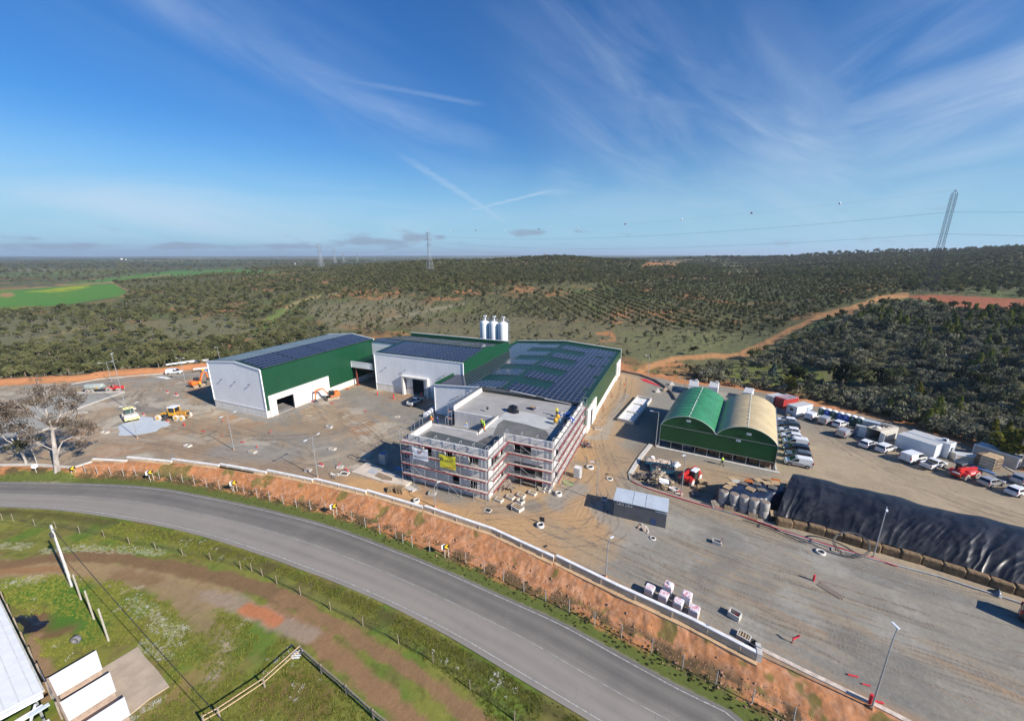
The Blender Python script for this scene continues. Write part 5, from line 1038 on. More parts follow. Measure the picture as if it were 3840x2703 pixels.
 if kind=='pickup':
  m=MB();m.box(-2.52,-.82,-.74,.74,1.02,1.075);m.build('load_bed',black_plastic,t)
  for s in(-1,1):m=MB();m.box(-2.6,-.75,s*.81-.06,s*.81+.06,1.05,1.26);m.build('bed_side',paint,t)
  m=MB();m.box(-2.63,-2.56,-.8,.8,1.0,1.26);m.build('tailgate',paint,t)
 if kind=='suv':
  for s in(-1,1):m=MB();m.tube([(-1.7,s*.62,1.66),(-1.5,s*.62,1.76),(-.1,s*.62,1.75),(.05,s*.62,1.68)],.025,5);m.build('roof_rail',steel_dark,t)
 if K['cargo']:
  m=MB();m.box(B[2][0]-.012,B[2][0]+.0,-.012,.012,.5,1.66);m.build('door_seam',sill_mat,t)
  for s in(-1,1):m=MB();m.box(-.75,1.0,s*(K['W']+.0)-.012,s*(K['W']+.0)+.012,.58,.66);m.build('side_moulding',sill_mat,t)
 return t
def park(k,rear,front,kind,paint,label,cat,group=None,side=1,z=0):
 """rear / front: feet of the two wheels on the near side"""
 a,b=g(k,*rear,z),g(k,*front,z);d=(b-a).normalized();K=KIND[kind];n=Vector((-d.y,d.x,0));away=n if(n.dot(Vector((a.x,a.y,0)))>0)else -n
 mid=a+d*((b-a).length*(-K['xr']/(K['xf']-K['xr'])))+away*(K['W']-.1);vehicle(kind,paint,label,(mid.x,mid.y,z+.01),math.atan2(d.y,d.x),cat,group)
# the row that faces the tent
p8,p1=g('s4',575,1418),g('s4',455,775);head=g('s4',430,1392)-g('s4',720,1447);hd=math.atan2(head.y,head.x)
def rowpos(i):return p8+(p1-p8)*(i/7)
cars=[('van',P_WHITE,'white panel van nearest the road in the row beside the tent','van'),('suv',P_GREY,'slate grey car with roof rails second from the road beside the tent','car'),('mpv',P_NAVY,'dark navy estate car in the row beside the tent','car'),('van',P_WHITE,'white panel van parked behind the navy estate car','van'),
  ('hatch',P_WHITE,'white hatchback with red tail lights next to the middle white van of the row','car'),('hatch',P_WHITE,'white hatchback between another hatchback and the dark jeep','car'),('suv',P_BLACKISH,'dark grey jeep second from the far end of the row beside the tent','car'),('hatch',P_WHITE,'white car at the far end of the row beside the tent','car')]
for i,(k,pnt,lab,cat)in enumerate(cars):
 q=rowpos(i);off=Vector((math.cos(hd+math.pi),math.sin(hd+math.pi),0))*(0,.2,.1,.15,-.3,-.5,-.5,-.7)[i];n=Vector((-math.sin(hd),math.cos(hd),0));n=n if n.y>0 else -n;q=q+off+n*.75
 vehicle(k,pnt,lab,(q.x,q.y,.01),hd,cat,'vehicles parked beside the tent')
LOT='vehicles along the containers'
park('s4',(800,722),(893,688),'van',P_WHITE,'white panel van next to the portable cabin with the window','van',LOT)
park('s4',(1000,790),(1105,748),'van',P_SILVER,'silver grey van in front of the portable toilets','van',LOT)
park('s4',(1225,830),(1320,800),'hatch',P_WHITE,'white hatchback beside the last green portable toilet','car',LOT)
park('s4',(1288,992),(1410,945),'van',P_SILVER,'silver van parked by the heap of bagged material','van',LOT)
park('s4',(1632,1148),(1762,1100),'hatch',P_WHITE,'white hatchback before the open doors of the cream shipping container','car',LOT)
park('s4',(1888,1222),(2058,1170),'mpv',P_WHITE,'white estate car with three side windows near the long blue white cabin','car',LOT)
park('s5',(525,975),(712,932),'big_van',P_WHITE,'large white van parked along the long blue white cabin','van',LOT)
park('s5',(855,1070),(1000,1032),'pickup',P_WHITE,'white pickup truck with dark load bed behind the red telehandler','pickup',LOT)
park('s5',(1722,1330),(1890,1300),'hatch',P_SILVER,'silver hatchback in front of the red telehandler','car',LOT)
park('s5',(2142,1478),(2320,1440),'hatch',P_WHITE,'white hatchback nearest the right edge of the lot','car',LOT)
park('s5',(2240,1300),(2400,1270),'mpv',P_SILVER,'pale grey car cut by the right edge behind the white hatchback','car',LOT)
park('8',(2425,758),(2525,803),'big_van',P_NAVY,'dark van just beyond the right edge that throws a shadow on the yard','van')
park('1',(1500,492),(1612,486),'van',P_WHITE,'lone white van on the far yard below the orange bank','van')
park('s1',(370,262),(478,205),'pickup',P_WHITE,'white pickup in the shade by the middle hall doorway','pickup')

# ================================================================== MACHINES
def at(k,x,y,x2,y2,z=0):a,b=g(k,x,y,z),g(k,x2,y2,z);d=b-a;return((a.x+b.x)/2,(a.y+b.y)/2,z),math.atan2(d.y,d.x)
muddy=M('muddy_tyre',(.40,.34,.29),.95,.2,3,bump=.3);track_mud=M('dusty_track',(.36,.27,.19),.95,.25,3,bump=.4)
def big_wheel(t,x,y,r,w,mat=rubber,hub=rim_mat):
 m=MB();s=1 if y>0 else -1;m.wheel((x,y,r),r,w)
 for i in range(14):a=2*math.pi*i/14;c=(x+r*math.cos(a),y,r+r*math.sin(a));m.box(c[0]-.05,c[0]+.05,y-w*.48,y+w*.48,c[2]-.04,c[2]+.04)
 o=m.build('wheel',mat,t);m=MB();m.wheel((x,y+s*.04,r),r*.55,w);m.build('rim',hub,o)
def excavator(label,pos,rz,pose,L=1.0):
 t=thing('excavator',label,'excavator',pos,rz,'orange excavators')
 for s in(-1,1):
  m=MB();a=[math.pi*j/6 for j in range(7)];pts=[(1.25+.36*math.sin(q),.37-.36*math.cos(q))for q in a]+[(-1.25-.36*math.sin(q),.37+.36*math.cos(q))for q in a]
  m.loft([[(x,s*1.0-.24,z)for x,z in pts],[(x,s*1.0+.24,z)for x,z in pts]]);m.build('track',track_mud,t)
 m=MB();m.box(-.6,.6,-.75,.75,.35,.75);m.cyl((0,0,.7),(0,0,.92),.6);m.build('undercarriage',steel_dark,t)
 m=MB();m.rbox(-1.75,.75,-1.1,1.1,.92,1.25,.1);m.rbox(-1.8,-.35,-1.1,1.1,1.2,1.95,.18);m.rbox(-.5,.7,-1.1,-.25,1.2,1.7,.1);m.build('upper_body',orange_paint,t)
 m=MB();m.rbox(-.35,1.0,.2,1.08,1.25,2.6,.14);cb=m.build('cab',black_plastic,t);m=MB();m.box(-.2,.85,1.082,1.09,1.6,2.45);m.box(1.0,1.008,.32,.98,1.45,2.45);m.build('cab_window',glass_dark,cb)
 b0=Vector((.8,-.25,1.4));pts=[Vector((x,-.25,z))for x,z in pose]
 m=MB();m.beam(b0,pts[0],.32,.5,(0,1,0));m.beam(pts[0],pts[1],.32,.42,(0,1,0));m.build('boom',orange_paint,t)
 m=MB();m.beam(pts[1],pts[2],.28,.34,(0,1,0));m.build('dipper_arm',orange_paint,t)
 m=MB();p=pts[2];m.extr([(p.x,p.z+.15),(p.x+.35,p.z-.1),(p.x+.3,p.z-.5),(p.x-.1,p.z-.75),(p.x-.55,p.z-.6),(p.x-.3,p.z-.2)],-.6,.1);m.build('bucket',steel_dark,t)
 m=MB();m.cyl(b0+Vector((.2,0,.1)),pts[0]*.55+pts[1]*.45-Vector((0,0,.25)),.07);m.build('boom_ram',galv,t);m=MB();m.cyl(pts[0]+Vector((.1,0,.35)),pts[1]+Vector((.05,0,.25)),.07);m.build('arm_ram',galv,t)
 m=MB();m.rbox(1.75,1.95,-1.2,1.2,.1,.55,.05);m.beam((1.2,.5,.45),(1.8,.5,.35),.12);m.beam((1.2,-.5,.45),(1.8,-.5,.35),.12);m.build('blade',steel_dark,t);return t
pp_,rr_=at('2',1395,690,1225,720);excavator('orange excavator with its arm reaching down beside the white wall panel of the left hall',pp_,rr_+R(6),[(2.2,3.3),(4.0,3.1),(4.25,.75)])
pp_,rr_=at('1',1745,610,1800,580);excavator('orange excavator standing in the shade edge left of the left hall',pp_,rr_-R(35),[(1.6,3.7),(2.7,3.9),(3.0,1.9)])
def grader():
 pos,rz=at('u6',735,355,1035,385);t=thing('motor_grader','worn yellow motor grader with white roof and dusty white wheels','grader',pos,rz+R(10))
 tyre=M('dusty_white_tyre',(.60,.55,.49),.9,.15,3)
 for x,s in((-3.0,1),(-3.0,-1),(1.4,1),(1.4,-1),(2.75,1),(2.75,-1)):big_wheel(t,x,s*1.05,.66,.42,tyre,yellow_paint)
 m=MB();m.extr([(-3.4,.9),(-3.4,1.3),(-2.4,1.7),(.2,1.75),(.2,1.35),(-2.2,1.25)],-.2,.2);m.build('frame_beam',yellow_paint,t)
 m=MB();m.rbox(1.0,3.5,-.6,.6,.85,2.0,.1);m.build('engine_hood',M('rusty_yellow',(.45,.22,.035),.6,.3,2),t);m=MB();m.box(3.5,3.52,-.45,.45,1.05,1.85);m.build('radiator_grille',steel_dark,t)
 m=MB()
 for x,y in((-.5,-.75),(-.5,.75),(1.05,-.75),(1.05,.75)):m.beam((x,y,1.3),(x,y,3.1),.14)
 m.rbox(-.6,1.1,-.85,.85,1.1,1.9,.08);m.build('cab',yellow_paint,t);m=MB();m.box(-.42,.98,-.76,.76,1.92,3.05);m.build('cab_glass',glass_dark,t);m=MB();m.rbox(-.7,1.2,-.95,.95,3.08,3.22,.08);m.build('cab_roof',white_paint,t)
 m=MB();m.extr([(-1.5,.25),(-1.35,.25),(-1.25,.55),(-1.35,.9),(-1.5,.9),(-1.42,.55)],-1.7,1.7);m.build('blade',steel_dark,t);m=MB();m.cyl((-1.4,0,.95),(-1.4,0,1.1),.75);m.beam((-2.6,0,1.0),(-1.3,0,1.0),.2);m.build('blade_circle',steel_dark,t)
grader()
def roller():
 pos,rz=at('u6',165,330,250,420);t=thing('road_roller','pale yellow and white single drum road roller on the edge of the pale blue sheet','roller',pos,rz);pale=M('pale_yellow',(.70,.62,.26),.5,.12,2)
 m=MB();m.cyl((1.4,-1.05,.72),(1.4,1.05,.72),.72,n=24);m.build('drum',steel_dark,t)
 m=MB();m.box(.55,2.35,-1.32,-1.10,.5,1.0);m.box(.55,2.35,1.10,1.32,.5,1.0);m.box(2.18,2.36,-1.1,1.1,.45,1.0);m.build('drum_frame',pale,t);m=MB();m.rbox(.5,2.2,-1.25,1.25,1.0,1.55,.1);m.build('drum_cover',M('cream_panel',(.66,.63,.56),.5,.1,2),t)
 for s in(-1,1):big_wheel(t,-1.4,s*.95,.75,.5,muddy)
 m=MB();m.rbox(-2.5,-.9,-.8,.8,.9,1.75,.15);m.build('engine_hood',M('cream_panel',(.66,.63,.56),.5,.1,2),t);m=MB();m.rbox(-.9,.45,-.8,.8,.8,2.75,.1);m.build('cab',M('teal_glass',(.03,.06,.06),.15,.1,2),t);m=MB();m.rbox(-1.05,.62,-.95,.95,2.75,2.95,.1);m.build('cab_roof',pale,t)
roller()
def tractor():
 pos,rz=at('1',970,638,1110,632);t=thing('tractor','red open tractor with a roll bar hitched to the grey tank trailer','tractor',pos,rz)
 for s in(-1,1):big_wheel(t,-1.0,s*.85,.72,.42,muddy);big_wheel(t,1.25,s*.8,.5,.32,muddy)
 m=MB();m.rbox(.2,2.1,-.42,.42,.75,1.45,.12);m.rbox(-.9,.3,-.4,.4,.7,1.05,.08);m.build('hood',red_paint,t)
 for s in(-1,1):m=MB();a=[math.pi*(.1+.8*j/8)for j in range(9)];m.loft([[(-1.0+.82*math.cos(q),s*.62,.72+.82*math.sin(q))for q in a]+[(-1.0+.74*math.cos(q),s*.62,.72+.74*math.sin(q))for q in a[::-1]],[(-1.0+.82*math.cos(q),s*1.08,.72+.82*math.sin(q))for q in a]+[(-1.0+.74*math.cos(q),s*1.08,.72+.74*math.sin(q))for q in a[::-1]]]);m.build('mudguard',red_paint,t)
 m=MB();m.tube([(-1.1,-.55,1.0),(-1.25,-.55,2.3),(-1.25,.55,2.3),(-1.1,.55,1.0)],.06);m.tube([(-1.25,-.5,2.3),(-.2,-.5,2.35),(-.2,.5,2.35),(-1.25,.5,2.3)],.05);m.build('roll_bar',steel_dark,t);m=MB();m.rbox(-.95,-.5,-.28,.28,1.05,1.2,.05);m.rbox(-1.0,-.88,-.28,.28,1.2,1.65,.04);m.build('seat',black_plastic,t);m=MB();m.cyl((.9,.3,1.4),(.9,.3,2.2),.05);m.build('exhaust',steel_dark,t);m=MB();m.tube([(-.15+.0*a,.2*math.cos(a),1.35+.2*math.sin(a))for a in[2*math.pi*j/10 for j in range(11)]],.025,4);m.build('steering_wheel',black_plastic,t)
 d=Vector((math.cos(rz),math.sin(rz),0));tp=Vector(pos)-d*5.0;t=thing('tank_trailer','grey green slurry tank trailer coupled behind the red tractor','trailer',tp,rz);gm=M('tank_grey_green',(.33,.36,.33),.5,.12,1.2)
 m=MB();m.loft([[(x,.85*f*math.cos(a),1.55+.85*f*math.sin(a))for a in[2*math.pi*i/20 for i in range(20)]]for x,f in((-2.5,.55),(-2.3,.9),(-2.1,1),(2.0,1),(2.2,.9),(2.4,.55))],True,True);m.build('tank',gm,t);m=MB();m.beam((-2.4,-.5,.75),(2.2,-.5,.75),.14);m.beam((-2.4,.5,.75),(2.2,.5,.75),.14);m.beam((2.0,0,.75),(3.6,0,.6),.16);m.build('chassis',steel_dark,t)
 for s in(-1,1):
  for x in(-1.5,-.45):big_wheel(t,x,s*.8,.48,.36,muddy)
 m=MB();m.box(.75,1.25,-.9,-.84,1.2,1.6);m.build('yellow_label',yellow_paint,t)
tractor()
def telehandler(label,pos,rz,boom_up,raised=False):
 t=thing('telehandler',label,'telehandler',pos,rz,'red telehandlers')
 for s in(-1,1):big_wheel(t,1.45,s*.95,.62,.45,muddy,white_paint if raised else rim_mat);big_wheel(t,-1.35,s*.95,.62,.45,muddy,white_paint if raised else rim_mat)
 m=MB();m.extr([(-2.35,.6),(-2.5,1.1),(-2.1,1.45),(.5,1.35),(1.9,1.15),(2.1,.8),(1.9,.55),(-2.0,.5)],-.62,.62);m.build('chassis',red_paint,t)
 m=MB();m.rbox(-1.0,1.2,-1.1,-.45,.75,1.6,.12);m.build('engine_cover',red_paint,t);m=MB();m.rbox(-.85,.75,.2,1.05,.7,2.25,.15);c=m.build('cab',M('telehandler_glass',(.02,.03,.035),.1,.1,2),t);m=MB();m.rbox(-.95,.8,.15,1.1,2.25,2.38,.08);m.build('cab_roof',white_paint if raised else steel_dark,t)
 a,b=Vector((-2.0,-.1,1.75)),Vector((2.9,-.1,1.15+boom_up));m=MB();m.beam(a,b,.42,.42,(0,1,0));m.build('boom',red_paint,t);m=MB();m.beam(b-(b-a).normalized()*.1,b+Vector((.55,0,-.7)),.32,.3,(0,1,0));m.build('boom_head',steel_dark,t)
 f=b+Vector((.6,0,-.75));m=MB();m.box(f.x-.05,f.x+.06,-.75,.55,f.z-.25,f.z+.4);m.box(f.x,f.x+1.2,-.5,-.36,f.z-.25,f.z-.18);m.box(f.x,f.x+1.2,.2,.34,f.z-.25,f.z-.18);m.build('fork_carriage',steel_dark,t)
 for x in(1.45,-1.35):
  for s in(-1,1):m=MB();q=[math.pi*(.12+.76*j/6)for j in range(7)];m.loft([[(x+.78*math.cos(v),s*.72,.62+.76*math.sin(v))for v in q]+[(x+.70*math.cos(v),s*.72,.62+.68*math.sin(v))for v in q[::-1]],[(x+.78*math.cos(v),s*1.2,.62+.76*math.sin(v))for v in q]+[(x+.70*math.cos(v),s*1.2,.62+.68*math.sin(v))for v in q[::-1]]]);m.build('mudguard',red_paint,t)
 m=MB();m.box(-.6,.7,-1.112,-1.10,1.1,1.35);m.build('white_decal',white_paint,t);m=MB();m.box(-2.52,-2.42,-.5,.5,1.05,1.3);m.build('rear_decal',white_paint,t)
 return t
pos,rz=at('s5',1140,1170,1450,1140);telehandler('red telehandler parked in the lot before the stacked timber',pos,rz+R(8),.1)
pos,rz=at('s3',1080,480,945,585);telehandler('red telehandler with a raised boom next to the waste wood heap',pos,rz,1.0,True)

# ================================================================== CONTAINERS, CABINS, TOILETS
c_white=M_ribbed('container_cream',(.58,.56,.50),.28,0,.55,.04,.18);cab_white=M('cabin_white',(.66,.69,.73),.5,.06,.8);roof_rib=M_ribbed('cabin_roof',(.52,.52,.50),.5,0,.5,.04,.2)
def frame_from(k,a,b,L=None):
 """a: corner, b: corner further along the long side; returns position and heading"""
 p,q=g(k,*a),g(k,*b);d=q-p;return p,math.atan2(d.y,d.x),d.length
def cabin(name,label,p,rz,L,Wd,hh,mat,cat='cabin',group=None,roof=None,parts=()):
 t=thing(name,label,cat,p,rz,group);m=MB();m.rbox(.05,L-.05,.05,Wd-.05,.12,hh-.06,.02);m.build('wall',mat,t)
 for x in(0,L-.14):
  for y in(0,Wd-.14):m=MB();m.box(x,x+.14,y,y+.14,0,hh);m.build('corner_post',M('frame_white',(.72,.73,.74),.5,.06,2),t)
 for y in(0,Wd-.14):
  m=MB();m.box(.14,L-.14,y,y+.14,hh-.16,hh);m.build('top_rail',M('frame_white',(.72,.73,.74),.5,.06,2),t);m=MB();m.box(.14,L-.14,y,y+.14,.02,.18);m.build('bottom_rail',M('frame_white',(.72,.73,.74),.5,.06,2),t)
 m=MB();m.box(.1,L-.1,.1,Wd-.1,hh-.06,hh-.02);m.build('roof',roof or roof_rib,t);return t
def window(t,x0,x1,y,z0,z1):
 m=MB();m.box(x0,x1,y-.05,y,z0,z1);f=m.build('window',trim,t);m=MB();m.box(x0+.08,x1-.08,y-.056,y-.051,z0+.08,z1-.08);m.build('pane',glass_dark,f)
# long blue white cabins
p,rz,L=frame_from('5',(1130,892),(1478,1010));t=cabin('site_cabin','long pale blue site cabin along the lot, the nearer of a pair',p,rz,6.1 if L<5.5 else L,2.45,2.85,cab_white,group='long site cabins')
c,s=math.cos(rz),math.sin(rz);p2=p+Vector((-s,c,0))*3.0+Vector((c,s,0))*.3;t2=cabin('site_cabin','long pale site cabin with an air conditioner on its roof behind the nearer one',p2,rz,(6.1 if L<5.5 else L)+.6,2.45,2.9,cab_white,group='long site cabins')
m=MB();m.rbox(4.9,5.7,.9,1.3,2.9,3.45,.04);ac=m.build('air_conditioner',white_paint,t2);m=MB();m.cyl((5.3,.89,3.17),(5.3,.87,3.17),.2);m.build('fan_grille',black_plastic,ac);m=MB();m.box(6.72,6.74,.8,1.7,.2,2.2);m.build('door',M('cabin_door',(.35,.36,.38),.5,.1,1),t2)
# cream shipping container with open doors
a=g('5',985,865);b=g('5',1250,800);rz=math.atan2(b.y-a.y,b.x-a.x);t=thing('shipping_container','cream shipping container with its doors open and clutter on the roof','container',a,rz);L,Wd,hh=6.1,2.44,2.6
m=MB();m.box(0.05,L,0,.06,.15,hh);m.build('side_wall',c_white,t);m=MB();m.box(0.05,L,Wd-.06,Wd,.15,hh);m.build('side_wall',c_white,t);m=MB();m.box(L-.06,L,.06,Wd-.06,.15,hh);m.build('end_wall',c_white,t);m=MB();m.box(0,L,0.0,Wd,hh,hh+.05);m.build('roof',M('container_roof',(.50,.44,.36),.8,.22,1),t);m=MB();m.box(0,L,.06,Wd-.06,.05,.2);m.build('floor',old_wood,t)
for y,dy in((0,-1),(Wd,1)):m=MB();m.beam((0,y,1.35),(-.55,y+dy*1.1,1.35),.07,2.35);m.build('door',M('container_door',(.62,.61,.58),.5,.1,1),t)
for i,(nm,x,y,w,lab)in enumerate((('roof_pile',1.2,1.2,.9,'white rolled tarpaulin on the roof of the cream container'),('roof_pile',4.2,1.2,1.3,'dark heap of scrap boards on the cream container roof'))):
 q=Vector(a)+Vector((math.cos(rz)*x-math.sin(rz)*y,math.sin(rz)*x+math.cos(rz)*y,hh+.05));o=thing(nm,lab,'roof load',q,rz);m=MB()
 if i==0:m.ball((0,0,.18),(.8,.45,.25),10,6)
 else:
  for k in range(9):m.beam((random.uniform(-1.4,-.6),random.uniform(-.8,.8),.06+.05*k),(random.uniform(.6,1.6),random.uniform(-.8,.8),.06+.05*k),random.uniform(.15,.4),.04)
 m.build('load',offwhite if i==0 else M('scrap_boards',(.16,.155,.16),.8,.4,2),o)
# timber stack wrapped pallets, boxes
def crate_stack(label,k,a,b,Wd,hh,mats,n):
 p,rz,L=frame_from(k,a,b);t=thing('pallet_stack',label,'stack',p,rz);lay=max(2,int(hh/.3))
 for i in range(n):
  m=MB();x0,x1=L*i/n+.03,L*(i+1)/n-.03
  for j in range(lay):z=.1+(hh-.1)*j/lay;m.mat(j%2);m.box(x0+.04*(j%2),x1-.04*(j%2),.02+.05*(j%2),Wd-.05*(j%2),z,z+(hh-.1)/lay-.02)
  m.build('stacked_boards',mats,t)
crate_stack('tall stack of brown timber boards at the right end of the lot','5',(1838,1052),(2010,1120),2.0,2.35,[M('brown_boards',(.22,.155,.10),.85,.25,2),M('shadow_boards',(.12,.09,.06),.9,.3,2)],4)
crate_stack('tall stack of pale timber boards touching the brown stack','5',(2010,1120),(2085,1092),1.9,2.45,[M('pale_boards',(.62,.53,.40),.8,.15,2),wood],2)
p,rz,L=frame_from('5',(1672,1030),(1835,1050));cabin('storage_box','low cream storage box beside the brown timber stack',p,rz,max(3.2,L),1.5,1.5,M('cream_box',(.55,.49,.38),.7,.12,1),'container')
p,rz,L=frame_from('5',(1740,985),(1900,1040));q=p+Vector((-math.sin(rz),math.cos(rz),0))*3.0;cabin('storage_box','grey cream container behind the timber stacks',q,rz,6.0,2.4,2.3,M('grey_box',(.42,.40,.36),.7,.15,1),'container')
p=g('s5',1450,1010);t=thing('blue_beam_pile','blue steel beams lying at the foot of the timber stack','beams',p,0);q=g('s5',1790,1140)-p
for i in range(3):m=MB();o=Vector((.1*i,.35*i,0));m.beam(o+Vector((0,0,.1)),o+q+Vector((0,0,.1)),.2,.16);m.build('beam',M('blue_steel',(.12,.22,.42),.5,.15,2),t)
# cabins behind the tent
def cab_px(label,k,a,b,Wd,hh,mat,z=0.0,ac=False,name='portable_cabin'):
 p,q=g(k,*a,hh),g(k,*b,hh);d=q-p;t=cabin(name,label,(p.x,p.y,0),math.atan2(d.y,d.x),d.length,Wd,hh,mat,group='white portable cabins');
 if ac:m=MB();m.rbox(d.length*.6,d.length*.6+.7,Wd-.9,Wd-.3,hh,hh+.5,.04);m.build('air_conditioner',offwhite,t)
 return t
cab_px('white portable cabin behind the green roof, left of the two','u5',(578,283),(745,304),5.8,2.75,white_paint,ac=True)
cab_px('white portable cabin behind the green roof, right of the two','u5',(900,300),(1062,324),5.4,2.75,white_paint,ac=True)
cab_px('white portable cabin roof rising between the two barrel roofs','4',(1160,405),(1245,420),5.0,2.4,white_paint)
cab_px('grey roofed cabin just left of the red skip container','4',(1370,425),(1440,450),4.0,2.4,c_white)
p=g('4',1545,600);q=g('4',1620,628);rz=math.atan2(q.y-p.y,q.x-p.x)
t=cabin('portable_cabin','white portable cabin with a window and ribbed roof near the toilets',p,rz+R(0),2.5,5.6,2.6,white_paint,group='white portable cabins');window(t,.75,1.75,.05,1.2,2.0);m=MB();m.box(2.5,2.54,3.7,4.6,.2,2.2);m.build('door',M('blue_grey_door',(.42,.50,.58),.5,.06,1),t);m=MB();m.rbox(.2,.8,-.3,.02,1.9,2.4,.03);m.build('air_conditioner',offwhite,t)
p=g('4',1440,545);t=thing('red_container','red open container with white beams lying across its top','container',p+Vector((0.2,1.5,0)),rz);red_c=M_ribbed('container_red',(.40,.035,.03),.28,0,.5,.04,.2);m=MB();wl=[(0,2.4,0,.1),(0,2.4,5.3,5.4),(0,.1,.1,5.3),(2.3,2.4,.1,5.3)]
for x0,x1,y0,y1 in wl:m=MB();m.box(x0,x1,y0,y1,.1,2.5);m.build('side_wall',red_c,t)
m=MB();m.box(.1,2.3,.1,5.3,.05,1.8);m.build('fill',M('dark_red_fill',(.2,.03,.03),.9,.3,1.5),t)
bt=thing('beam_bundle','white beams resting across the red container','beams',p+Vector((0.2,1.5,2.5)),rz)
for i in range(6):m=MB();m.beam((-.3,.5+i*.75,.08+.02*(i%2)),(2.8,.8+i*.75,.08+.02*(i%2)),.18,.12);m.build('beam',trim,bt)
# toilets
tg,tb=M('toilet_green',(.015,.09,.065),.45,.1,2),M('toilet_blue',(.02,.10,.42),.45,.1,2)
a,b=g('s4',905,655),g('s4',1480,815);n_=7;d=(b-a)/(n_-1);hd=math.atan2(d.y,d.x)
labs=['green portable toilet at the left end of the row, beside a white van','bright blue portable toilet second from the left end','green portable toilet between two blue ones','blue portable toilet in the middle of the row of seven','blue portable toilet right of the middle of the row','dark green portable toilet second from the right end','dark green portable toilet at the right end with a pale notice']
for i in range(n_):
 q=a+d*i;t=thing('portable_toilet',labs[i],'portable toilet',q,hd,'portable toilets in a row');mt=(tg,tb,tg,tb,tb,tg,tg)[i];sc=.56
 m=MB();m.rbox(-sc,sc,0,1.12,.05,2.05,.07);m.build('wall',mt,t);m=MB();m.extr([(-sc-.02,2.05),(-sc*.6,2.26),(0,2.32),(sc*.6,2.26),(sc+.02,2.05)],-.03,1.15);m.build('roof',M('toilet_roof',(.72,.73,.72),.5,.06,2),t)
 m=MB();m.box(-.4,.4,-.03,.0,.15,1.95);dr=m.build('door',mt,t);m=MB();m.box(.26,.32,-.06,-.03,1.0,1.2);m.build('handle',black_plastic,dr);m=MB();m.box(-.16,.16,-.036,-.031,1.55,1.7);m.build('notice',white_paint,dr)
 if i==6:m=MB();m.box(sc,sc+.012,.3,.85,1.2,1.7);m.build('side_notice',M('pale_notice',(.35,.55,.48),.6,.1,2),t)
# ================================================================== LAMPS, SIGNS, FENCES, POLES
def hz(k,x,y,base):
 """height of a pixel that stands straight above base"""
 a,b,s=KEY[k];ix,iy=(a+s*x-CX)/F,(CY-b-s*y)/F;dy,dz=CP+iy*SP_,-SP_+iy*CP
 Y=-base.x*SA+base.y*CA;return H+dz*Y/dy
lamp_head=M('lamp_head',(.66,.69,.72),.35,.06,3)
def street_lamp(label,base,top,heads,z0=0.0,r=.065,cat='street lamp',group='street lamps of the site'):
 b=g(*base,z0);zt=hz(*top,b);t=thing('street_lamp',label,cat,b,0,group);zt-=z0
 m=MB();m.cyl((0,0,0),(0,0,zt),r*1.25,r*.75,8);m.build('pole',galv,t);m=MB();m.cyl((0,0,-.05),(0,0,.22),.22,.18,8);m.build('base',M('orange_base',(.45,.22,.12),.9,.2,3),t)
 for k,x,y,dz in heads:
  e=g(k,x,y,z0+zt+dz)-b;e.z=zt+dz;s=Vector((0,0,zt));d=(e-s);d2=Vector((d.x,d.y,0)).normalized();m=MB();m.beam(s,e-d2*.5,.06);m.build('arm',galv,t);m=MB();m.beam(e-d2*.62,e,.2,.09);m.build('head',lamp_head,t)
L_=street_lamp
L_('double arm street lamp rising from the pale blue sheet by the roller',('1',1235,1060),('1',1155,762),[('1',1068,778,0),('1',1238,732,0)])
L_('double arm street lamp nearest the gable of the left hall',('1',2100,1165),('1',2046,850),[('1',1968,874,0),('1',2118,817,0)])
L_('double arm street lamp by the retaining wall left of the scaffolded building',('2',1175,1410),('2',1122,1050),[('2',1048,1087,0),('2',1190,1014,0)])
L_('double arm street lamp behind the red tractor',('1',1000,548),('1',946,380),[('1',875,388,0),('1',1015,368,0)])
L_('tall single street lamp rising in front of the tractor',('1',1128,785),('1',1008,302),[('1',990,304,0)])
L_('double arm street lamp beside the lone white van',('1',1662,556),('1',1612,342),[('1',1572,340,0),('1',1654,340,0)])
L_('street lamp showing above the far side of the left hall',('1',1985,425),('1',1940,245),[('1',1922,246,0)])
L_('street lamp at the far bend of the haul road',('4',308,283),('4',330,76),[('4',284,76,0)])
L_('street lamp behind the green roofed tent',('4',635,400),('4',648,286),[('4',586,273,0)])
L_('street lamp left of the tent hall with its arm over the dark slab',('4',378,890),('4',405,588),[('4',330,573,0)])
L_('street lamp beside the red telehandler and the waste wood',('4',605,1337),('4',650,968),[('4',618,978,0)])
L_('street lamp standing before the black tarp mound',('8',1440,326),('8',1511,36),[('8',1520,64,0)])
L_('street lamp on the gravel yard near the wrapped pallets',('7',2172,560),('7',2180,322),[('7',2230,262,.75)])
L_('street lamp in the near right corner of the yard',('8',1432,1175),('8',1546,770),[('8',1548,688,1.0)])
L_('street lamp between the raw building and the grey hut',('3',2003,1612),('3',2016,1288),[('3',1944,1268,.2)])
L_('street lamp in front of the scaffolded road front',('7',922,48),('3',548,1502),[('3',604,1444,.75)],0)

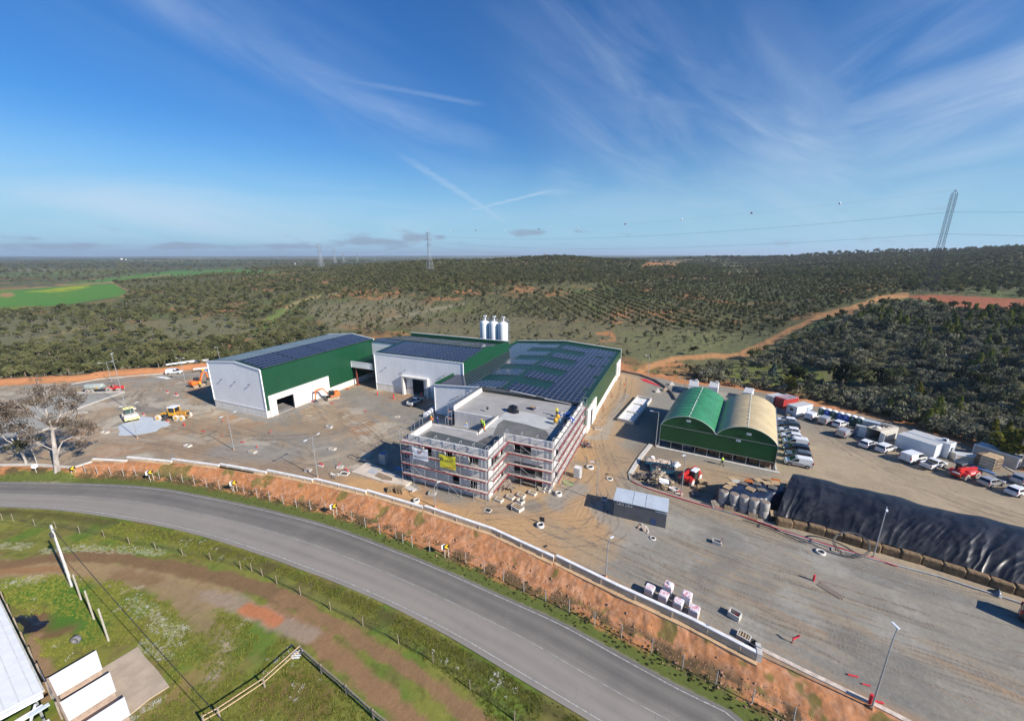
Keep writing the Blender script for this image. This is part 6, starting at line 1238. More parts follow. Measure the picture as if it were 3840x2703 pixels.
black_board=M('sign_black',(.015,.015,.016),.5,.1,3);chev_y=M('sign_yellow',(.80,.50,.02),.45,.06,3);post_pale=M('pale_post',(.48,.44,.37),.8,.15,3)
RZ0=ROAD_Z+.1
def chevron(label,k,x,y,extra=True):
 b=g(k,x,y,ROAD_Z+.1);face=math.atan2(-b.y,-b.x);rz=math.atan2(-b.y,-b.x)+math.pi/2+R(14);t=thing('chevron_sign',label,'road sign',(b.x,b.y,ROAD_Z),rz,'chevron signs along the bend')
 for s in(-.24,.24):m=MB();m.beam((s,.03,0),(s,.03,1.5),.07);m.build('post',post_pale,t)
 m=MB();m.box(-.38,.38,-.03,0,1.40,2.10);bd=m.build('board',black_board,t)
 m=MB();P=[(-.31,1.75),(.05,2.06),(.33,2.06),(.0,1.75),(.33,1.44),(.05,1.44)];m.add([(a,-.036,z)for a,z in P],[(0,3,2,1),(0,5,4,3)]);m.build('arrow',chev_y,bd)
 if extra:m=MB();m.box(-.62,-.1,.12,.15,1.35,2.1);m.build('rear_board',trim,t)
chevron('yellow chevron sign right of the big eucalyptus trunk','1',672,1402,False);chevron('yellow chevron sign second from the eucalyptus tree','1',1365,1438);chevron('yellow chevron sign in the middle of the five along the bend','1',2115,1535)
chevron('yellow chevron sign in front of the street lamp by the retaining wall','7',192,108);chevron('yellow chevron sign nearest to the viewer along the bend','7',1008,414)
b=g('t7',650,1030,ROAD_Z+.2);t=thing('round_sign','white round road sign left of the big eucalyptus trunk seen from behind','road sign',b,math.atan2(-b.y,-b.x)+math.pi/2);m=MB();m.beam((0,0,-.3),(0,0,2.2),.08);m.build('post',post_pale,t);m=MB();m.cyl((0,-.05,2.0),(0,-.075,2.0),.42,n=24);m.build('disc',white_paint,t);m=MB();m.beam((-.2,-.085,1.85),(.2,-.085,2.15),.06,.004);m.build('stripe',M('sign_grey',(.25,.25,.27),.6,.1,2),t)
def fence(name,label,pts,h,r,mat,wires,wmat,mesh=0,z=ROAD_Z):
 t=thing(name,label,'fence',(0,0,0));tops=[]
 for p in pts:
  hh=h*random.uniform(.93,1.06);d=Vector((random.uniform(-.05,.05),random.uniform(-.05,.05),0));zz=float(height(np.array([p.x]),np.array([p.y]))[0]);q=Vector((p.x,p.y,zz));m=MB();m.tube([q-Vector((0,0,.2)),q+d+Vector((0,0,hh))],r,6,r*.85);m.build('post',mat,t);tops.append((q,d,hh))
 for f in wires:
  m=MB();m.tube([q+d*f+Vector((0,0,hh*f))for q,d,hh in tops],.014,4);m.build('wire',wmat,t)
 if mesh:
  m=MB()
  for(q,d,hh),(q2,d2,h2)in zip(tops[:-1],tops[1:]):
   n=max(2,int((q2-q).length/mesh))
   for i in range(n):a=q.lerp(q2,i/n);m.beam((a.x,a.y,a.z+.05),(a.x,a.y,a.z+hh*.85),.006)
  m.build('mesh_wire',wmat,t)
 return t
UP=[('1',x,y)for x,y in((770,1378),(878,1383),(995,1385),(1108,1392),(1222,1391),(1335,1400),(1430,1412),(1535,1430),(1640,1450),(1745,1466),(1855,1486),(1970,1506),(2085,1527),(2190,1545))]+\
 [('2',x,y)for x,y in((632,1580),(745,1608),(868,1640),(985,1668))]+[('7',x,y)for x,y in((8,58),(120,64),(247,72),(312,140),(410,185),(517,235),(635,268),(685,302),(755,330),(883,364),(1020,400),(1148,452),(1281,510),(1422,580),(1572,654),(1733,727),(1904,810),(2091,897))]+[('8',x,y)for x,y in((15,767),(185,852),(362,937),(549,1032),(757,1137),(990,1249),(1250,1370))]
fence('wire_fence','line of grey posts with wires between the road and the orange bank',[g(k,x,y,ROAD_Z+.25)for k,x,y in UP],1.75,.05,M('grey_post',(.36,.36,.35),.7,.15,3),(.55,.9),steel_dark)
LO=[('6',x,y)for x,y in((-60,140),(20,146),(100,152),(258,187),(412,202),(585,239),(765,270),(950,322),(1142,357),(1340,402),(1545,437),(1765,502),(1845,517),(1925,553),(2030,612),(2203,692))]+[('7',x,y)for x,y in((155,802),(393,920),(655,1050),(908,1187),(1180,1382),(1503,1612),(1800,1800))]
fence('mesh_fence','wire mesh fence on weathered wooden posts along the near edge of the road',[g(k,x,y,ROAD_Z)for k,x,y in LO],1.25,.055,old_wood,(.35,.65,.95),steel_dark,.3)
def rail_fence():
 t=thing('rail_fence','wooden post and rail fence forming a corner in the grass at the bottom','fence',(0,0,0));A=[('6',1500,1650),('6',1610,1590),('6',1940,1368),('6',2205,1130)];B=[('6',2205,1130),('7',92,1268),('7',275,1422),('7',472,1600),('7',700,1780)]
 for L in(A,B):
  P=[g(k,x,y,ROAD_Z)for k,x,y in L]
  for i,p in enumerate(P):
   if L is B and i==0:continue
   m=MB();m.beam((p.x,p.y,ROAD_Z-.2),(p.x,p.y,ROAD_Z+1.2),.13);m.build('post',old_wood,t)
  for a,b in zip(P[:-1],P[1:]):
   for z in((.62,1.1)if L is A else(.65,1.05)):m=MB();m.tube([(a.x,a.y,ROAD_Z+z),(b.x,b.y,ROAD_Z+z+random.uniform(-.05,.05))],.06,6);m.build('rail',wood if L is A else old_wood,t)
rail_fence()
b=g('6',525,625,ROAD_Z);t=thing('utility_pole','pale concrete utility pole carrying cables in the lower left field','utility pole',(b.x,b.y,ROAD_Z));zt=hz('6',385,180,b)-ROAD_Z;conc_pole=M('pole_concrete',(.52,.51,.48),.85,.12,2);m=MB()
m.loft([[(-.2*f,-.13*f,z),(.2*f,-.13*f,z),(.2*f,.13*f,z),(-.2*f,.13*f,z)]for z,f in((-.3,1),(zt,.55))]);m.build('pole',conc_pole,t);m=MB();m.beam((-.55,0,zt-.5),(.55,0,zt-.5),.08,.1);m.build('cross_arm',galv,t)
m=MB();m.rbox(-.22,.22,-.3,-.05,zt-1.5,zt-1.0,.04);m.build('junction_box',steel_dark,t)
for i in range(6):m=MB();m.box(-.06,.06,-.145+.012*0,-.125,.9+i*.8,1.1+i*.8);m.build('recess',steel_dark,t)
top=Vector((b.x,b.y,ROAD_Z+zt-.5))
def cable(name,label,a,c,sag,r=.02,n=24,cat='cable',group=None):
 a,c=Vector(a),Vector(c);m=MB();m.tube([a.lerp(c,i/n)-Vector((0,0,sag*4*(i/n)*(1-i/n)))for i in range(n+1)],r,5);o=m.build(name,black_plastic);tag(o,label,cat,group);return o
e=g('6',1900,1900,3.0);cable('overhead_cable','thick black cable running from the concrete pole to the bottom edge',top+Vector((.4,0,0)),e,.5,.03);cable('overhead_cable','thin black cable leaving the concrete pole to the left',top+Vector((-.4,0,0)),g('6',-150,120,5.2),.25,.018)
for(x,y,x2,y2,lab)in((595,725,505,542,'leaning timber strut against the concrete utility pole'),(689,868,618,660,'weathered timber post second from the concrete pole'),(797,1028,722,792,'weathered timber post farthest from the concrete pole')):
 b=g('6',x,y,ROAD_Z);zt=max(2.0,hz('6',x2,y2,b)-ROAD_Z);t=MB();t.tube([(0,0,-.2),(.03,0,zt)],.10,8,.085);o=t.build('timber_post',M('grey_timber',(.40,.37,.30),.85,.2,3,stretch=(6,6,1)),None,(b.x,b.y,ROAD_Z));tag(o,lab,'post','timber posts near the pole')

# ================================================================== LOWER LEFT: SHED, PENS, PAD
def shed():
 t=thing('shed','white corrugated roofed shed cut by the lower left corner','shed',(0,0,0));rib=M_ribbed('shed_roof',(.60,.62,.60),.9,1,.5,.05,.1);ztop,zr=2.9,3.15
 a,b=g('6',-20,752,ztop),g('6',292,1412,ztop);d=(b-a).normalized();n=Vector((-d.y,d.x,0));n=n if n.dot(Vector((-1,-1,0)))>0 else -n
 a=a-d*12;W_=9.0;P=lambda f,w,z:a+d*f+n*w+Vector((0,0,z-ztop));L=(b-a).length
 m=MB();m.loft([[P(0,-.15,ztop),P(0,W_,zr+1),P(0,W_,zr+1.08),P(0,-.15,ztop+.08)],[P(L,-.15,ztop),P(L,W_,zr+1),P(L,W_,zr+1.08),P(L,-.15,ztop+.08)]]);m.build('roof',white_paint,t)
 for w in np.arange(.3,9,.75):m=MB();m.beam(P(0,w,ztop+.1+1.25*w/9.15),P(L,w,ztop+.1+1.25*w/9.15),.09,.05);m.build('roof_rib',rib if False else M('roof_rib_white',(.62,.63,.61),.5,.08,2),t)
 m=MB();m.beam(P(L+.12,-.1,ztop-.12),P(L+.12,W_,zr+.9),.5,.3);m.build('fascia',white_paint,t)
 m=MB();m.beam(P(0,.3,(ztop+ROAD_Z)/2),P(L-.2,.3,(ztop+ROAD_Z)/2),.15,ztop-ROAD_Z-.1);m.build('wall',M('dim_wall',(.20,.20,.19),.9,.15,1),t)
 m=MB();m.beam(P(0,-.2,ztop),P(L,-.2,ztop),.14,.12);m.build('gutter',M('lichen_gutter',(.50,.49,.42),.8,.2,2),t)
 for f in np.arange(L-.6,0,-3.2):m=MB();m.beam(P(f,-.55,ROAD_Z),P(f,-.55,ROAD_Z+2.0),.12);m.build('post',old_wood,t)
 m=MB();m.beam(P(L-8,-.6,ROAD_Z+1.0),P(L-2.5,-.6,ROAD_Z+1.0),.05,.9);m.build('gate',galv,t)
 # lower lean-to frame in front of the gable end
 m=MB();m.beam(P(L+.9,.1,ztop-.6),P(L+.9,W_,ztop-.3),.5,.1);m.beam(P(L+2.6,.1,ztop-.8),P(L+2.6,W_,ztop-.6),.25,.1);m.build('white_frame',white_paint,t)
 for w in(.4,2.5,5):m=MB();m.beam(P(L+.3,w,ztop-.5),P(L+2.8,w+.9,ztop-.7),.14,.1);m.build('truss_bar',white_paint,t)
 m=MB();m.beam(P(L+.2,4.5,ROAD_Z+1.2),P(L+3,4.5,ROAD_Z+1.2),8.5,.1);m.build('loft_floor',M('grey_gravel',(.25,.25,.25),.9,.35,6),t)
 m=MB();m.beam(P(L+1.2,-.2,ztop-.5),P(L+1.25,.9,ztop-.45),.35,.08);m.build('skylight',M('pale_plastic',(.55,.62,.66),.3,.08,2),t)
shed()
def pens():
 zt=-.35;lids=[[(585,1100),(1160,765),(1235,985),(690,1310)],[(720,1395),(1325,1030),(1398,1250),(830,1616)],[(890,1716),(1500,1325),(1570,1535),(985,1920)]]
 names=('white pen lid farthest from the bottom edge, beside the shed','white pen lid in the middle of the three','white pen lid cut by the bottom edge of the photo');wallm=M('pen_blockwork',(.36,.27,.21),.9,.2,2);lidm=M('bright_white_lid',(.86,.86,.86),.5,.02,2)
 t=thing('pen_wall','low brown block wall running behind the three white lids','wall',(0,0,0));a,b=g('u1',560,1100,zt),g('u1',870,1700,zt);m=MB();m.beam((a.x,a.y,(zt+ROAD_Z)/2-.05),(b.x,b.y,(zt+ROAD_Z)/2-.05),.22,zt-ROAD_Z+.12);m.build('wall',wallm,t)
 for lab,q in zip(names,lids):
  P=[g('u1',x,y,zt)for x,y in q];c=sum(P,Vector())/4;t=thing('pen_lid',lab,'lid',(c.x,c.y,ROAD_Z),0,'white lids over the pens');L=[p-Vector((c.x,c.y,ROAD_Z))for p in P];dz=Vector((0,0,.06));m=MB();m.loft([L,[p+dz for p in L]])if(L[1]-L[0]).cross(L[2]-L[1]).z>0 else m.loft([L[::-1],[p+dz for p in L[::-1]]]);m.build('lid',lidm,t)
  m=MB();S=[Vector((p.x*.96,p.y*.93,0))for p in L];T=[Vector((p.x*.96,p.y*.93,p.z-.01))for p in L];m.loft([S,T])if(L[1]-L[0]).cross(L[2]-L[1]).z>0 else m.loft([S[::-1],T[::-1]]);m.build('box',wallm,t)
 P=gs('u1',[(640,1240),(1245,975),(1660,725),(1760,860),(1900,1010),(2040,1200),(1800,1350),(1570,1540),(1000,1950)],ROAD_Z);m=MB();q=[(p.x,p.y)for p in P];m.prism(q[::-1],ROAD_Z-.05,ROAD_Z+.085);tag(m.build('concrete_pad',M('tan_pad',(.42,.335,.245),.9,.14,.7,bump=.1)),'tan concrete pad beside the white pen lids','slab')
pens()
def sheet(name,label,k,poly,z,hgt,mat,cat,n=26,seed=1):
 """crumpled plastic lying on the ground"""
 P=gs(k,poly,z);xs,ys=[p.x for p in P],[p.y for p in P];X,Y=np.meshgrid(np.linspace(min(xs),max(xs),n),np.linspace(min(ys),max(ys),n));sd=sdist(X.ravel(),Y.ravel(),P);Z=z+.03+hgt*sstep(0,(max(xs)-min(xs))*.3,sd)*(.4+.9*vnoise(X.ravel(),Y.ravel(),.45,seed,3));ids={};vs=[];fs=[]
 for j in range(n-1):
  for i in range(n-1):
   q=[j*n+i,j*n+i+1,(j+1)*n+i+1,(j+1)*n+i]
   if all(sd[v]>-.02 for v in q):
    for v in q:
     if v not in ids:ids[v]=len(vs);vs.append((X.ravel()[v],Y.ravel()[v],Z[v]))
    fs.append(tuple(ids[v]for v in q))
 m=MB();m.add(vs,fs,True);return tag(m.build(name,mat),label,cat)
blk_sheet=M('black_plastic_sheet',(.012,.013,.017),.28,.3,2,bump=.4)
sheet('black_sheet','crumpled black plastic sheet on the grass next to the shed','u1',[(150,400),(230,340),(430,300),(500,340),(520,385),(610,410),(560,470),(420,550),(270,580),(240,500)],ROAD_Z,.25,blk_sheet,'sheet')
def tyre(label,k,x,y,z,r,w,tilt=0,mat=rubber):
 b=g(k,x,y,z);t=thing('tyre',label,'tyre',(b.x,b.y,z),R(30));m=MB();n=18;prof=[(r,-w/2),(r,w/2),(r*.8,w/2+.02),(r*.58,w/2-.02),(r*.58,-w/2+.02),(r*.8,-w/2-.02)]
 m.loft([[(q*math.cos(2*math.pi*i/n),s,q*math.sin(2*math.pi*i/n))for q,s in prof]for i in range(n+1)],False,True);o=m.build('casing',mat,t);o.location=(0,0,r if tilt==0 else w/2);o.rotation_euler=(R(tilt),0,0)
tyre('grey old tyre standing on the grass near the shed','u1',930,670,ROAD_Z,.42,.34,0,M('grey_tyre',(.17,.17,.18),.8,.15,4));tyre('black tyre lying behind the end of the retaining wall','8',762,815,0,.45,.28,90);tyre('black tyre lying near the white pipes of the far yard','1',1525,516,0,.6,.3,90)
# white slats leaning in the fence corner
t=thing('slat_panel','small white slatted panel lying at the fence corner','panel',g('6',2160,1160,ROAD_Z+.1),R(25))
for i in range(4):m=MB();m.box(-.45,.45,i*.24,i*.24+.13,.05,.1);m.build('slat',white_paint,t)

# ================================================================== TARP MOUND, BALES, PALLETS
tarp_mat=M('black_silage_tarp',(.010,.012,.020),.34,.3,.8,bump=.2,spec=.35,col2=(.028,.029,.034))
def tarp_mound():
 base=gs('u4',[(855,470),(1000,545),(1300,640)]);front=[g('8',x,y,1.15)for x,y in((895,85),(1090,125),(1400,215),(1600,270),(1850,340),(2296,480),(2700,600))];ridge=[g('5',x,y,3.6)for x,y in((215,1158),(440,1200),(1050,1340),(1570,1475),(2200,1610),(2700,1730),(3300,1880))]
 A,B=arc_param(resample(front,1.0),380),arc_param(resample(ridge,1.0),380);m=MB();vs=[];nt=64;prof=[]
 si,fj=np.meshgrid(np.arange(380),np.arange(nt+1),indexing='ij');rd=lambda v:1-np.abs(v-.5)*3.2;FN=rd(vnoise(si+fj*.5,fj*.55,26,61,2));mk=sstep(.38,.62,vnoise(si,fj*1.3,45,64,2));FN2=rd(vnoise(si-fj*.35,fj*.5,9,62,2))*mk;FN3=vnoise(si,fj*1.2,16,63,3)
 for i in range(380):
  s=i/379;a,b=A[i],B[i];back=b+(b-a)*.15;outw=(b-a);outw.z=0;outw.normalize()
  wob=.35*math.sin(s*23)+.2*math.sin(s*51+1)
  for j in range(nt+1):
   f=j/nt
   if f<.62:k=f/.62;p=a.lerp(b,k);p.z=1.15+(3.6+wob*.35-1.15)*(math.sin(k*math.pi/2)**.85)
   else:k=(f-.62)/.38;p=b+outw*(k*4.5);p.z=(3.6+wob*.35)*(1-k**2.2)
   fold=0  # folds fan down from where the sheet is held, the rest is irregular creasing
   for q,wd,am in((.04,16,.12),(.30,18,.07),(.42,20,.08),(.70,13,.16),(.93,14,.07)):u=(s-q)*30/max(.22,f+.12);fold+=(1-2*abs(math.sin(u*.9+q*40+FN3[i,j]*4)))*math.exp(-abs(s-q)*wd)*am
   fold+=FN[i,j]*.30+FN2[i,j]*.13+(FN3[i,j]-.5)*.35
   p=p+Vector((-outw.x*fold,-outw.y*fold,fold*.35))*(math.sin(math.pi*min(1,f*1.3+.05))**.6 if f<.7 else .5)
   if i==0:p.z*=.15 if False else 1
   vs.append(tuple(p))
 m.add(vs,[(i*(nt+1)+j,(i+1)*(nt+1)+j,(i+1)*(nt+1)+j+1,i*(nt+1)+j+1)for i in range(379)for j in range(nt)],True)
 # left end: the sheet falls to the ground
 c=[Vector(v)for v in vs[:nt+1]];e=MB();rows=[]
 for k in range(9):
  f=k/8;rows.append([(p.x-.9*f-.15*math.sin(j*.8)*f,p.y-.25*f,p.z*(1-f)+.02)for j,p in enumerate(c)])
 m.loft(rows,False,True,False)
 t=thing('tarp_mound','long black plastic tarp draped over a storage mound along the site road','tarp',(0,0,0));m.build('tarp',tarp_mat,t)
 # core of the heap under the sheet
 m=MB();L0=[[tuple(a.lerp(b,.25)[:2])+(0,),tuple(a.lerp(b,.3)[:2])+(1.3,),tuple(b[:2])+(3.0,),tuple((b+(b-a).normalized()*3)[:2])+(0,)]for a,b in list(zip(A,B))[8::27]];m.loft(L0);m.build('heap',M('heap_earth',(.12,.09,.06),.95,.25,1.5),t)
 straw=M('straw_bale',(.19,.125,.065),.95,.35,3,bump=.9)
 P=arc_param(resample(front,1.0),240);n=15
 for i in range(n):
  a,b=P[i*16],P[min(239,i*16+16)];d=(b-a);d.z=0;L=d.length;d.normalize();q=(a+b)/2;rz=math.atan2(d.y,d.x)
  t=thing('straw_bale','brown straw bale in the row along the foot of the black tarp','bale',(q.x,q.y,0),rz,'straw bales along the tarp foot');m=MB();k=9;
  vv=[];m.rbox(-L/2+.0,L/2-.02,-.75+random.uniform(-.12,.1),.55,0,1.12+random.uniform(-.14,.1),.14);m.build('straw',straw,t)
 # loop of black hose in front of it
 cc=g('8',1300,215,1.2);dx,dy=g('8',1405,225,1.2)-cc,g('8',1290,145,2.2)-cc;m=MB()
 for k in range(3):pts=[cc+dx*math.cos(a)*(1-.05*k)+dy*math.sin(a)*(1-.06*k)+Vector((0,-.25,.05*k))for a in[2*math.pi*i/40 for i in range(41)]];m.tube([(p.x,p.y-1.0,max(.08,p.z))for p in pts],.045,5,cap=False)
 o=m.build('hose_coil',black_plastic);tag(o,'big loose loop of black pipe leaning on the straw bales','pipe')
tarp_mound()
def make_pallet(t,mat=wood,L=1.2,Wd=1.0):
 m=MB()
 for i in range(7):y=-Wd/2+(Wd-.1)*i/6;m.box(-L/2,L/2,y,y+.1,.11,.135)
 for x in(-L/2,-.06,L/2-.12):
  m.box(x,x+.12,-Wd/2,Wd/2,.02,.11)
 m.build('boards',mat,t)
pal_or=M('orange_pallet',(.50,.16,.04),.7,.15,2);pal_dk=M('grey_pallet',(.20,.17,.14),.85,.25,3)
def pallet(label,p,rz,rx=0.0,mat=wood,group='loose pallets'):
 t=thing('pallet',label,'pallet',p,rz,group);t.rotation_euler=(rx,0,rz);make_pallet(t,mat);return t
wrap=M('bale_wrap',(.37,.345,.32),.55,.18,1.5,bump=.25);wrap_top=M('bale_straw_end',(.22,.17,.13),.95,.3,3,bump=.6)
for i,(x,y,lab)in enumerate(((978,1440,'leftmost pale bale column in front of the blue tarp'),(1070,1468,'pale bale column second from the left before the blue tarp'),(1160,1492,'middle pale bale column before the blue tarp'),(1250,1520,'pale bale column second from the right before the blue tarp'),(1345,1545,'rightmost pale bale column, lit brightest of the five'))):
 b=g('4',x,y);t=thing('bale_column',lab,'bale',b+Vector((0,.55,0)),0,'wrapped round bales');
 for k in range(2):m=MB();m.loft([[(.66*f*math.cos(a),.66*f*math.sin(a),z)for a in[2*math.pi*j/22 for j in range(22)]]for z,f in((k*1.3,.92),(k*1.3+.1,1),(k*1.3+.65,1.02),(k*1.3+1.18,1),(k*1.3+1.27,.93))],True,True);m.build('bale',wrap,t)
 m=MB();m.cyl((0,0,2.56),(0,0,2.62),.58,.5,18);m.build('straw_top',wrap_top,t)
blue_tarp=M('navy_tarp',(.018,.028,.055),.35,.3,1.2,bump=.6)
def bale_heap():
 P=gs('4',[(965,1262),(1010,1296),(1100,1322),(1240,1342),(1380,1350),(1440,1300),(1540,1290),(1555,1255),(1500,1200),(1340,1175),(1200,1172),(1040,1195),(960,1240)],2.65);xs,ys=[p.x for p in P],[p.y for p in P];n=44
 X,Y=np.meshgrid(np.linspace(min(xs)-1,max(xs)+1,n),np.linspace(min(ys)-1,max(ys)+1,n));sd=sdist(X.ravel(),Y.ravel(),P);Z=2.45+.25*sstep(0,2,sd)+.22*(vnoise(X.ravel(),Y.ravel(),.8,5,4)-.4)-np.maximum(0,-sd)*3.2;Z=np.maximum(Z,.02);vs=list(zip(X.ravel(),Y.ravel(),Z));m=MB();keep=sd>-.75
 m.add(vs,[(j*n+i,j*n+i+1,(j+1)*n+i+1,(j+1)*n+i)for j in range(n-1)for i in range(n-1)if keep[j*n+i]and keep[(j+1)*n+i+1]],True);t=thing('tarped_heap','heap of bales under a crumpled navy blue tarp strewn with pallets','heap',(0,0,0));m.build('tarp',blue_tarp,t)
 m=MB();c=sum(P,Vector())/len(P);q=[(c.x+(p.x-c.x)*.9,c.y+(p.y-c.y)*.85)for p in P];m.prism(q[::-1]if True else q,0,2.3);m.build('bales',M('dark_bales',(.13,.11,.09),.95,.3,1.5,bump=.5),t)
bale_heap()
pl=[(1070,1185,25,wood,'pallet at the far left of the blue tarp'),(1140,1190,-20,wood,'pallet right of the far left one on the blue tarp'),(1100,1210,10,offwhite,'white board lying between pallets on the blue tarp'),(1215,1205,5,pal_or,'orange pallet near the middle of the blue tarp'),(1060,1232,30,wood,'pallet at the left rim of the blue tarp'),(1165,1228,-10,pal_dk,'grey pallet left of the middle of the blue tarp'),(1305,1200,35,wood,'pale pallet right of the orange one'),(1370,1182,-8,wood,'pallet at the upper edge of the blue tarp'),
      (1285,1230,0,pal_dk,'dark pallet below the pale one on the blue tarp'),(1380,1225,20,wood,'tilted pallet below the upper edge one'),(1455,1200,-5,pal_or,'bright orange pallet at the right of the blue tarp'),(1455,1225,15,wood,'pallet below the bright orange one'),(1230,1278,-30,wood,'pallet low on the front slope of the blue tarp'),(1330,1285,10,pal_dk,'dark pallet right of the low one'),(1430,1265,-12,pal_dk,'grey pallet near the right rim of the blue tarp'),(1025,1262,60,wood,'small pallet hanging on the left rim of the blue tarp')]
for x,y,a,mt,lab in pl:pallet(lab,g('4',x,y,2.75),R(a),R(random.uniform(-8,8)),mt,'pallets on the blue tarp')
for x,y,rx,rzz,lab in((910,1405,50,35,'dark pallet leaning against the first bale column'),(1036,1455,72,-8,'pallet leaning upright between bale columns and kerb'),(1252,1522,74,-10,'pale pallet leaning upright before the fourth bale column'),(1452,1500,22,0,'wide pallet lying on the straw between bales and black tarp')):pallet(lab,g('4',x,y,.5 if rx>40 else 1.0),R(rzz),R(rx),pal_dk if 'dark' in lab else wood,'pallets leaning by the bales')
def pallet_pile(label,k,x,y,n,rz,mat=wood,z=0):
 b=g(k,x,y,z);t=thing('pallet_pile',label,'pallets',b,rz,'piles of pallets')
 for i in range(n):
  m=MB();j=random.uniform(-.12,.12);h=i*.14
  for q in range(6):yy=-.5+.18*q;m.box(-.6+j,.6+j,yy,yy+.1,h+.1,h+.13)
  for xx in(-.6,-.06,.48):m.box(xx+j,xx+.12+j,-.5,.5,h,h+.1)
  m.build('pallet',mat,t)
pallet_pile('pile of pale pallets right of the telehandler, taller of two','4',795,1235,6,R(20));pallet_pile('pile of pallets nearer the kerb by the telehandler','4',785,1285,5,R(5));pallet_pile('dark pallets lying beside the kerb near the bales','4',745,1330,2,R(15),pal_dk)
pallet_pile('pile of dark planks and pallets at the left foot of the front scaffold','u2',1880,1190,7,R(10),M('brown_planks',(.30,.21,.12),.85,.3,3));pallet_pile('smaller pile of boards next to the planks pile','u2',1640,1150,5,R(40),M('brown_planks',(.30,.21,.12),.85,.3,3));pallet_pile('low heap of split boards on the right lot edge','s5',2060,1185,3,R(-10));pallet_pile('wood pieces at the foot of the white cabin with the window','s4',420,640,4,R(30),pal_dk)
# ---- waste corner: skips, wood heap
def skip(label,k,a,b,Wd,fill,seed):
 p,q=g(k,*a),g(k,*b);d=q-p;t=thing('waste_skip',label,'skip',p,math.atan2(d.y,d.x),'blue waste skips');L=d.length;bl=M('skip_blue',(.03,.10,.16),.6,.2,1.5)
 for nm,pts in(('side_wall',((0,L,-.04,.04)),),('side_wall',((0,L,Wd-.04,Wd+.04)),),('end_wall',((-.04,.04,0.04,Wd-.04)),),('end_wall',((L-.04,L+.04,.04,Wd-.04)),)):m=MB();x0,x1,y0,y1=pts;m.box(x0,x1,y0,y1,0,1.15);m.build(nm,bl,t)
 n=26;X,Y=np.meshgrid(np.linspace(.05,L-.05,n),np.linspace(.05,Wd-.05,n));Z=.95+.5*vnoise(X.ravel(),Y.ravel(),.35,seed,3)*np.sin(np.pi*X.ravel()/L)**.4;m=MB();m.add(list(zip(X.ravel(),Y.ravel(),Z)),[(j*n+i,j*n+i+1,(j+1)*n+i+1,(j+1)*n+i)for j in range(n-1)for i in range(n-1)]);m.build('waste',fill,t)
skip('blue skip filled with pale rubble and boards','4',(285,1075),(520,1110),1.7,M('rubble',(.46,.37,.29),.95,.35,5),3);skip('dark blue skip heaped with black bin bags','4',(330,1130),(545,1165),1.7,M('bin_bags',(.02,.022,.028),.3,.3,4,bump=.5),4)
def board_heap(name,label,k,x,y,n,Lr,spread,mats,hmax,cat='waste wood'):
 b=g(k,x,y);t=thing(name,label,cat,b,0);ms=[MB()for _ in mats]
 for i in range(n):
  q=Vector((random.gauss(0,spread),random.gauss(0,spread*.7),0));z=max(.05,hmax*(1-q.length/(2.4*spread)))*random.uniform(.4,1);a=random.uniform(0,math.pi);L=random.uniform(*Lr);d=Vector((math.cos(a),math.sin(a),random.uniform(-.3,.3)))*L/2;c=q+Vector((0,0,z+.08));m=ms[i%len(mats)];p0,p1=c-d,c+d;p0.z=max(.04,p0.z);p1.z=max(.04,p1.z);m.beam(p0,p1,random.uniform(.1,.35),random.uniform(.03,.08))
 for m,mt in zip(ms,mats):m.build('boards',mt,t)
 return t
board_heap('wood_heap','big heap of broken boards and pallets beside the blue skips','4',400,1200,130,(.6,1.9),.95,[wood,old_wood,M('pale_boards',(.62,.53,.40),.8,.15,2),pal_dk],2.1);board_heap('wood_heap','dark stacked boards at the left of the waste corner','4',270,1180,40,(.8,1.6),.6,[old_wood,pal_dk],1.0);board_heap('wood_heap','crate of loose offcuts at the kerb of the waste corner','4',440,1262,40,(.4,1.1),.5,[wood,old_wood],.8)
board_heap('board_stack','pile of steel props and boards leaning in the inner corner of the raw building','t6',790,960,46,(1.2,2.4),.55,[old_wood,M('props',(.35,.28,.24),.7,.3,2)],1.3,'boards');board_heap('rebar_bundle','bundle of reinforcing bars by the right rear corner of the raw building','3',1895,1125,40,(1.4,2.6),.45,[steel_dark,M('rust',(.26,.11,.07),.8,.3,3),galv],.7,'steel');board_heap('cardboard_scraps','small heap of pale scraps beside the long wall of the grey hut','8',145,165,22,(.3,.8),.5,[M('cardboard',(.55,.40,.30),.9,.15,2),offwhite],.25,'scraps')
t=thing('plank_bundle','dark planks lying side by side on the gravel of the right yard','boards',g('8',1200,512),R(-38))
for i in range(4):m=MB();m.box(-1.1+random.uniform(-.2,.2),1.1+random.uniform(-.2,.2),-.4+.24*i,-.24+.24*i,.0,.09);m.build('plank',old_wood,t)
board_heap('board_stack','rubble and boards below the red conduit by the cream slab','u2',120,780,12,(.5,1.1),.5,[offwhite,old_wood],.5,'boards')
b=g('4',455,1205,1.55);t=MB();t.box(-.75,.75,-.55,.55,0,.05);o=t.build('white_board',white_paint,None,b,R(8));o.rotation_euler=(R(14),R(6),R(8));tag(o,'clean white board lying on top of the waste wood heap','board')
for(x,y,lab,mt)in((345,1015,'crumpled white plastic sheet behind the rubble skip',white_paint),(560,1065,'white plastic sheet trailing right of the rubble skip',white_paint)):sheet('plastic_sheet',lab,'4',[(x-40,y-20),(x+20,y-28),(x+55,y),(x+10,y+25),(x-35,y+15)],0,.7,mt,'sheet',16,x)
b=g('4',540,1290);t=thing('tub','white oval tub half full by the kerb of the waste corner','tub',b);m=MB();m.loft([[(.85*f*math.cos(a),.55*f*math.sin(a),z)for a in[2*math.pi*i/20 for i in range(20)]]for z,f in((0,.8),(.5,1),(.5,.9),(.25,.82))],True,True);m.build('shell',offwhite,t)
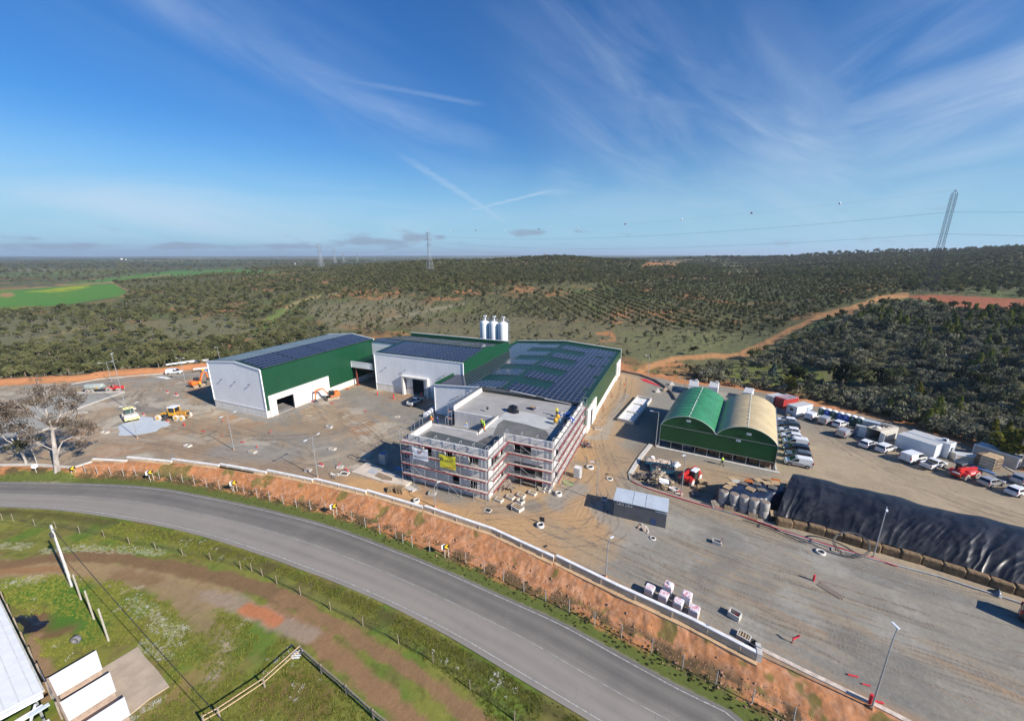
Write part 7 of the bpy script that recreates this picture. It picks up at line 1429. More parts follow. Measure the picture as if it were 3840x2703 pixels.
# ---- blue bags and crates by the cream container
t=thing('bag_heap','heap of blue and white bags beside the cream shipping container','bags',g('5',850,790));bb=[M('bag_blue',(.03,.07,.25),.4,.3,2),M('bag_white',(.62,.64,.68),.45,.1,2),M('bag_dark',(.02,.025,.05),.35,.2,2)]
for i in range(34):
 m=MB();m.ball((0,0,0),(random.uniform(.25,.45),random.uniform(.18,.3),random.uniform(.12,.2)),8,5);o=m.build('bag',bb[i%3],t);q=(random.gauss(0,.9),random.gauss(0,.6));o.location=(q[0],q[1],.15+max(0,.75-.5*math.hypot(*q))*random.random());o.rotation_euler=(random.uniform(-.4,.4),random.uniform(-.4,.4),random.uniform(0,3))
def crate(label,k,x,y,L,Wd,hh,rz,mat,fr,cat='crate'):
 t=thing('crate',label,cat,g(k,x,y),rz,'caged crates');m=MB();m.rbox(-L/2+.05,L/2-.05,-Wd/2+.05,Wd/2-.05,.14,hh-.03,.05);m.build('content',mat,t);m=MB()
 for i in range(6):xx=-L/2+L*i/5;m.beam((xx,-Wd/2,.1),(xx,-Wd/2,hh),.04);m.beam((xx,Wd/2,.1),(xx,Wd/2,hh),.04)
 for i in range(5):yy=-Wd/2+Wd*i/4;m.beam((-L/2,yy,.1),(-L/2,yy,hh),.04);m.beam((L/2,yy,.1),(L/2,yy,hh),.04)
 for z in(.2,hh*.5,hh):
  for s in(-1,1):m.beam((-L/2,s*Wd/2,z),(L/2,s*Wd/2,z),.04);m.beam((s*L/2,-Wd/2,z),(s*L/2,Wd/2,z),.04)
 m.build('cage',fr,t);m=MB();m.box(-L/2,L/2,-Wd/2,Wd/2,0,.12);m.build('pallet',wood,t)
crate('pale blue caged crates left of the cream container','5',905,735,3.4,1.8,1.9,R(-25),M('glass_crate',(.42,.47,.52),.3,.15,1.5),galv);crate('low grey crate beside the heap of blue bags','5',830,745,1.8,1.2,1.0,R(-25),M('grey_crate',(.45,.48,.50),.5,.1,1.5),galv);crate('white caged liquid tank beside the right scaffold','3',1832,1408,1.2,1.1,2.0,R(-5),M('milky_tank',(.72,.70,.66),.4,.06,2),M('cage_white',(.70,.70,.69),.5,.05,2),'liquid tank')
# ---- wrapped pallets with pink print
def pink_wrap():
 m=bpy.data.materials.new('pink_print_wrap');m.use_nodes=True;t=NT(m.node_tree);t.n.clear();tc=t.add('ShaderNodeTexCoord');oi=t.add('ShaderNodeObjectInfo');v=t.add('ShaderNodeVectorMath',{0:tc.outputs['Object'],1:(0,0,0)},operation='ADD');r4=t.add('ShaderNodeVectorMath',{0:oi.outputs['Location'],'Scale':3.1},operation='SCALE');t.l.new(r4.outputs[0],v.inputs[1])
 n=t.noise(v.outputs[0],3.2,5,.7,1.2);n2=t.noise(v.outputs[0],9,3,.6);s=t.add('ShaderNodeSeparateXYZ',{0:tc.outputs['Object']});up=t.ramp(s.outputs[2],.85,.97)
 c=t.mix(t.math('MULTIPLY',t.ramp(n,.5,.58),up),(.74,.72,.72),(.62,.17,.22));c=t.mix(t.math('MULTIPLY',t.math('SUBTRACT',1.0,up),t.ramp(t.math('PINGPONG',t.math('MULTIPLY',s.outputs[2],7.0),.5),.3,.5)),c,(.34,.33,.34));bp=t.add('ShaderNodeBump',{'Strength':.4,'Distance':.03,'Height':n2})
 p=t.add('ShaderNodeBsdfPrincipled',{'Base Color':c,'Roughness':.3,'Normal':bp.outputs[0]});t.add('ShaderNodeOutputMaterial',{0:p.outputs[0]});return m
PINK=pink_wrap()
for i,(x,y,hh,lab)in enumerate(((262,485,1.0,'pink printed white wrapped pallet at the upper left of the six'),(475,590,1.0,'wrapped pallet second along the white coping from the left'),(700,700,1.0,'wrapped pallet third along the white coping from the left'),(945,815,1.0,'wrapped pallet at the right end beside the coping'),(545,480,1.35,'tall wrapped pallet with slumped top behind the first row'),(825,630,1.35,'tall wrapped pallet at the right of the second row'))):
 b=g('u3',x-10,y-5);t=thing('wrapped_pallet',lab,'wrapped pallet',(b.x-.25,b.y+.45,0),R(-14),'white and pink wrapped pallets');m=MB();m.rbox(-.5,.5,-.5,.5,.13,hh,.09)
 if 'slumped' in lab:m.ball((.1,.1,hh),(.35,.3,.14),10,5)
 m.build('wrap',PINK,t);make_pallet(t,wood,1.05,1.05)

# ================================================================== SITE CLUTTER
def ring(label,k,x,y,r,hh,lid=False,z=0):
 t=thing('concrete_ring',label,'manhole ring',g(k,x,y,z),0,'concrete manhole rings');m=MB();n=20
 m.loft([[(q*math.cos(2*math.pi*i/n),q*math.sin(2*math.pi*i/n),s)for i in range(n)]for q,s in((r,0),(r*.95,hh),(r*.6,hh),(r*.58,.03))],True,True);m.build('ring',offwhite,t);m=MB();m.cyl((0,0,hh*.5),(0,0,hh*.52),r*.6,n=16);m.build('shaft',black_void,t)
 if lid:m=MB();m.cyl((.05,r*.9,hh+.05),(.15,r*1.05,hh+.75),.001 if False else .02);m.beam((.05,r,hh+.38),(.05,r+.06,hh+.38),.75,.75);m.build('open_lid',black_plastic,t)
ring('white manhole ring with its black lid standing open on the sandy track','7',1692,188,.6,.35,True);ring('white manhole ring at the right front corner of the raw building','t6',1785,1085,.62,.45);ring('low concrete ring between the building and the retaining wall','s1',400,1545,.55,.4);ring('pale ring cover lying on the gravel by the tarp mound kerb','8',1142,295,.6,.22);ring('pale manhole cover near the grey hut','8',193,214,.45,.1);ring('white manhole base on the sand right of the raw building','s2',1120,1090,.75,.3);ring('concrete ring on the sand between the hut and the waste corner','s2',1385,1240,.6,.12)
def chamber(label,k,x,y,L,Wd,hh,rz,fill=None,slats=False,z=0,mat=None,stake=False):
 t=thing('concrete_chamber',label,'concrete box',g(k,x,y,z),rz,'concrete drain boxes');mt=mat or offwhite;w=.1
 for nm,(x0,x1,y0,y1)in(('side',(-L/2,L/2,-Wd/2,-Wd/2+w)),('side',(-L/2,L/2,Wd/2-w,Wd/2)),('end',(-L/2,-L/2+w,-Wd/2+w,Wd/2-w)),('end',(L/2-w,L/2,-Wd/2+w,Wd/2-w))):m=MB();m.box(x0,x1,y0,y1,-.05,hh);m.build(nm,mt,t)
 m=MB();m.box(-L/2+w,L/2-w,-Wd/2+w,Wd/2-w,0,.05 if not slats else hh-.06);m.build('inside',black_void if not slats else M('rusty_fill',(.20,.12,.07),.9,.3,3),t)
 if slats:
  for i in range(4):xx=-L/2+w+(L-2*w)*(i+.5)/4;m=MB();m.box(xx-.05,xx+.05,-Wd/2+w,Wd/2-w,hh-.06,hh-.01);m.build('slat',M('grating',(.40,.33,.22),.8,.2,3),t)
 if fill:m=MB();m.tube([(-.2,0,.1),(.05,0,hh*.6),(.3,.05,hh*.7)],.09,8);m.build('conduit_end',red_pipe,t)
 if stake:m=MB();m.beam((L/2-.1,.1,0),(L/2,.1,1.1),.06);m.build('stake',red_pipe,t)
for a in(('slatted concrete box nearest the corner of the raw building','t6',665,1195,1.3,.95,.38,R(-12),None,True),('slatted concrete box with rusty grating, second in the row','t6',878,1150,1.3,.95,.4,R(-12),None,True),('slatted concrete box with brown planks, third in the row','t6',1082,1115,1.3,.95,.38,R(-12),None,True),('pale slatted concrete box at the far end of the row','t6',1297,1070,1.3,.95,.38,R(-12),None,True),('open white concrete box below the row of slatted ones','t6',1072,1235,1.1,.9,.5,R(-20)),('large white slatted concrete block next to the black bag','t6',1010,1350,1.9,1.2,.5,R(-22),None,True),('open square frame sunk in gravel before the road front','t6',450,1385,1.1,.9,.12,R(-5)),('grey box with open top at the right front corner of the raw building','t6',1575,1020,1.0,.8,.5,R(-10)),
          ('low dark slatted box left of the grey open box','t6',1480,1010,1.1,.8,.3,R(-10),None,True),('white frame near the door of the right hall','s2',1235,570,1.6,1.0,.3,R(5),None,True),('white box with a red stake beside the grey hut','s2',1315,1525,.9,.8,.4,R(10),None,False,0,None,True),('concrete box with a red stake alone on the gravel yard','8',555,243,1.1,.75,.45,R(-10),None,False,0,None,True),('shallow concrete frame beside the pale ring near the tarp mound','8',1240,290,1.3,.8,.15,R(-15),None,True),('concrete box holding a red conduit end near the wrapped pallets','8',655,658,1.15,.9,.6,R(-25),True),('concrete box filled with earth at the end of the coping','8',708,778,1.2,.9,.4,R(-20),None,True),
          ('dark slot box in the yard left of the pale blue sheet','1',942,1012,1.5,.8,.3,R(15)),('white lidded box on the yard below the motor grader','1',1685,1133,1.4,.9,.35,R(5)),('dark concrete box in the middle of the yard','2',1280,965,1.4,.9,.5,R(5),None,False,0,concrete),('pale concrete box with a dark opening by the second double lamp','2',592,1188,1.6,.9,.4,R(5),None,True,0,concrete),('white flat box near the shadow of the scaffold','2',1308,1160,1.4,.8,.3,R(8),None,True),('concrete box by the third double lamp','2',1092,1352,1.1,.8,.4,R(10),None,True,0,concrete),('white square lid on the rutted yard','2',1890,868,1.2,.9,.12,R(20),None,True),('concrete box left of the red conduit by the scaffold','2',1415,1382,1.6,1.1,.25,R(15)),('pale box on the yard above the scaffolded corner','u2',250,520,1.1,.7,.3,R(20)),('grey concrete box before the road front of the building','s1',615,1445,1.2,.9,.4,R(10),None,True,0,concrete),('white long box on the yard behind the roller','1',1195,795,1.9,.7,.4,R(-10),None,True)):chamber(*a)
def conduit(label,k,x,y,kind=0,s=1.0,rz=0.0):
 t=thing('conduit',label,'conduit pipe',g(k,x,y),rz,'red conduit ends');t.scale=(s,s,s);m=MB()
 if kind==0:m.tube([(0,0,-.1),(0,0,.75)],.11,8)
 elif kind==1:m.tube([(-.4+.4*(1-math.cos(a)),0,.42*math.sin(a))for a in[math.pi*i/10 for i in range(11)]],.08,7)
 elif kind==2:m.tube([(0,0,-.05),(.05,0,.45),(.45,.1,.85)],.08,7)
 else:m.tube([(-.5,0,.1),(.5,.1,.12)],.1,8)
 m.build('pipe',red_pipe,t)
 if kind==1:m=MB();m.box(-.55,.55,-.3,.15,-.05,.1);m.build('pad',offwhite,t)
for a in(('red conduit stub left of the second double lamp','2',320,918,2),('red conduit lying flat left of the second double lamp shadow','2',145,1002,3),('red conduit elbow below the lamp shadow crossbar','2',315,1048,2,.8),('red conduit lying on a white pad right of the second double lamp','2',497,1098,3),('short red conduit knob right of the lying one','2',632,1145,0,.7),('red conduit poking from grey gravel in mid yard','2',745,1022,2),('red conduit under the white wall panel beside the excavator','2',1130,732,3,1.2),('red conduit lying before the excavator bucket','2',1300,748,3,1.2),('upright red conduit left of the parked pickup','2',1857,705,0,1.6),('thin upright red conduit before the middle hall plinth','2',1712,672,0,1.3),('short leaning red conduit alone on the rutted yard','2',1604,825,0,.9),('red conduit loop by the third double lamp','2',1205,1305,1,1.2),('red conduit leaning on a white box by the scaffold','2',1360,1318,2),('red conduit loop on a concrete box by the cream slab','2',1432,1360,1,1.3),('red conduit lying behind the excavator tracks','2',1440,620,3,1.2),('red conduit loop on the far yard, upper of two','1',1500,650,1,1.3),('red conduit loop on a white pad on the far yard','1',1582,675,1,1.5),('red conduit loop at the upper rim of the pale blue sheet','1',1285,852,1),('red conduit loop at the right rim of the pale blue sheet','1',1390,882,1,1.1),('red conduit loop at the tip of the pale blue sheet','1',1503,912,1,1.1),('red conduit stub below the motor grader','1',1655,950,0,1.1),
          ('upright thick red conduit on the gravel of the right yard','8',1103,455,0,1.15),('bundle of red conduit bent upward near the wall end','8',980,805,2,1.25),('small red conduit lying, upper of the three near the corner lamp','8',1327,997,3,.8),('small red conduit lying, lower of the pair near the corner lamp','8',1403,1048,3,.65),('upright red conduit at the foot of the corner lamp','8',1422,1148,0,1.35),('red conduit lying right of the corner lamp foot','8',1465,1145,3,.9),('slender red conduit by the telehandler foot','4',590,1315,1,1.1),('small red stake by the rear door of the right hall','4',98,350,0,1.0)):conduit(*a)
m=MB();m.tube([g('4',x,y,.12)for x,y in((165,1205),(260,1248),(400,1298),(560,1345),(700,1388),(880,1440))],.07,5);m.tube([g('4',x,y,.2)for x,y in((900,1435),(1050,1480),(1280,1560),(1420,1610))]+[g('8',x,y,.15)for x,y in((1000,195),(1240,268),(1440,325),(1580,372))],.07,5);tag(m.build('red_cable_duct',red_pipe),'long red cable duct lying along the dark kerb below the bales','duct')
m=MB();m.tube([g('8',x,y,.3)for x,y in((700,110),(830,150),(960,190),(1085,245))],.06,5);m.tube([g('8',x,y,.3)for x,y in((740,105),(900,165),(1010,225),(1070,240))],.05,5);tag(m.build('black_hose',black_plastic),'black hoses snaking over the kerb near the straw bales','hose')
sheet('red_mesh','red safety mesh lying along the curved kerb at the far bend','4',[(230,285),(290,287),(400,340),(440,362),(370,345),(280,315)],0,.3,M('red_mesh_plastic',(.55,.03,.04),.7,.3,5),'mesh',40,3)
sheet('black_bag','black plastic sheet bunched against the white slatted block','t6',[(815,1330),(870,1280),(940,1290),(960,1350),(900,1385),(850,1370)],0,.5,blk_sheet,'bag',18,4);sheet('silver_bag','black and silver bag beside the kerb of the tarp mound','8',[(2120,520),(2145,500),(2172,530),(2175,556),(2140,552)],0,.6,M('silver_film',(.2,.22,.24),.2,.3,3),'bag',16,5)
m=MB()
for r_ in range(4):m.tube([g('t6',1970,870)+Vector(((.55+.12*r_)*math.cos(a)+.1*math.sin(3*a+r_),(.45+.1*r_)*math.sin(a),.05+.02*r_))for a in[2*math.pi*i/24 for i in range(25)]],.03,5)
tag(m.build('green_hose',M('green_hose_rubber',(.25,.38,.18),.5,.1,3)),'pale green hose coiled at the foot of the right scaffold','hose')
t=thing('concrete_block','tall pale concrete block with a blue top in the shadow left of the scaffold','block',g('u2',1440,395),R(8));m=MB();m.rbox(-.65,.65,-.6,.6,0,2.0,.05);m.build('block',concrete,t);m=MB();m.box(-.5,.5,-.45,.45,2.0,2.04);m.build('blue_cap',M('blue_cap',(.05,.13,.3),.5,.1,2),t)
sheet('blue_panel_sheet','blue sheet lying in the shadow beside the left scaffold','u2',[(1690,545),(1780,485),(1990,530),(2000,620),(1880,610)],0,.1,M('blue_board',(.08,.18,.36),.4,.1,2),'sheet',14,6)
b=g('u2',2140,1090);m=MB();m.box(-1.1,1.1,-.5,.5,0,.12);tag(m.build('white_slab',offwhite,None,b,R(-12)),'small white slab on the orange sand before the scaffold','slab')
for x,y,lab in((470,830,'white big bag at the left of the group beside the white gable'),(498,815,'white big bag in the middle of the group beside the white gable'),(522,795,'white big bag behind the others beside the white gable'),(540,780,'white big bag touching the white gable')):
 b=g('3',x,y+38);t=thing('big_bag',lab,'big bag',b,R(random.uniform(0,40)),'white big bags');m=MB();m.rbox(-.5,.5,-.5,.5,0,1.1,.16);m.ball((0,0,1.05),(.42,.42,.16),10,5);m.build('sack',M('bag_fabric',(.68,.70,.74),.7,.08,2,bump=.3),t)
for x,y,lab in((1420,95,'rusty rack frame leaning on the right hall farther from the viewer'),(1308,275,'rusty rack frame leaning on the right hall near the first door')):
 b=g('s2',x,y+45);t=thing('rack_frame',lab,'rack',b,R(90),'rack frames by the right hall');m=MB()
 for i in range(4):m.beam((-1+.66*i,0,0),(-1+.66*i,.5,1.5),.05)
 for f in(.1,.5,.95):m.beam((-1,.5*f,1.5*f),(1,.5*f,1.5*f),.05)
 m.build('frame',M('rust',(.26,.11,.07),.8,.3,3),t)
t=thing('pipe_bundle','white plastic pipes lying on the far yard left of the lone van','pipes',g('1',1450,522),R(5))
for i in range(4):m=MB();m.cyl((-2.2+.2*i,.25*i,.12),(2.2+.2*i,.25*i,.12),.12,n=8);m.build('pipe',white_paint,t)
t=thing('mixer','small yellow and blue mixer standing by the left hall on the far yard','mixer',g('1',1825,472),0);m=MB();m.ball((0,0,.9),(.5,.5,.6),10,8);m.build('drum',yellow_paint,t);m=MB();m.ball((.9,.2,.6),(.6,.5,.5),10,6);m.build('blue_cover',M('blue_cover',(.05,.22,.5),.5,.1,2),t);m=MB();m.beam((-.4,-.3,0),(.4,.3,.6),.08);m.beam((-.4,.3,0),(.4,-.3,.6),.08);m.build('stand',steel_dark,t)
t=thing('beam_stack','long white beams stacked on the orange bank behind the left hall','beams',g('1',1700,385,1.2),0)
for i,(a,b)in enumerate(((('1',1490,400),('1',1750,362)),(('1',1620,385),('1',1870,355)),(('1',1735,440),('1',1880,425)))):m=MB();o=g('1',1700,385,1.2);p,q=g(*a,1.3),g(*b,1.3);m.beam(p-o,q-o,.5,.4);m.build('beam',trim,t)
for x,y,lab in((520,345,'grey concrete lumps beside the curved kerb'),(395,408,'small white block on the far bend, left of two'),(465,395,'tan box on the far bend, right of two')):
 b=g('4',x,y);t=MB();t.rbox(-.7,.7,-.4,.4,0,.55,.08);t.rbox(-.2,.5,.1,.6,.5,.9,.08);tag(t.build('concrete_lump',offwhite if 'tan' not in lab else M('tan_box',(.40,.30,.22),.9,.15,2),None,b,R(20)),lab,'block')
sheet('dark_panel','dark glossy sheets lying on the red earth behind the tent','4',[(560,375),(600,355),(650,378),(640,405),(580,400)],0,.08,blk_sheet,'sheet',14,8)

# ---- things on the roof of the new building
RZ_=7.57
def roof(x,y):return g('t8',x,y,RZ_)
t=thing('covered_heap','heap wrapped in black plastic standing on the concrete roof','heap',roof(940,600),R(-20));m=MB()
vs=[];n=18
for j in range(9):
 f=j/8
 for i in range(n):a=2*math.pi*i/n;k=(1-f**3)**.5 if f<1 else 0.02;w=1+.12*math.sin(5*a+3*f)+random.uniform(-.05,.05);vs.append((1.25*k*w*math.cos(a),.85*k*w*math.sin(a),1.5*f))
m.add(vs,[(j*n+i,j*n+(i+1)%n,(j+1)*n+(i+1)%n,(j+1)*n+i)for j in range(8)for i in range(n)],True);m.build('cover',blk_sheet,t)
t=thing('pallet_load','pallet of blue tins topped with boards on the concrete roof','pallet load',roof(1240,560),R(-15));make_pallet(t,pal_dk)
for i in range(12):m=MB();m.cyl((-.45+.3*(i%4),-.35+.32*(i//4),.14),(-.45+.3*(i%4),-.35+.32*(i//4),.5),.13,n=10);m.build('tin',M('tin_blue',(.02,.04,.14),.4,.2,2),t)
for i in range(4):m=MB();m.box(-.6,.6,-.5+.28*i,-.32+.28*i,.52,.56);m.build('board',wood,t)
for x,y,lab in((1600,795,'yellow mixer on the concrete roof, nearer of two'),(1632,735,'yellow mixer on the concrete roof, farther of two')):
 t=thing('mixer',lab,'mixer',roof(x,y),R(20),'yellow mixers');m=MB();m.loft([[(.4*f*math.cos(a),.4*f*math.sin(a),z)for a in[2*math.pi*i/14 for i in range(14)]]for z,f in((.35,.5),(.5,.95),(.9,1),(1.15,.75),(1.3,.5))],True,True);m.build('drum',yellow_paint,t);m=MB()
 for s in(-1,1):m.beam((-.35,s*.3,0),(0,s*.3,.8),.06);m.beam((.35,s*.3,0),(0,s*.3,.8),.06)
 m.build('stand',steel_dark,t)
t=thing('bucket','light blue bucket beside the yellow mixers on the roof','bucket',roof(1668,760));m=MB();m.cyl((0,0,0),(0,0,.35),.14,.18,12);m.build('pail',M('sky_blue',(.06,.40,.62),.5,.1,2),t)
t=thing('bag_pile','flat pile of white cement bags near the far roof corner','bags',roof(1700,640),R(-10))
for i in range(9):m=MB();m.rbox(-.35,.35,-.22,.22,0,.14,.05);o=m.build('bag',M('cement_bag',(.60,.61,.62),.8,.1,2),t);o.location=(-.6+.6*(i%3),-.3+.35*(i//3),.0+.03*(i%2));o.rotation_euler=(0,0,random.uniform(-.3,.3))
t=thing('bucket_stack','stacked blue buckets by the roof parapet','buckets',roof(1768,670),0)
for i in range(6):m=MB();m.cyl((.32*(i%2),.3*(i//2),0),(.32*(i%2),.3*(i//2),.5+.12*(i%3)),.13,.16,10);m.build('bucket',M('bucket_blue',(.02,.09,.42),.4,.1,2),t)
t=thing('black_bag','full black bag near the parapet of the roof','bag',roof(1765,770));m=MB();m.ball((0,0,.4),(.4,.36,.45),10,7);m.build('sack',blk_sheet,t)
m=MB();m.tube([roof(1640,830)+Vector((.4*math.cos(a)*(1-a/40),.3*math.sin(a),.03))for a in[i*.5 for i in range(26)]],.025,5);tag(m.build('green_hose',M('bright_green_hose',(.03,.30,.13),.5,.1,3)),'bright green hose coil on the roof by the mixers','hose')
b=roof(535,600);t=thing('power_box','small grey box standing at the end of the court parapet','box',(b.x,b.y,RZ_+.5));m=MB();m.rbox(-.18,.18,-.18,.18,0,.5,.03);m.build('box',steel_dark,t)

# ================================================================== PEOPLE
skin=M('skin',(.42,.25,.17),.6,.1,4);boot=M('boots',(.04,.03,.025),.8,.2,4)
def person(label,p,rz,top,legs,helmet,pose='stand',tool=False):
 t=thing('person',label,'person',p,rz,'workers on the site')
 if pose=='stand':hip,chest,head=Vector((0,0,.92)),Vector((0,.02,1.38)),Vector((0,.05,1.64));feet=[Vector((-.13,-.1,.06)),Vector((.13,.12,.06))];knees=[Vector((-.12,.02,.5)),Vector((.12,.08,.5))];hands=[Vector((-.26,.28,1.0)),Vector((.27,.22,.98))];el=[Vector((-.31,.04,1.1)),Vector((.31,.04,1.1))]
 elif pose=='walk':hip,chest,head=Vector((0,0,.9)),Vector((0,.05,1.36)),Vector((0,.1,1.62));feet=[Vector((-.1,-.34,.1)),Vector((.1,.32,.06))];knees=[Vector((-.1,-.08,.48)),Vector((.1,.22,.5))];hands=[Vector((-.28,.28,.95)),Vector((.28,-.22,.92))];el=[Vector((-.3,.08,1.1)),Vector((.3,-.1,1.1))]
 elif pose=='bend':hip,chest,head=Vector((0,-.15,.85)),Vector((0,.28,1.08)),Vector((0,.52,1.16));feet=[Vector((-.16,-.1,.06)),Vector((.16,.1,.06))];knees=[Vector((-.16,.08,.46)),Vector((.16,.14,.46))];hands=[Vector((-.15,.6,.5)),Vector((.15,.62,.5))];el=[Vector((-.26,.42,.78)),Vector((.26,.42,.78))]
 else:hip,chest,head=Vector((0,-.2,.34)),Vector((0,.15,.72)),Vector((0,.36,.92));feet=[Vector((-.14,-.55,.06)),Vector((.16,.1,.06))];knees=[Vector((-.14,.1,.08)),Vector((.17,.25,.45))];hands=[Vector((-.16,.62,.15)),Vector((.2,.6,.2))];el=[Vector((-.28,.36,.45)),Vector((.28,.36,.45))]
 up=(chest-hip).normalized();neck=chest+up*.14;sh=[chest+Vector((-.2,0,0))+up*.06,chest+Vector((.2,0,0))+up*.06]
 hp=[hip+Vector((-.1,0,-.04)),hip+Vector((.1,0,-.04))]
 # body: one continuous surface from feet to head and hands
 V=[hip,chest,neck,head,head+up*.12]+hp+knees+feet+[feet[0]+Vector((0,.14,-.02)),feet[1]+Vector((0,.14,-.02))]+sh+el+hands
 E=[(0,1),(1,2),(2,3),(3,4),(0,5),(0,6),(5,7),(6,8),(7,9),(8,10),(9,11),(10,12),(1,13),(1,14),(13,15),(14,16),(15,17),(16,18)]
 Rd=[.13,.14,.055,.10,.085,.085,.085,.06,.06,.045,.045,.04,.04,.07,.07,.042,.042,.04,.04]
 body_skin(t,'body',V,E,Rd,skin)
 body_skin(t,'jacket',[hip+up*.02,chest,chest+up*.1]+sh+el+[el[0].lerp(hands[0],.8),el[1].lerp(hands[1],.8)],[(0,1),(1,2),(1,3),(1,4),(3,5),(4,6),(5,7),(6,8)],[.165,.18,.11,.09,.09,.06,.06,.052,.052],top)
 body_skin(t,'trousers',[hip]+hp+knees+[feet[0]+Vector((0,0,.1)),feet[1]+Vector((0,0,.1))],[(0,1),(0,2),(1,3),(2,4),(3,5),(4,6)],[.155,.105,.105,.08,.08,.065,.065],legs)
 for f in feet:m=MB();m.rbox(f.x-.055,f.x+.055,f.y-.09,f.y+.2,f.z-.06,f.z+.06,.02);m.build('boot',boot,t)
 m=MB();c=head+up*.09;m.ball(c,(.135,.155,.115),10,8);m.cyl(c+Vector((0,.06,-.03)),c+Vector((0,.06,-.015)),.15,n=12);m.build('helmet',helmet,t)
 if tool:m=MB();m.cyl(hands[1]+Vector((0,.05,.35)),Vector((hands[1].x,hands[1].y+.25,.03)),.018,n=6);m.build('tool_handle',old_wood,t)
 return t
def body_skin(t,nm,V,E,Rd,mat):
 me=bpy.data.meshes.new(nm);me.from_pydata([tuple(v)for v in V],E,[]);me.materials.append(mat);o=bpy.data.objects.new(nm,me);link(o);o.parent=t;md=o.modifiers.new('skin','SKIN');md.use_smooth_shade=True
 if len(me.skin_vertices)==0:
  bm=__import__('bmesh').new();bm.from_mesh(me);bm.verts.layers.skin.verify();bm.to_mesh(me);bm.free()
 for i,r in enumerate(Rd):me.skin_vertices[0].data[i].radius=(r,r);me.skin_vertices[0].data[i].use_root=(i==0)
 s=o.modifiers.new('sub','SUBSURF');s.levels=1;s.render_levels=1;return o
hv_y,hv_o,hv_g=M('vest_yellow',(.70,.68,.04),.7,.08,4),M('vest_orange',(.80,.22,.03),.7,.08,4),M('vest_lime',(.42,.68,.06),.7,.08,4);dk_bl,dk=M('navy_work',(.02,.045,.14),.8,.15,4),M('dark_work',(.035,.035,.04),.8,.15,4);blu=M('blue_work',(.02,.10,.50),.7,.12,4);h_y,h_b,h_k=M('helmet_yellow',(.75,.50,.02),.35,.05,3),M('helmet_blue',(.03,.12,.45),.35,.05,3),M('helmet_dark',(.04,.04,.045),.4,.05,3)
ro=lambda x,y:g('s1',x,y,RZ_)
person('worker in orange and yellow vest and yellow helmet at the left roof edge',ro(610,515),R(180),hv_o,dk,h_y);person('worker in navy overalls and blue helmet beside a bucket on the roof',ro(690,528),R(150),dk_bl,dk_bl,h_b);person('crouching worker in pale blue with a yellow helmet smoothing the screed',ro(1072,545),R(210),M('pale_blue_work',(.25,.38,.66),.7,.1,4),M('pale_trousers',(.45,.47,.5),.8,.1,4),h_y,'kneel')
person('worker in lime vest and dark trousers holding a long tool on the roof',ro(1285,555),R(170),hv_g,dk,h_y,'stand',True);person('worker in lime vest and orange trousers on the roof',ro(1318,590),R(120),hv_g,hv_o,hv_g);person('worker in dark clothes standing on the terrace of the side court',g('s1',985,492,4.41),R(0),dk,dk,M('helmet_white',(.7,.7,.68),.4,.05,3))
person('worker in yellow vest by the white cement bags on the roof',g('s2',672,392,RZ_),R(200),hv_y,dk,h_y);person('bending worker in blue behind the yellow mixers',g('s2',703,412,RZ_),R(240),blu,blu,h_y,'bend');person('worker in bright blue overalls on the right scaffold leaning over the parapet',g('s2',885,492,7.76),R(90),blu,blu,h_b,'bend')
person('worker in lime vest walking past the tent front',g('4',975,1062),R(60),hv_g,dk,h_k,'walk');person('worker in red orange overalls by the middle hall doorway',g('s1',470,152),R(160),M('red_overall',(.66,.06,.03),.7,.1,4),M('red_overall',(.66,.06,.03),.7,.1,4),M('helmet_red',(.6,.08,.04),.4,.05,3));person('worker in dark clothes and yellow vest before the left orange excavator',g('1',1803,606),R(180),hv_y,dk,h_y)

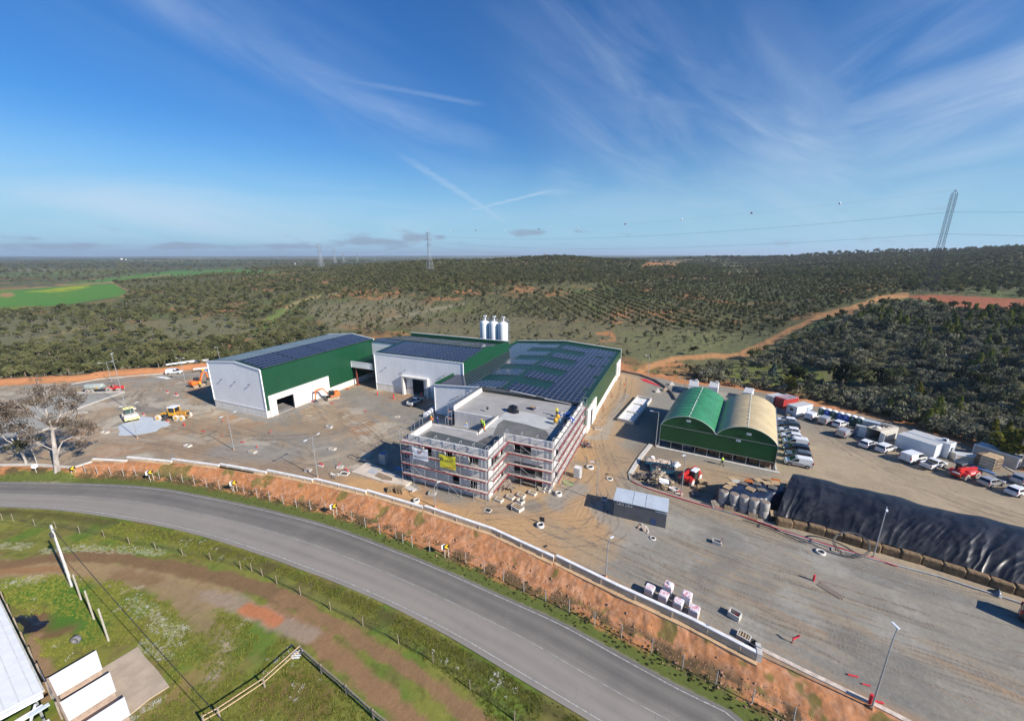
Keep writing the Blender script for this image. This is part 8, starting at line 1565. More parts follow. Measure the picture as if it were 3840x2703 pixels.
# ================================================================== PYLONS AND POWER LINES
pyl=M('pylon_steel',(.055,.065,.085),.6,.12,1,.3);pyl_far=M('pylon_pale',(.42,.45,.48),.6,.1,1,.3)
def ray_ground(k,x,y):
 a,b,s=KEY[k];ix,iy=(a+s*x-CX)/F,(CY-b-s*y)/F;d=Vector((ix,CP+iy*SP_,-SP_+iy*CP));d=Vector((d.x*CA-d.y*SA,d.x*SA+d.y*CA,d.z));t=np.geomspace(60,9000,1500);X,Y,Z=d.x*t,d.y*t,H+d.z*t;w=wild(X,Y);i=int(np.argmax(Z<w))if(Z<w).any()else len(t)-1;return Vector((X[i],Y[i],w[i])),t[i]
def pylon(label,base,Hh,wb,wt,arms,rz,mat,r,lev=12,waist=.55):
 t=thing('pylon',label,'pylon',base,rz,'high voltage pylons');zs=[Hh*(1-(1-i/lev)**1.15)for i in range(lev+1)];wd=lambda z:wb+(wt-wb)*min(1,z/(Hh*waist))if z<Hh*.96 else wt*max(.02,(Hh-z)/(Hh*.04))
 C=[(-1,-1),(1,-1),(1,1),(-1,1)];leg=[MB()for _ in range(4)];br=MB()
 for a,b in zip(zs[:-1],zs[1:]):
  for i,(sx,sy)in enumerate(C):
   q=C[(i+1)%4];w0,w1=wd(a)/2,wd(b)/2;leg[i].beam((sx*w0,sy*w0,a),(sx*w1,sy*w1,b),r*1.6);br.beam((sx*w0,sy*w0,a),(q[0]*w1,q[1]*w1,b),r);br.beam((q[0]*w0,q[1]*w0,a),(sx*w1,sy*w1,b),r);br.beam((sx*w1,sy*w1,b),(q[0]*w1,q[1]*w1,b),r)
 for m in leg:m.build('leg',mat,t)
 br.build('bracing',mat,t);pts=[]
 for z,L in arms:
  for s in(-1,1):
   m=MB();w=wd(z)/2
   for dy in(-w,w):m.beam((s*w,dy,z),(s*L,0,z+.4),r);m.beam((s*w,dy,z+Hh*.03),(s*L,0,z+.4),r)
   m.build('cross_arm',mat,t);m=MB();m.cyl((s*L,0,z+.3),(s*L,0,z-2.2),.14,n=6);m.build('insulator',M('insulator',(.16,.10,.08),.3,.1,2),t);c,sn=math.cos(rz),math.sin(rz);pts.append(Vector((base[0]+s*L*c,base[1]+s*L*sn,base[2]+z-2.2)))
 return t,pts
B1,r1=ray_ground('s',3478,1108);topz=hz('s',3598,712,B1)-B1.z
B2,r2=ray_ground('s',1612,1018);h2=hz('s',1612,860,B2)-B2.z;B3,r3=ray_ground('s',1206,1007);h3=hz('s',1200,908,B3)-B3.z;B4,r4=ray_ground('s',1256,988);h4=hz('s',1250,925,B4)-B4.z
dirn=math.atan2(B2.y-B1.y,B2.x-B1.x);T1,pts1=pylon('tall blue grey lattice pylon on the right beside the red earth',B1,topz,topz*.11,topz*.036,[],dirn+math.pi/2+R(20),pyl,topz*.0012,17,.52)
T2,pts2=pylon('pale lattice pylon standing alone left of the centre',B2,h2,h2*.14,h2*.035,[(h2*.90,h2*.09),(h2*.76,h2*.11),(h2*.63,h2*.09)],R(-10),pyl_far,h2*.0026,12)
T3,pts3=pylon('pale lattice pylon farther left above the green ridge',B3,h3,h3*.17,h3*.05,[(h3*.92,h3*.14),(h3*.78,h3*.16),(h3*.64,h3*.14)],R(0),pyl_far,h3*.0035,10);pylon('smaller pale pylon right of the far left one',B4,h4,h4*.17,h4*.05,[(h4*.92,h4*.16),(h4*.75,h4*.2),(h4*.6,h4*.16)],R(0),pyl_far,h4*.0045,9)
for x,y,yt,lab in((1290,985,945,'tiny pylon right of the smaller pale one'),(1341,983,950,'tiny pylon farther right, second of the distant row'),(1405,985,962,'tiny pylon on the skyline nearest the low clouds')):B,r_=ray_ground('s',x,y);hh=hz('s',x-3,yt,B)-B.z;pylon(lab,B,hh,hh*.16,hh*.05,[(hh*.9,hh*.14),(hh*.7,hh*.18)],0,pyl_far,hh*.006,7)
def span(label,a,b,sag,r,name='power_line',balls=0):
 r*=.45
 m=MB();n=40;P=[a.lerp(b,i/n)-Vector((0,0,sag*4*(i/n)*(1-i/n)))for i in range(n+1)];m.tube(P,r,4);t=thing(name,label,'power line',(0,0,0),0,'power lines');m.build('wire',pyl,t)
 for i in range(balls):p=P[int(n*(i+1)/(balls+1))];q=MB();q.ball(p,.75,8,6);q.build('marker_ball',M('marker_red',(.16,.03,.04),.5,.1,1)if i%2 else white_paint,t)
perp=Vector((-math.sin(dirn),math.cos(dirn),0));far_r=Vector((math.cos(dirn),math.sin(dirn),0))*-260
wn=('upper','middle','lower')
for i,(f,o2)in enumerate(((.80,.90),(.60,.76),(.44,.63))):
 for j,s in enumerate((-1,1)):
  a=B1+Vector((0,0,topz*f))+perp*(s*topz*.012);b=B2+Vector((0,0,h2*o2-2))+perp*(s*5);nm='nearer' if s<0 else 'farther';span(f'{wn[i]} {nm} wire from the right pylon toward the centre pylon',a,b,10,.06);span(f'{wn[i]} {nm} wire from the right pylon out of the right edge',a,a+far_r+Vector((0,0,3)),6,.06)
span('topmost earth wire with marker balls from the right pylon',B1+Vector((0,0,topz)),B2+Vector((0,0,h2)),9,.045,'earth_wire',9)
for i,(p,q)in enumerate(zip(pts2[:6:2],pts3[:6:2])):span(f'{wn[i]} wire between the two pale pylons at the centre',p,q,14,.09)
HAZE_DENSITY=0.00009
# ================================================================== VEGETATION
def leaf_cloud(rs,clumps,per,size,flat=1.0):
 """leaf faces gathered in clumps: clumps = (x, y, z, r)"""
 vs=[];fs=[]
 for(cx,cy,cz,r)in clumps:
  d=rs.normal(size=(per,3));d/=np.linalg.norm(d,axis=1)[:,None];p=d*(r*rs.uniform(.35,1.05,(per,1))**.6);p[:,2]*=flat
  for q in p:
   n=q/(np.linalg.norm(q)+1e-6)+rs.normal(size=3)*.7;n/=np.linalg.norm(n);a=np.cross(n,rs.normal(size=3));a/=np.linalg.norm(a)+1e-9;b=np.cross(n,a);s=size*rs.uniform(.6,1.35);c=q+(cx,cy,cz);k=len(vs)
   vs+=[c-a*s*.5-b*s*.28,c+a*s*.1-b*s*.5,c+a*s*.55+b*s*.1,c-a*s*.1+b*s*.5];fs.append((k,k+1,k+2,k+3))
 return vs,fs
oak_leaf=M_leaf('oak_foliage',(.062,.070,.032),(.185,.186,.082));olive_leaf=M_leaf('olive_foliage',(.075,.085,.052),(.165,.17,.105));scrub_leaf=M_leaf('scrub_foliage',(.125,.130,.084),(.31,.30,.205));young_leaf=M_leaf('young_foliage',(.075,.10,.025),(.20,.22,.055));euc_leaf=M_leaf('eucalyptus_foliage',(.075,.056,.040),(.18,.135,.098),trans=.3);bare_twig=M('bare_twigs',(.20,.175,.15),.9,.25,2);bark=M('bark',(.16,.13,.105),.95,.3,3,bump=.5);pale_bark=M('pale_eucalyptus_bark',(.37,.33,.29),.8,.35,1.2,bump=.3,stretch=(2,2,.5))
def crown_variant(seed,kind):
 rs=np.random.RandomState(seed);cl=[]
 if kind=='oak':
  n=rs.randint(9,14)
  for i in range(n):a=rs.uniform(0,6.28);r=rs.uniform(.2,1.35);cl.append((r*math.cos(a),r*math.sin(a),rs.uniform(1.5,2.9)-.35*r,rs.uniform(.5,.85)))
  return leaf_cloud(rs,cl,36,.36,.8)
 if kind=='sapling':
  for i in range(6):a=rs.uniform(0,6.28);r=rs.uniform(0,.6);cl.append((r*math.cos(a),r*math.sin(a),rs.uniform(1.3,2.8),rs.uniform(.4,.65)))
  return leaf_cloud(rs,cl,32,.32,1.0)
 if kind=='cone':
  for i in range(9):f=i/8;a=rs.uniform(0,6.28);r=.75*(1-f)*rs.uniform(.3,1);cl.append((r*math.cos(a),r*math.sin(a),.7+3.2*f,.75*(1-f)+.28))
  return leaf_cloud(rs,cl,30,.36,1.1)
 if kind=='bush':
  for i in range(8):a=rs.uniform(0,6.28);r=rs.uniform(.1,.9);cl.append((r*math.cos(a),r*math.sin(a),rs.uniform(.35,1.25),rs.uniform(.35,.6)))
  return leaf_cloud(rs,cl,30,.27,.85)
def trunk_mesh(seed,kind):
 rs=np.random.RandomState(seed+99);m=MB();h={'oak':1.5,'sapling':1.4,'cone':1.2,'bush':.5}[kind];r={'oak':.16,'sapling':.08,'cone':.09,'bush':.06}[kind];b=(rs.uniform(-.15,.15),rs.uniform(-.15,.15),h);m.tube([(0,0,-.4),(b[0]*.3,b[1]*.3,h*.5),b],r*1.2,6,r*.8)
 for i in range(4):a=rs.uniform(0,6.28);q=rs.uniform(.4,.9);m.tube([b,(b[0]+q*.5*math.cos(a),b[1]+q*.5*math.sin(a),h+.5),(b[0]+q*math.cos(a),b[1]+q*math.sin(a),h+1.05)],r*.55,5,r*.2)
 return m
def mesh_only(o):me=o.data;bpy.data.objects.remove(o);return me
VAR={}
for kind,mt,k in(('oak',oak_leaf,5),('sapling',olive_leaf,3),('cone',young_leaf,3),('bush',scrub_leaf,4)):
 for i in range(k):
  vs,fs=crown_variant(100+i*7+len(kind),kind);m=MB();m.add(vs,fs);c=mesh_only(m.build('crown',mt));tm=trunk_mesh(i,kind);t_=mesh_only(tm.build('trunk',bark));j=MB();j.mat(0);j.add(vs,fs);j.mat(1);j.add(tm.v,tm.f);VAR.setdefault(kind,[]).append((c,t_,mesh_only(j.build('whole_tree',[mt,bark]))))
# ---- density of the country, judged from where things lie in the photograph
def dens(px,py,r):
 """0..1 cover of trees, by place"""
 d=np.full(px.shape,.30)
 def reg(poly,v,e=14):nonlocal d;k=sstep(-e,e,sdist_near(px,py,poly,e));d=d*(1-k)+v*k
 reg([(-500,1155),(480,1100),(1100,1030),(1700,1010),(1800,1090),(1150,1180),(900,1200),(420,1230),(-500,1330)],.52,20)
 reg([(430,1225),(700,1190),(960,1200),(1000,1250),(800,1290),(560,1275)],.16);reg([(-300,1215),(200,1205),(400,1235),(250,1290),(-300,1310)],.2);reg([(-400,1330),(200,1300),(700,1285),(1180,1230),(1250,1260),(900,1340),(300,1440),(-400,1470)],.95,16);reg([(900,1180),(1180,1120),(1250,1170),(1150,1240),(950,1300)],.4)
 reg([(1150,1120),(1500,1085),(1800,1130),(1750,1250),(1300,1260)],.30);reg([(1500,1230),(1950,1190),(2330,1210),(2500,1260),(2450,1400),(1700,1310)],.09);reg([(1900,1060),(2200,1040),(2250,1110),(1950,1125)],.2)
 reg([(1900,1130),(2150,1120),(2330,1070),(2900,1030),(3400,1050),(3420,1100),(3200,1140),(2980,1215),(2700,1235),(2350,1225),(1950,1185)],1.0,12);reg([(2300,1245),(2700,1225),(2990,1215),(2850,1310),(2640,1345),(2350,1390)],.10);reg([(2600,1225),(3000,1200),(2960,1260),(2700,1270)],.4)
 reg([(1250,1010),(1750,985),(2150,965),(2700,990),(2700,1035),(2300,1060),(1900,1065),(1400,1060)],.95,12);reg([(2700,965),(3900,925),(3900,1090),(3400,1095),(2900,1035)],.82,8)
 reg([(-300,1062),(420,1056),(490,1100),(440,1150),(60,1160),(-300,1185)],0,5);reg([(230,1066),(430,1040),(640,1016),(900,1010),(1080,1022),(760,1032),(520,1052),(420,1060)],.03,4);reg([(380,980),(900,976),(1000,1000),(640,1006)],.10,4);reg([(2440,978),(2590,975),(2530,1003),(2400,1006)],.02,3)
 for a,w in(([(3400,1108),(3300,1118),(3200,1155),(3080,1185),(2960,1240),(2830,1305),(2750,1335),(2640,1335),(2500,1350),(2400,1390)],22),([(960,1215),(1030,1190),(1100,1140),(1180,1115)],12),([(1450,1200),(1600,1165),(1740,1140)],6),([(2250,1230),(2290,1280)],16)):d*=sstep(w*.5,w,near(px,py,a,w*2))
 d*=1-sstep(-4,4,sdist_near(px,py,[(3380,1104),(3500,1100),(3900,1120),(3900,1168),(3640,1160),(3480,1130)],4));return d
def scrubzone(px,py):return sdist_near(px,py,[(2600,1410),(2780,1372),(2900,1335),(3000,1278),(3110,1225),(3240,1186),(3330,1155),(3420,1148),(3640,1180),(3900,1188),(4400,1250),(4400,1920),(3840,1760),(3603,1650),(3235,1545),(2900,1465),(2640,1430)],4000)>0
def scatter(r0,r1,cell,jit=.9):
 nx=int(r1*1.25/cell);gx,gy=np.meshgrid(np.arange(-nx,nx+1),np.arange(1,int(r1/cell)+1));gx,gy=gx.ravel()*cell,gy.ravel()*cell;X=gx+RNG.uniform(-.5,.5,gx.shape)*cell*jit;Y=gy+RNG.uniform(-.5,.5,gx.shape)*cell*jit;r=np.hypot(X,Y);k=(r>r0)&(r<=r1)&(np.abs(X)<Y*1.42+8);X,Y=X[k],Y[k];return X*CA-Y*SA,X*SA+Y*CA,np.hypot(X,Y)
def clear_of_yard(x,y,m=4.5):
 X,Y=cam_xy(x,y);d=-sdist(x,y,YARD);return(d>m)&(Y>np.interp(X,FCX,FCY)+12)
near_t,far_t=[],[]
for r0,r1,cell,sc in((90,330,3.9,1.0),(330,700,5.2,1.15),(700,1500,7.5,1.4),(1500,4200,20,2.6)):
 x,y,r=scatter(r0,r1,cell);k=clear_of_yard(x,y)if r0<330 else np.ones(x.shape,bool);x,y,r=x[k],y[k],r[k];z=height(x,y)if r0<330 else wild(x,y);px,py=px_of(x,y,z);k=(px>-160)&(px<4000);x,y,r,z,px,py=[a[k]for a in(x,y,r,z,px,py)]
 d=dens(px,py,r)*(.55+.9*vnoise(x,y,26 if r0<700 else 120,91,3));k=(RNG.random(x.shape)<d)&~(scrubzone(px,py)&(r<420));x,y,r,z,px,py=[a[k]for a in(x,y,r,z,px,py)]
 small=((px>1150)&(px<2500)&(py>1120))|((px>2200)&(py>1200));s=sc*RNG.uniform(.65,1.35,x.shape)*np.where(small&(r<500),.82,1.05)
 for row in zip(x,y,z,r,s,small):far_t.append(row)
PLANT=[(1960,1120),(2150,1112),(2330,1068),(2900,1035),(3380,1050),(3380,1100),(3200,1140),(2980,1205),(2860,1250),(2560,1240),(2350,1222),(1980,1180)]
far_t=[q for q,u in zip(far_t,sdist_near(*px_of(*[np.array([q[i]for q in far_t])for i in(0,1,2)]),PLANT,3)>0)if not u]
gx,gy=np.meshgrid(np.arange(-90,90),np.arange(-90,90));gx=gx.ravel()*7.2+RNG.uniform(-.5,.5,gx.size);gy=gy.ravel()*4.6+RNG.uniform(-.6,.6,gy.size);a_=R(31);x=gx*math.cos(a_)-gy*math.sin(a_)+40;y=gx*math.sin(a_)+gy*math.cos(a_)+330;z=wild(x,y);px,py=px_of(x,y,z);k=(sdist_near(px,py,PLANT,3)>0)&(RNG.random(x.shape)<.88)
for a,b,c in zip(x[k],y[k],z[k]):far_t.append((a,b,c,math.hypot(a,b),random.uniform(.75,1.15),False))
far_t.sort(key=lambda q:q[3])
seen=0;rest=[]
HALLS=[(-108,-88,58,140),(-89,-50,86,150),(-54,-16,77,150),(-2,20,80,112)]
for q in far_t:
 x,y,z,r,s,small=q
 px,py=px_of(np.array([x]),np.array([y]),np.array([z+2.0]))
 if seen<300 and 0<px[0]<3840 and r<500:
  seen+=1;near_t.append(q)
 else:rest.append(q)
OAK_LABEL='dark round oak tree in the open country behind the work site';SAP_LABEL='small grey green young tree in the grassy country behind the work site'
for(x,y,z,r,s,small)in near_t:
 kind='sapling' if small and random.random()<.55 else 'oak';c,t_,w=random.choice(VAR[kind]);e=thing('oak_tree' if kind=='oak' else 'young_tree',OAK_LABEL if kind=='oak' else SAP_LABEL,'tree',(x,y,z),random.uniform(0,6.28),'oak trees behind the site' if kind=='oak' else 'young trees behind the site');e.scale=(s,s,s*random.uniform(.85,1.15))
 o=bpy.data.objects.new('crown',c);link(o);o.parent=e;o=bpy.data.objects.new('trunk',t_);link(o);o.parent=e
def stuff(name,label,cat,pts,kinds,mats):
 """one object: geometry nodes set a tree mesh on each point"""
 me=bpy.data.meshes.new(name);me.from_pydata([tuple(p[:3])for p in pts],[],[]);n=len(pts)
 for nm,ty,vals in(('size','FLOAT',[p[3]for p in pts]),('turn','FLOAT',RNG.uniform(0,6.28,n)),('kind','INT',[p[4]for p in pts])):a=me.attributes.new(nm,ty,'POINT');a.data.foreach_set('value',np.array(vals,dtype=np.float32 if ty=='FLOAT' else np.int32))
 o=bpy.data.objects.new(name,me);link(o);tag(o,label,cat,None,'stuff');ng=bpy.data.node_groups.new(name,'GeometryNodeTree');ng.interface.new_socket('Geometry',in_out='INPUT',socket_type='NodeSocketGeometry');ng.interface.new_socket('Geometry',in_out='OUTPUT',socket_type='NodeSocketGeometry')
 N,Lk=ng.nodes,ng.links;i,out=N.new('NodeGroupInput'),N.new('NodeGroupOutput');inst=N.new('GeometryNodeInstanceOnPoints');g2=N.new('GeometryNodeGeometryToInstance')
 for me2 in kinds[::-1]:
  src=bpy.data.objects.new('plant',me2);oi=N.new('GeometryNodeObjectInfo');oi.inputs['Object'].default_value=src;oi.inputs['As Instance'].default_value=False;Lk.new(oi.outputs['Geometry'],g2.inputs[0])
 def attr(nm,ty):a=N.new('GeometryNodeInputNamedAttribute');a.data_type=ty;a.inputs['Name'].default_value=nm;return a.outputs['Attribute']
 cx=N.new('ShaderNodeCombineXYZ');Lk.new(attr('turn','FLOAT'),cx.inputs[2]);Lk.new(i.outputs[0],inst.inputs['Points']);Lk.new(g2.outputs[0],inst.inputs['Instance']);inst.inputs['Pick Instance'].default_value=True;Lk.new(attr('kind','INT'),inst.inputs['Instance Index']);Lk.new(cx.outputs[0],inst.inputs['Rotation']);Lk.new(attr('size','FLOAT'),inst.inputs['Scale']);Lk.new(inst.outputs[0],out.inputs[0]);md=o.modifiers.new('plants','NODES');md.node_group=ng
 for mt in mats:me.materials.append(mt)
 return o
OK_=[v[2]for v in VAR['oak']]+[v[2]for v in VAR['sapling']]+[v[2]for v in VAR['cone']]
stuff('woodland','far off woodland of oak and pine covering the hills to the horizon','woodland',[(x,y,z,s,(random.randint(5,7)if small and random.random()<.6 else random.randint(0,4)if random.random()<.9 else random.randint(5,7)))for x,y,z,r,s,small in rest],OK_,[oak_leaf])
x,y,r=scatter(95,520,4.2);k=clear_of_yard(x,y,3.0);x,y,r=x[k],y[k],r[k];z=height(x,y);px,py=px_of(x,y,z);d=dens(px,py,r);k=(px>-160)&(px<4000)&(RNG.random(x.shape)<np.where(d>.02,.25+d*.5,0)*(.3+1.2*vnoise(x,y,13,98,3)))&~scrubzone(px,py)
stuff('undergrowth','low scattered shrubs and tussocks between the trees behind the site','shrubs',[(a,b,c,random.uniform(.25,.75),random.randint(0,3))for a,b,c in zip(x[k],y[k],z[k])],[v[2]for v in VAR['bush']],[scrub_leaf])
# ---- the scrub slope on the right
pts=[]
x,y,r=scatter(80,420,1.75);k=clear_of_yard(x,y,2.5);x,y,r=x[k],y[k],r[k];z=height(x,y);px,py=px_of(x,y,z);k=scrubzone(px,py)&(px<4050);x,y,z,r,px,py=[a[k]for a in(x,y,z,r,px,py)]
gap=np.ones(x.shape)
for poly,v in(([(2660,1385),(2900,1345),(3100,1385),(3330,1400),(3320,1430),(3100,1440),(2900,1460),(2700,1440)],.05),([(2960,1440),(3250,1440),(3250,1500),(3050,1540),(2950,1500)],.16),([(2780,1350),(3000,1300),(3050,1330),(2860,1380)],.75),([(3480,1400),(3620,1405),(3600,1440),(3480,1435)],.25)):kk=sstep(-10,10,sdist_near(px,py,poly,10));gap=gap*(1-kk)+v*kk
gap*=.35+1.0*sstep(.3,.5,vnoise(x,y,9,92,3));k=RNG.random(x.shape)<gap*1.05;x,y,z,r,px,py=[a[k]for a in(x,y,z,r,px,py)]
big=vnoise(x,y,14,93,3)
for i in range(len(x)):
 far_up=py[i]<1290;rr=random.random();cone=rr<(.12 if far_up else .03)*(1.6 if big[i]>.55 else .4);s=random.uniform(.55,1.75)*(1.2 if big[i]>.5 else .8)
 pts.append((x[i],y[i],z[i],s*(.78 if cone else 1.15),random.randint(7,9)if cone else(random.randint(4,6)if rr>.93 else random.randint(0,3))))
stuff('scrub','dense grey green scrub covering the slope right of the parking lot','scrub',pts,[v[2]for v in VAR['bush']]+[v[2]for v in VAR['sapling']]+[v[2]for v in VAR['cone']],[scrub_leaf])
# small weeds, stones: the road verge and the bank
weed_leaf=M_leaf('weed_leaves',(.10,.11,.035),(.22,.20,.08));weed_m=[]
for i in range(4):q=MB();q.add(*crown_variant(400+i,'bush'));weed_m.append(mesh_only(q.build('weed',weed_leaf)))
pts=[];
for i in range(2600):
 k=random.random();a=random.randrange(len(RI)-1);p,q=RI[a],RO[a];u=(p-q).normalized()
 if k<.42:o=p+u*random.uniform(.9,3.4);s=random.uniform(.10,.24)
 elif k<.5:o=p+u*random.uniform(2.0,3.6);s=random.uniform(.14,.34)if random.random()<.5 else .1
 else:o=q-u*random.uniform(.6,1.8);s=random.uniform(.05,.14)
 o=o+Vector((random.uniform(-.8,.8),random.uniform(-.8,.8),0));pts.append((o.x,o.y,s))
road_poly=[RI[i]for i in range(0,len(RI),3)]+[RO[i]for i in range(len(RO)-1,-1,-3)]
A_=np.array(pts);k=(sdist(A_[:,0],A_[:,1],YARD)<-.6)&(sdist(A_[:,0],A_[:,1],road_poly)<-.75);pts=[p for p,q in zip(pts,k)if q];A_=np.array(pts);zz=height(A_[:,0],A_[:,1])
stuff('verge_weeds','low weeds and tufts along both verges of the road','weeds',[(p[0],p[1],z-.03,p[2]*.6,random.randint(0,3))for p,z in zip(pts,zz)],weed_m,[weed_leaf])
grass_leaf=M_leaf('grass_tufts',(.13,.165,.03),(.29,.29,.065));gm=[]
for i in range(3):
 rs=np.random.RandomState(i+5);m=MB()
 for j in range(16):a,r_,h_=rs.uniform(0,6.28),rs.uniform(0,.3),rs.uniform(.10,.26);l=rs.uniform(-.12,.12,2);c=Vector((r_*math.cos(a),r_*math.sin(a),0));w=Vector((math.cos(a+1.5),math.sin(a+1.5),0))*.035;m.face([c-w,c+w,c+Vector((l[0],l[1],h_))])
 gm.append(mesh_only(m.build('tuft',grass_leaf)))
wm=[]
for i in range(2):
 rs=np.random.RandomState(i+15);m=MB()
 for j in range(9):a,r_=rs.uniform(0,6.28),rs.uniform(0,.28);c=Vector((r_*math.cos(a),r_*math.sin(a),rs.uniform(.08,.2)));s=rs.uniform(.03,.05);m.face([c+Vector((s,0,0)),c+Vector((0,s,.01)),c+Vector((-s,0,0)),c+Vector((0,-s,.01))])
 wm.append(mesh_only(m.build('daisies',M('daisy_white',(.72,.71,.64),.8,.1,3))))
DRIFT=(('6',[(970,730),(1060,800),(1150,850),(1200,900)],.9),('6',[(1150,900),(1250,930),(1330,960),(1260,1020)],1.0),('6',[(1040,1060),(1130,1090),(1220,1140)],.8),('6',[(320,370),(600,350),(900,365),(1180,385)],1.0),('6',[(1230,450),(1420,500),(1700,560),(1900,640)],.6),('6',[(0,330),(200,340)],1.0),('6',[(60,600),(300,570)],1.0),('6',[(960,1590),(1050,1520),(1170,1470)],.6),('7',[(560,1080),(800,1250),(1100,1450)],.6),('7',[(0,1000),(250,1180),(450,1420)],.6))
x=RNG.uniform(-75,40,120000);y=RNG.uniform(-6,40,120000);X,Y=cam_xy(x,y);z=np.full(x.shape,ROAD_Z);px,py=px_of(x,y,z);so_,si_=seg_dist(x,y,RO[::4]),seg_dist(x,y,RI[::4]);k=(px>-100)&(px<3000)&(py<2800)&(so_<si_)&(so_>.8)&(sdist(x,y,road_poly)<-.8)&(vnoise(x,y,3,95,3)>.33)&(Y<np.interp(X,FCX,FCY));bare=np.zeros(x.shape,bool)
for kk,L,w in(('6',[(-200,490),(0,500),(300,460),(560,440),(900,470),(1300,520),(1700,600),(2100,760),(2267,850)],2.3),('7',[(-200,730),(0,860),(200,1000),(480,1200),(800,1450),(1050,1650)],2.9),('6',[(1500,690),(1900,830),(2267,1000)],1.2),('6',[(250,900),(520,950)],1.2),('6',[(1000,570),(1350,700),(1500,900)],1.2)):bare|=near(x,y,gs(kk,L,ROAD_Z),w)<w
pad=sdist_near(x,y,gs('u1',[(540,1080),(1160,750),(1660,715),(2050,1200),(1000,1980),(0,1980),(0,200),(200,300)],ROAD_Z),2)>-.3
k&=~bare&~pad;x,y=x[k],y[k];n_=len(x);zz=height(x,y);dz=vnoise(x,y,1.6,96,3)>.70
for kk,L,w in DRIFT:dz|=near(x,y,gs(kk,L,ROAD_Z),w)<w
stuff('meadow_grass','grass and small white flowers of the field below the road','grass',[(x[i],y[i],zz[i],random.uniform(.35,.75)*(1.6 if random.random()<.06 else 1),(random.randint(3,4)if dz[i]and random.random()<.28 else random.randint(0,2)))for i in range(n_)],gm+wm,[grass_leaf])
sm=[]
for i in range(3):
 rs=np.random.RandomState(i+40);m=MB();m.ball((0,0,.3),(.5,.42,.36),7,5,False);m.v=[tuple(np.array(v)*rs.uniform(.75,1.2))for v in m.v];sm.append(mesh_only(m.build('stone',M('bank_stone',(.40,.19,.10),.95,.3,1.5,col2=(.52,.34,.24)))))
pts=[]
for i in range(3600):a=random.randrange(40,len(RI)-1);p,q=RI[a],RO[a];u=(p-q).normalized();o=p+u*random.uniform(2.7,6.0)+Vector((random.uniform(-.6,.6),random.uniform(-.6,.6),0));pts.append((o.x,o.y))
A_=np.array(pts);sd=sdist(A_[:,0],A_[:,1],YARD);k=(sd<-.7)&(sdist(A_[:,0],A_[:,1],road_poly)<-1.6);A_=A_[k];zz=height(A_[:,0],A_[:,1])
stuff('bank_rubble','loose stones and clods scattered over the reddish bank','rubble',[(a[0],a[1],z-.03,random.uniform(.05,.15)if random.random()<.94 else random.uniform(.15,.32),random.randint(0,2))for a,z in zip(A_,zz)],sm,[MATS['bank_stone']])
# ---- single trees one can tell apart beside the lot
def lone_tree(label,k,x,y,kind,s,leaf=None,z=None,name=None):
 p,_=ray_ground('s',KEY[k][0]+KEY[k][2]*x,KEY[k][1]+KEY[k][2]*y);p.z=float(height(np.array([p.x]),np.array([p.y]))[0]);e=thing(name or{'oak':'round_tree','cone':'young_eucalyptus','sapling':'young_tree'}[kind],label,'tree',p,random.uniform(0,6.28),'trees beside the parking lot');e.scale=(s,s,s);c,t_,w=random.choice(VAR[kind]);o=bpy.data.objects.new('crown',c if leaf is None else c.copy());link(o);o.parent=e
 if leaf is not None:o.data.materials.clear();o.data.materials.append(leaf)
 o=bpy.data.objects.new('trunk',t_);link(o);o.parent=e
teal_leaf=M_leaf('teal_foliage',(.035,.055,.048),(.09,.125,.11));dk_leaf=M_leaf('deep_foliage',(.02,.027,.012),(.05,.06,.028));yl_leaf=M_leaf('yellow_foliage',(.08,.09,.015),(.20,.18,.03))
for a in(('dark round tree above the tan barrel roof, left of the grassy gap','5',230,375,'oak',2.1,dk_leaf),('tall dark tree at the right rim of the grassy gap','5',650,385,'oak',2.4,dk_leaf),('broad olive green tree right of the tall dark one','5',830,385,'oak',1.9,oak_leaf),('dark tree in the middle of the clump above the toilets','5',960,380,'oak',2.0,dk_leaf),('olive tree at the right end of the clump above the toilets','5',1110,360,'oak',1.9,oak_leaf),('yellow green tree rising behind the tan barrel roof','5',160,445,'oak',1.4,yl_leaf),('blue green tree behind the valley between the barrel roofs','5',20,385,'cone',1.5,teal_leaf),('bright yellow green young tree right of the last toilet','5',1060,630,'cone',1.1,young_leaf),('yellow young tree above the clump of scrub in the middle','5',1345,440,'cone',.9,yl_leaf),('yellow green tree above the long site cabins, left one','5',2005,790,'cone',1.1,yl_leaf),('yellow tree above the long site cabins, right one','5',2140,800,'cone',1.05,yl_leaf),('olive tree right above the cream container','5',1415,740,'cone',1.2,young_leaf),('large yellow green bush tree behind the timber stacks at the right edge','5',2200,1030,'oak',2.2,yl_leaf),('yellow tree at the right edge high on the scrub slope','5',2255,590,'cone',1.3,yl_leaf),('blue grey young tree standing in the scrub above the toilets','5',1235,560,'cone',1.5,teal_leaf),('dark green low tree in the scrub hollow at right','5',1850,400,'oak',1.7,dk_leaf),('dark bushy tree just left of the sandy track bend','s',2600,1330,'oak',1.2,dk_leaf),('dark shrub tree right of the sandy track above the tent','s',2830,1345,'oak',1.5,oak_leaf)):lone_tree(*a)
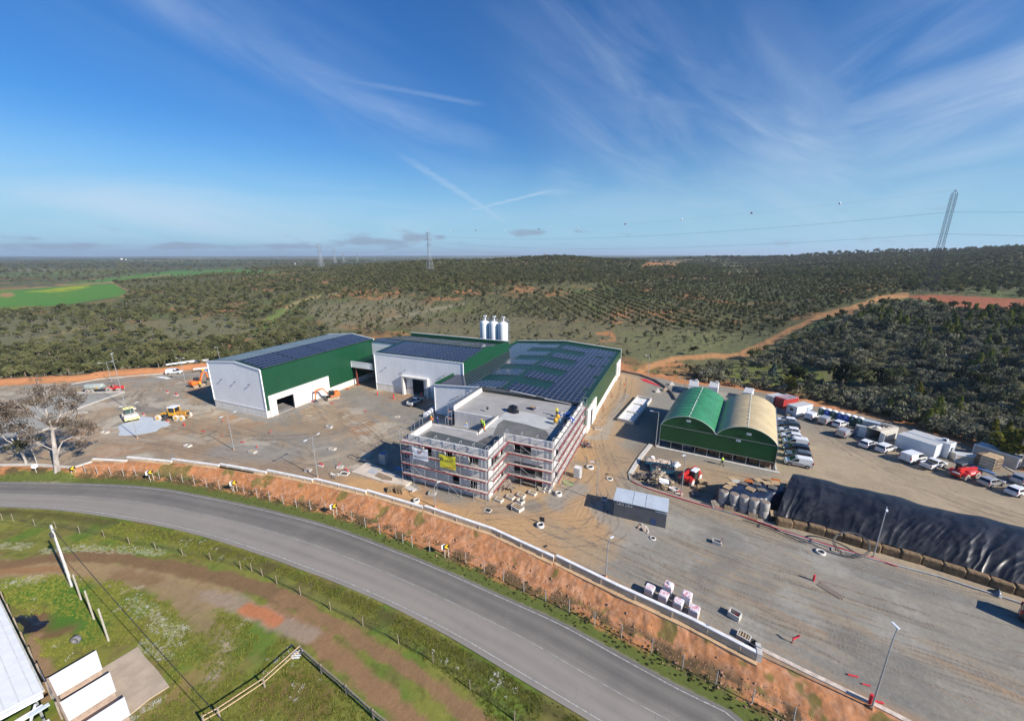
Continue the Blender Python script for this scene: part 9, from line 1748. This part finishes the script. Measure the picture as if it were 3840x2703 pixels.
# ---- the eucalyptus trees by the road on the left
def eucalyptus(label,base,path,limbs,clumps,per,size,rt,leaf,name='eucalyptus_tree'):
 t=thing(name,label,'tree',base,0,'eucalyptus trees by the road');m=MB();m.tube(path,rt,10,rt*.42)
 for L in limbs:m.tube(L[0],L[1],7,L[1]*.3)
 rs=np.random.RandomState(11)
 top=Vector(path[-1])
 for(x,y,z,r)in clumps:
  # a thin branch from the nearest limb point to each leaf clump
  nodes=[Vector(path[-1])]+[Vector(p)for L in limbs for p in L[0][1:]];c=Vector((x,y,z));b=min(nodes,key=lambda q:(q-c).length+max(0,q.z-c.z)*1.2);mid=b.lerp(c,.55)+Vector((rs.uniform(-.2,.2),rs.uniform(-.2,.2),.25));m.tube([b,mid,c],.045,5,.012)
  for q in range(6):d=rs.normal(size=3)*r*.7;m.tube([mid.lerp(c,.6),c+Vector(d)],.018,4,.008)
 m.build('trunk',pale_bark,t);vs,fs=leaf_cloud(rs,clumps,per,size,.75);k=MB();k.add(vs,fs);k.build('crown',leaf,t)
def tree_plane(base):
 """clumps and limb points given where they stand in the photograph, on the upright plane through the trunk"""
 f=Vector((base.x,base.y,0)).normalized();D=Vector((base.x,base.y,0)).length
 def at_px(k,x,y,off=0.0):
  a,b,s=KEY[k];ix,iy=(a+s*x-CX)/F,(CY-b-s*y)/F;d=Vector((ix,CP+iy*SP_,-SP_+iy*CP));d=Vector((d.x*CA-d.y*SA,d.x*SA+d.y*CA,d.z));t=(D+off)/d.dot(f);return Vector((d.x*t,d.y*t,H+d.z*t))-base
 return at_px
def blobs(at_px,k,specs,seed):
 rs=np.random.RandomState(seed);out=[]
 for x,y,sx,sy,n in specs:
  for i in range(n):p=at_px(k,x+rs.normal()*sx*.5,y+rs.normal()*sy*.5,rs.normal()*1.5);out.append((p.x,p.y,p.z,rs.uniform(.55,1.05)))
 return out
b=g('t7',990,1040,ROAD_Z+.1);b.z=ROAD_Z;T=tree_plane(b)
clumps=blobs(T,'1',[(420,620,190,70,16),(330,720,170,80,15),(200,830,150,90,12),(560,770,170,90,16),(640,690,100,60,8),(720,950,150,90,18),(790,930,70,50,6),(740,1095,60,30,6),(560,900,120,80,9),(280,1010,140,70,10),(420,880,140,70,9)],1)
q=lambda x,y,o=0:tuple(T('1',x,y,o))
eucalyptus('big pale trunked eucalyptus tree standing between road and yard at left',b,[(0,0,-.3),q(512,1330),q(498,1200),q(480,1080),q(470,985)],[([q(470,985),q(430,880),q(400,760),q(420,640)],.20),([q(470,990),q(540,860),q(560,740),q(600,680)],.17),([q(472,980),q(600,930),q(720,930)],.13),([q(475,1000),q(380,900),q(240,820)],.13),([q(505,1250),q(530,1150),q(560,1090),q(660,1040),q(740,1080)],.15),([q(485,1170),q(400,1130),q(310,1080),q(260,1020)],.09),([q(430,880),q(330,780),q(300,700)],.10)],clumps,62,.19,.50,euc_leaf)
b2=g('t7',470,885,ROAD_Z+.5);b2.z=-.6;T=tree_plane(b2)
clumps=blobs(T,'1',[(70,860,150,90,14),(110,760,120,70,9),(20,960,120,60,8),(170,960,90,60,8),(-80,800,150,100,10)],21)
eucalyptus('eucalyptus with a slender leaning trunk at the left edge',b2,[(0,0,-.4),q(225,1250),q(190,1180),q(150,1120),q(100,1060)],[([q(150,1120),q(60,1080),q(0,1020),q(-60,900)],.12),([q(190,1180),q(150,1000),q(110,850),q(90,760)],.13),([q(160,1020),q(200,960)],.06)],clumps,74,.19,.24,euc_leaf)
def cl(cx,cz,n,sx,sz,seed,r=(.7,1.25),sd=2.2):
 rs=np.random.RandomState(seed);out=[]
 for i in range(n):u=rs.normal()*sx*.55+cx;v=rs.normal()*sd*.6;w=rs.normal()*sz*.5+cz;p=rx*u+f*v;out.append((p.x,p.y,w,rs.uniform(*r)))
 return out
P3=lambda u,v,z:tuple(rx*u+f*v+Vector((0,0,z)))
b3=g('t7',640,840,.0);f=Vector((b3.x,b3.y,0)).normalized();rx=Vector((f.y,-f.x,0))
eucalyptus('dark slender tree behind the gutter wall between the two eucalyptus trees',(b3.x,b3.y,-.1),[P3(0,0,-.3),P3(.05,0,2),P3(-.1,0,4)],[([P3(-.1,0,4),P3(-1,0,5),P3(-1.6,0,5.8)],.06)],cl(-.6,5.2,12,2.0,.9,31,(.5,.9),1.4),55,.24,.11,M_leaf('dark_euc_foliage',(.04,.042,.018),(.10,.095,.045)))
# ---- far white farm buildings on the skyline
for x,y,w,lab in((455,970,9,'tiny white farm house on the left skyline'),(472,971,6,'tiny white barn right of the skyline farm house'),(1107,991,5,'small white tower house on the green ridge'),(2045,956,14,'white hamlet house left on the far centre skyline'),(2075,956,9,'white hamlet house right on the far centre skyline'),(2244,953,5,'slim white water tower on the far skyline')):
 p,r=ray_ground('s',x,y+4);s_=r/1490*w;t=thing('farm_house' if 'tower' not in lab else 'tower',lab,'building',p,random.uniform(-.2,.2));hh=s_*(.45 if 'tower' not in lab else 1.6);m=MB();m.box(-s_/2,s_/2,-s_/3,s_/3,-3,hh);m.build('wall',white_paint,t);m=MB();m.extr([(-s_*.55,hh),(0,hh+s_*.16),(s_*.55,hh)],-s_*.36,s_*.36);m.build('roof',M('far_tiles',(.42,.24,.17),.8,.1,1),t)

# ---- the air itself: far hills fade to blue
m=bpy.data.materials.new('haze_air');m.use_nodes=True;t=NT(m.node_tree);t.n.clear();v=t.add('ShaderNodeVolumePrincipled',{'Color':(.72,.84,1.0,1),'Density':HAZE_DENSITY,'Anisotropy':.2});o_=t.add('ShaderNodeOutputMaterial');t.l.new(v.outputs[0],o_.inputs['Volume'])
h_=MB();h_.box(-13000,13000,-400,16500,-60,130);hz_o=h_.build('haze',m);hz_o['kind']='stuff';hz_o['label']='thin blue haze over the far hills';hz_o['category']='haze'
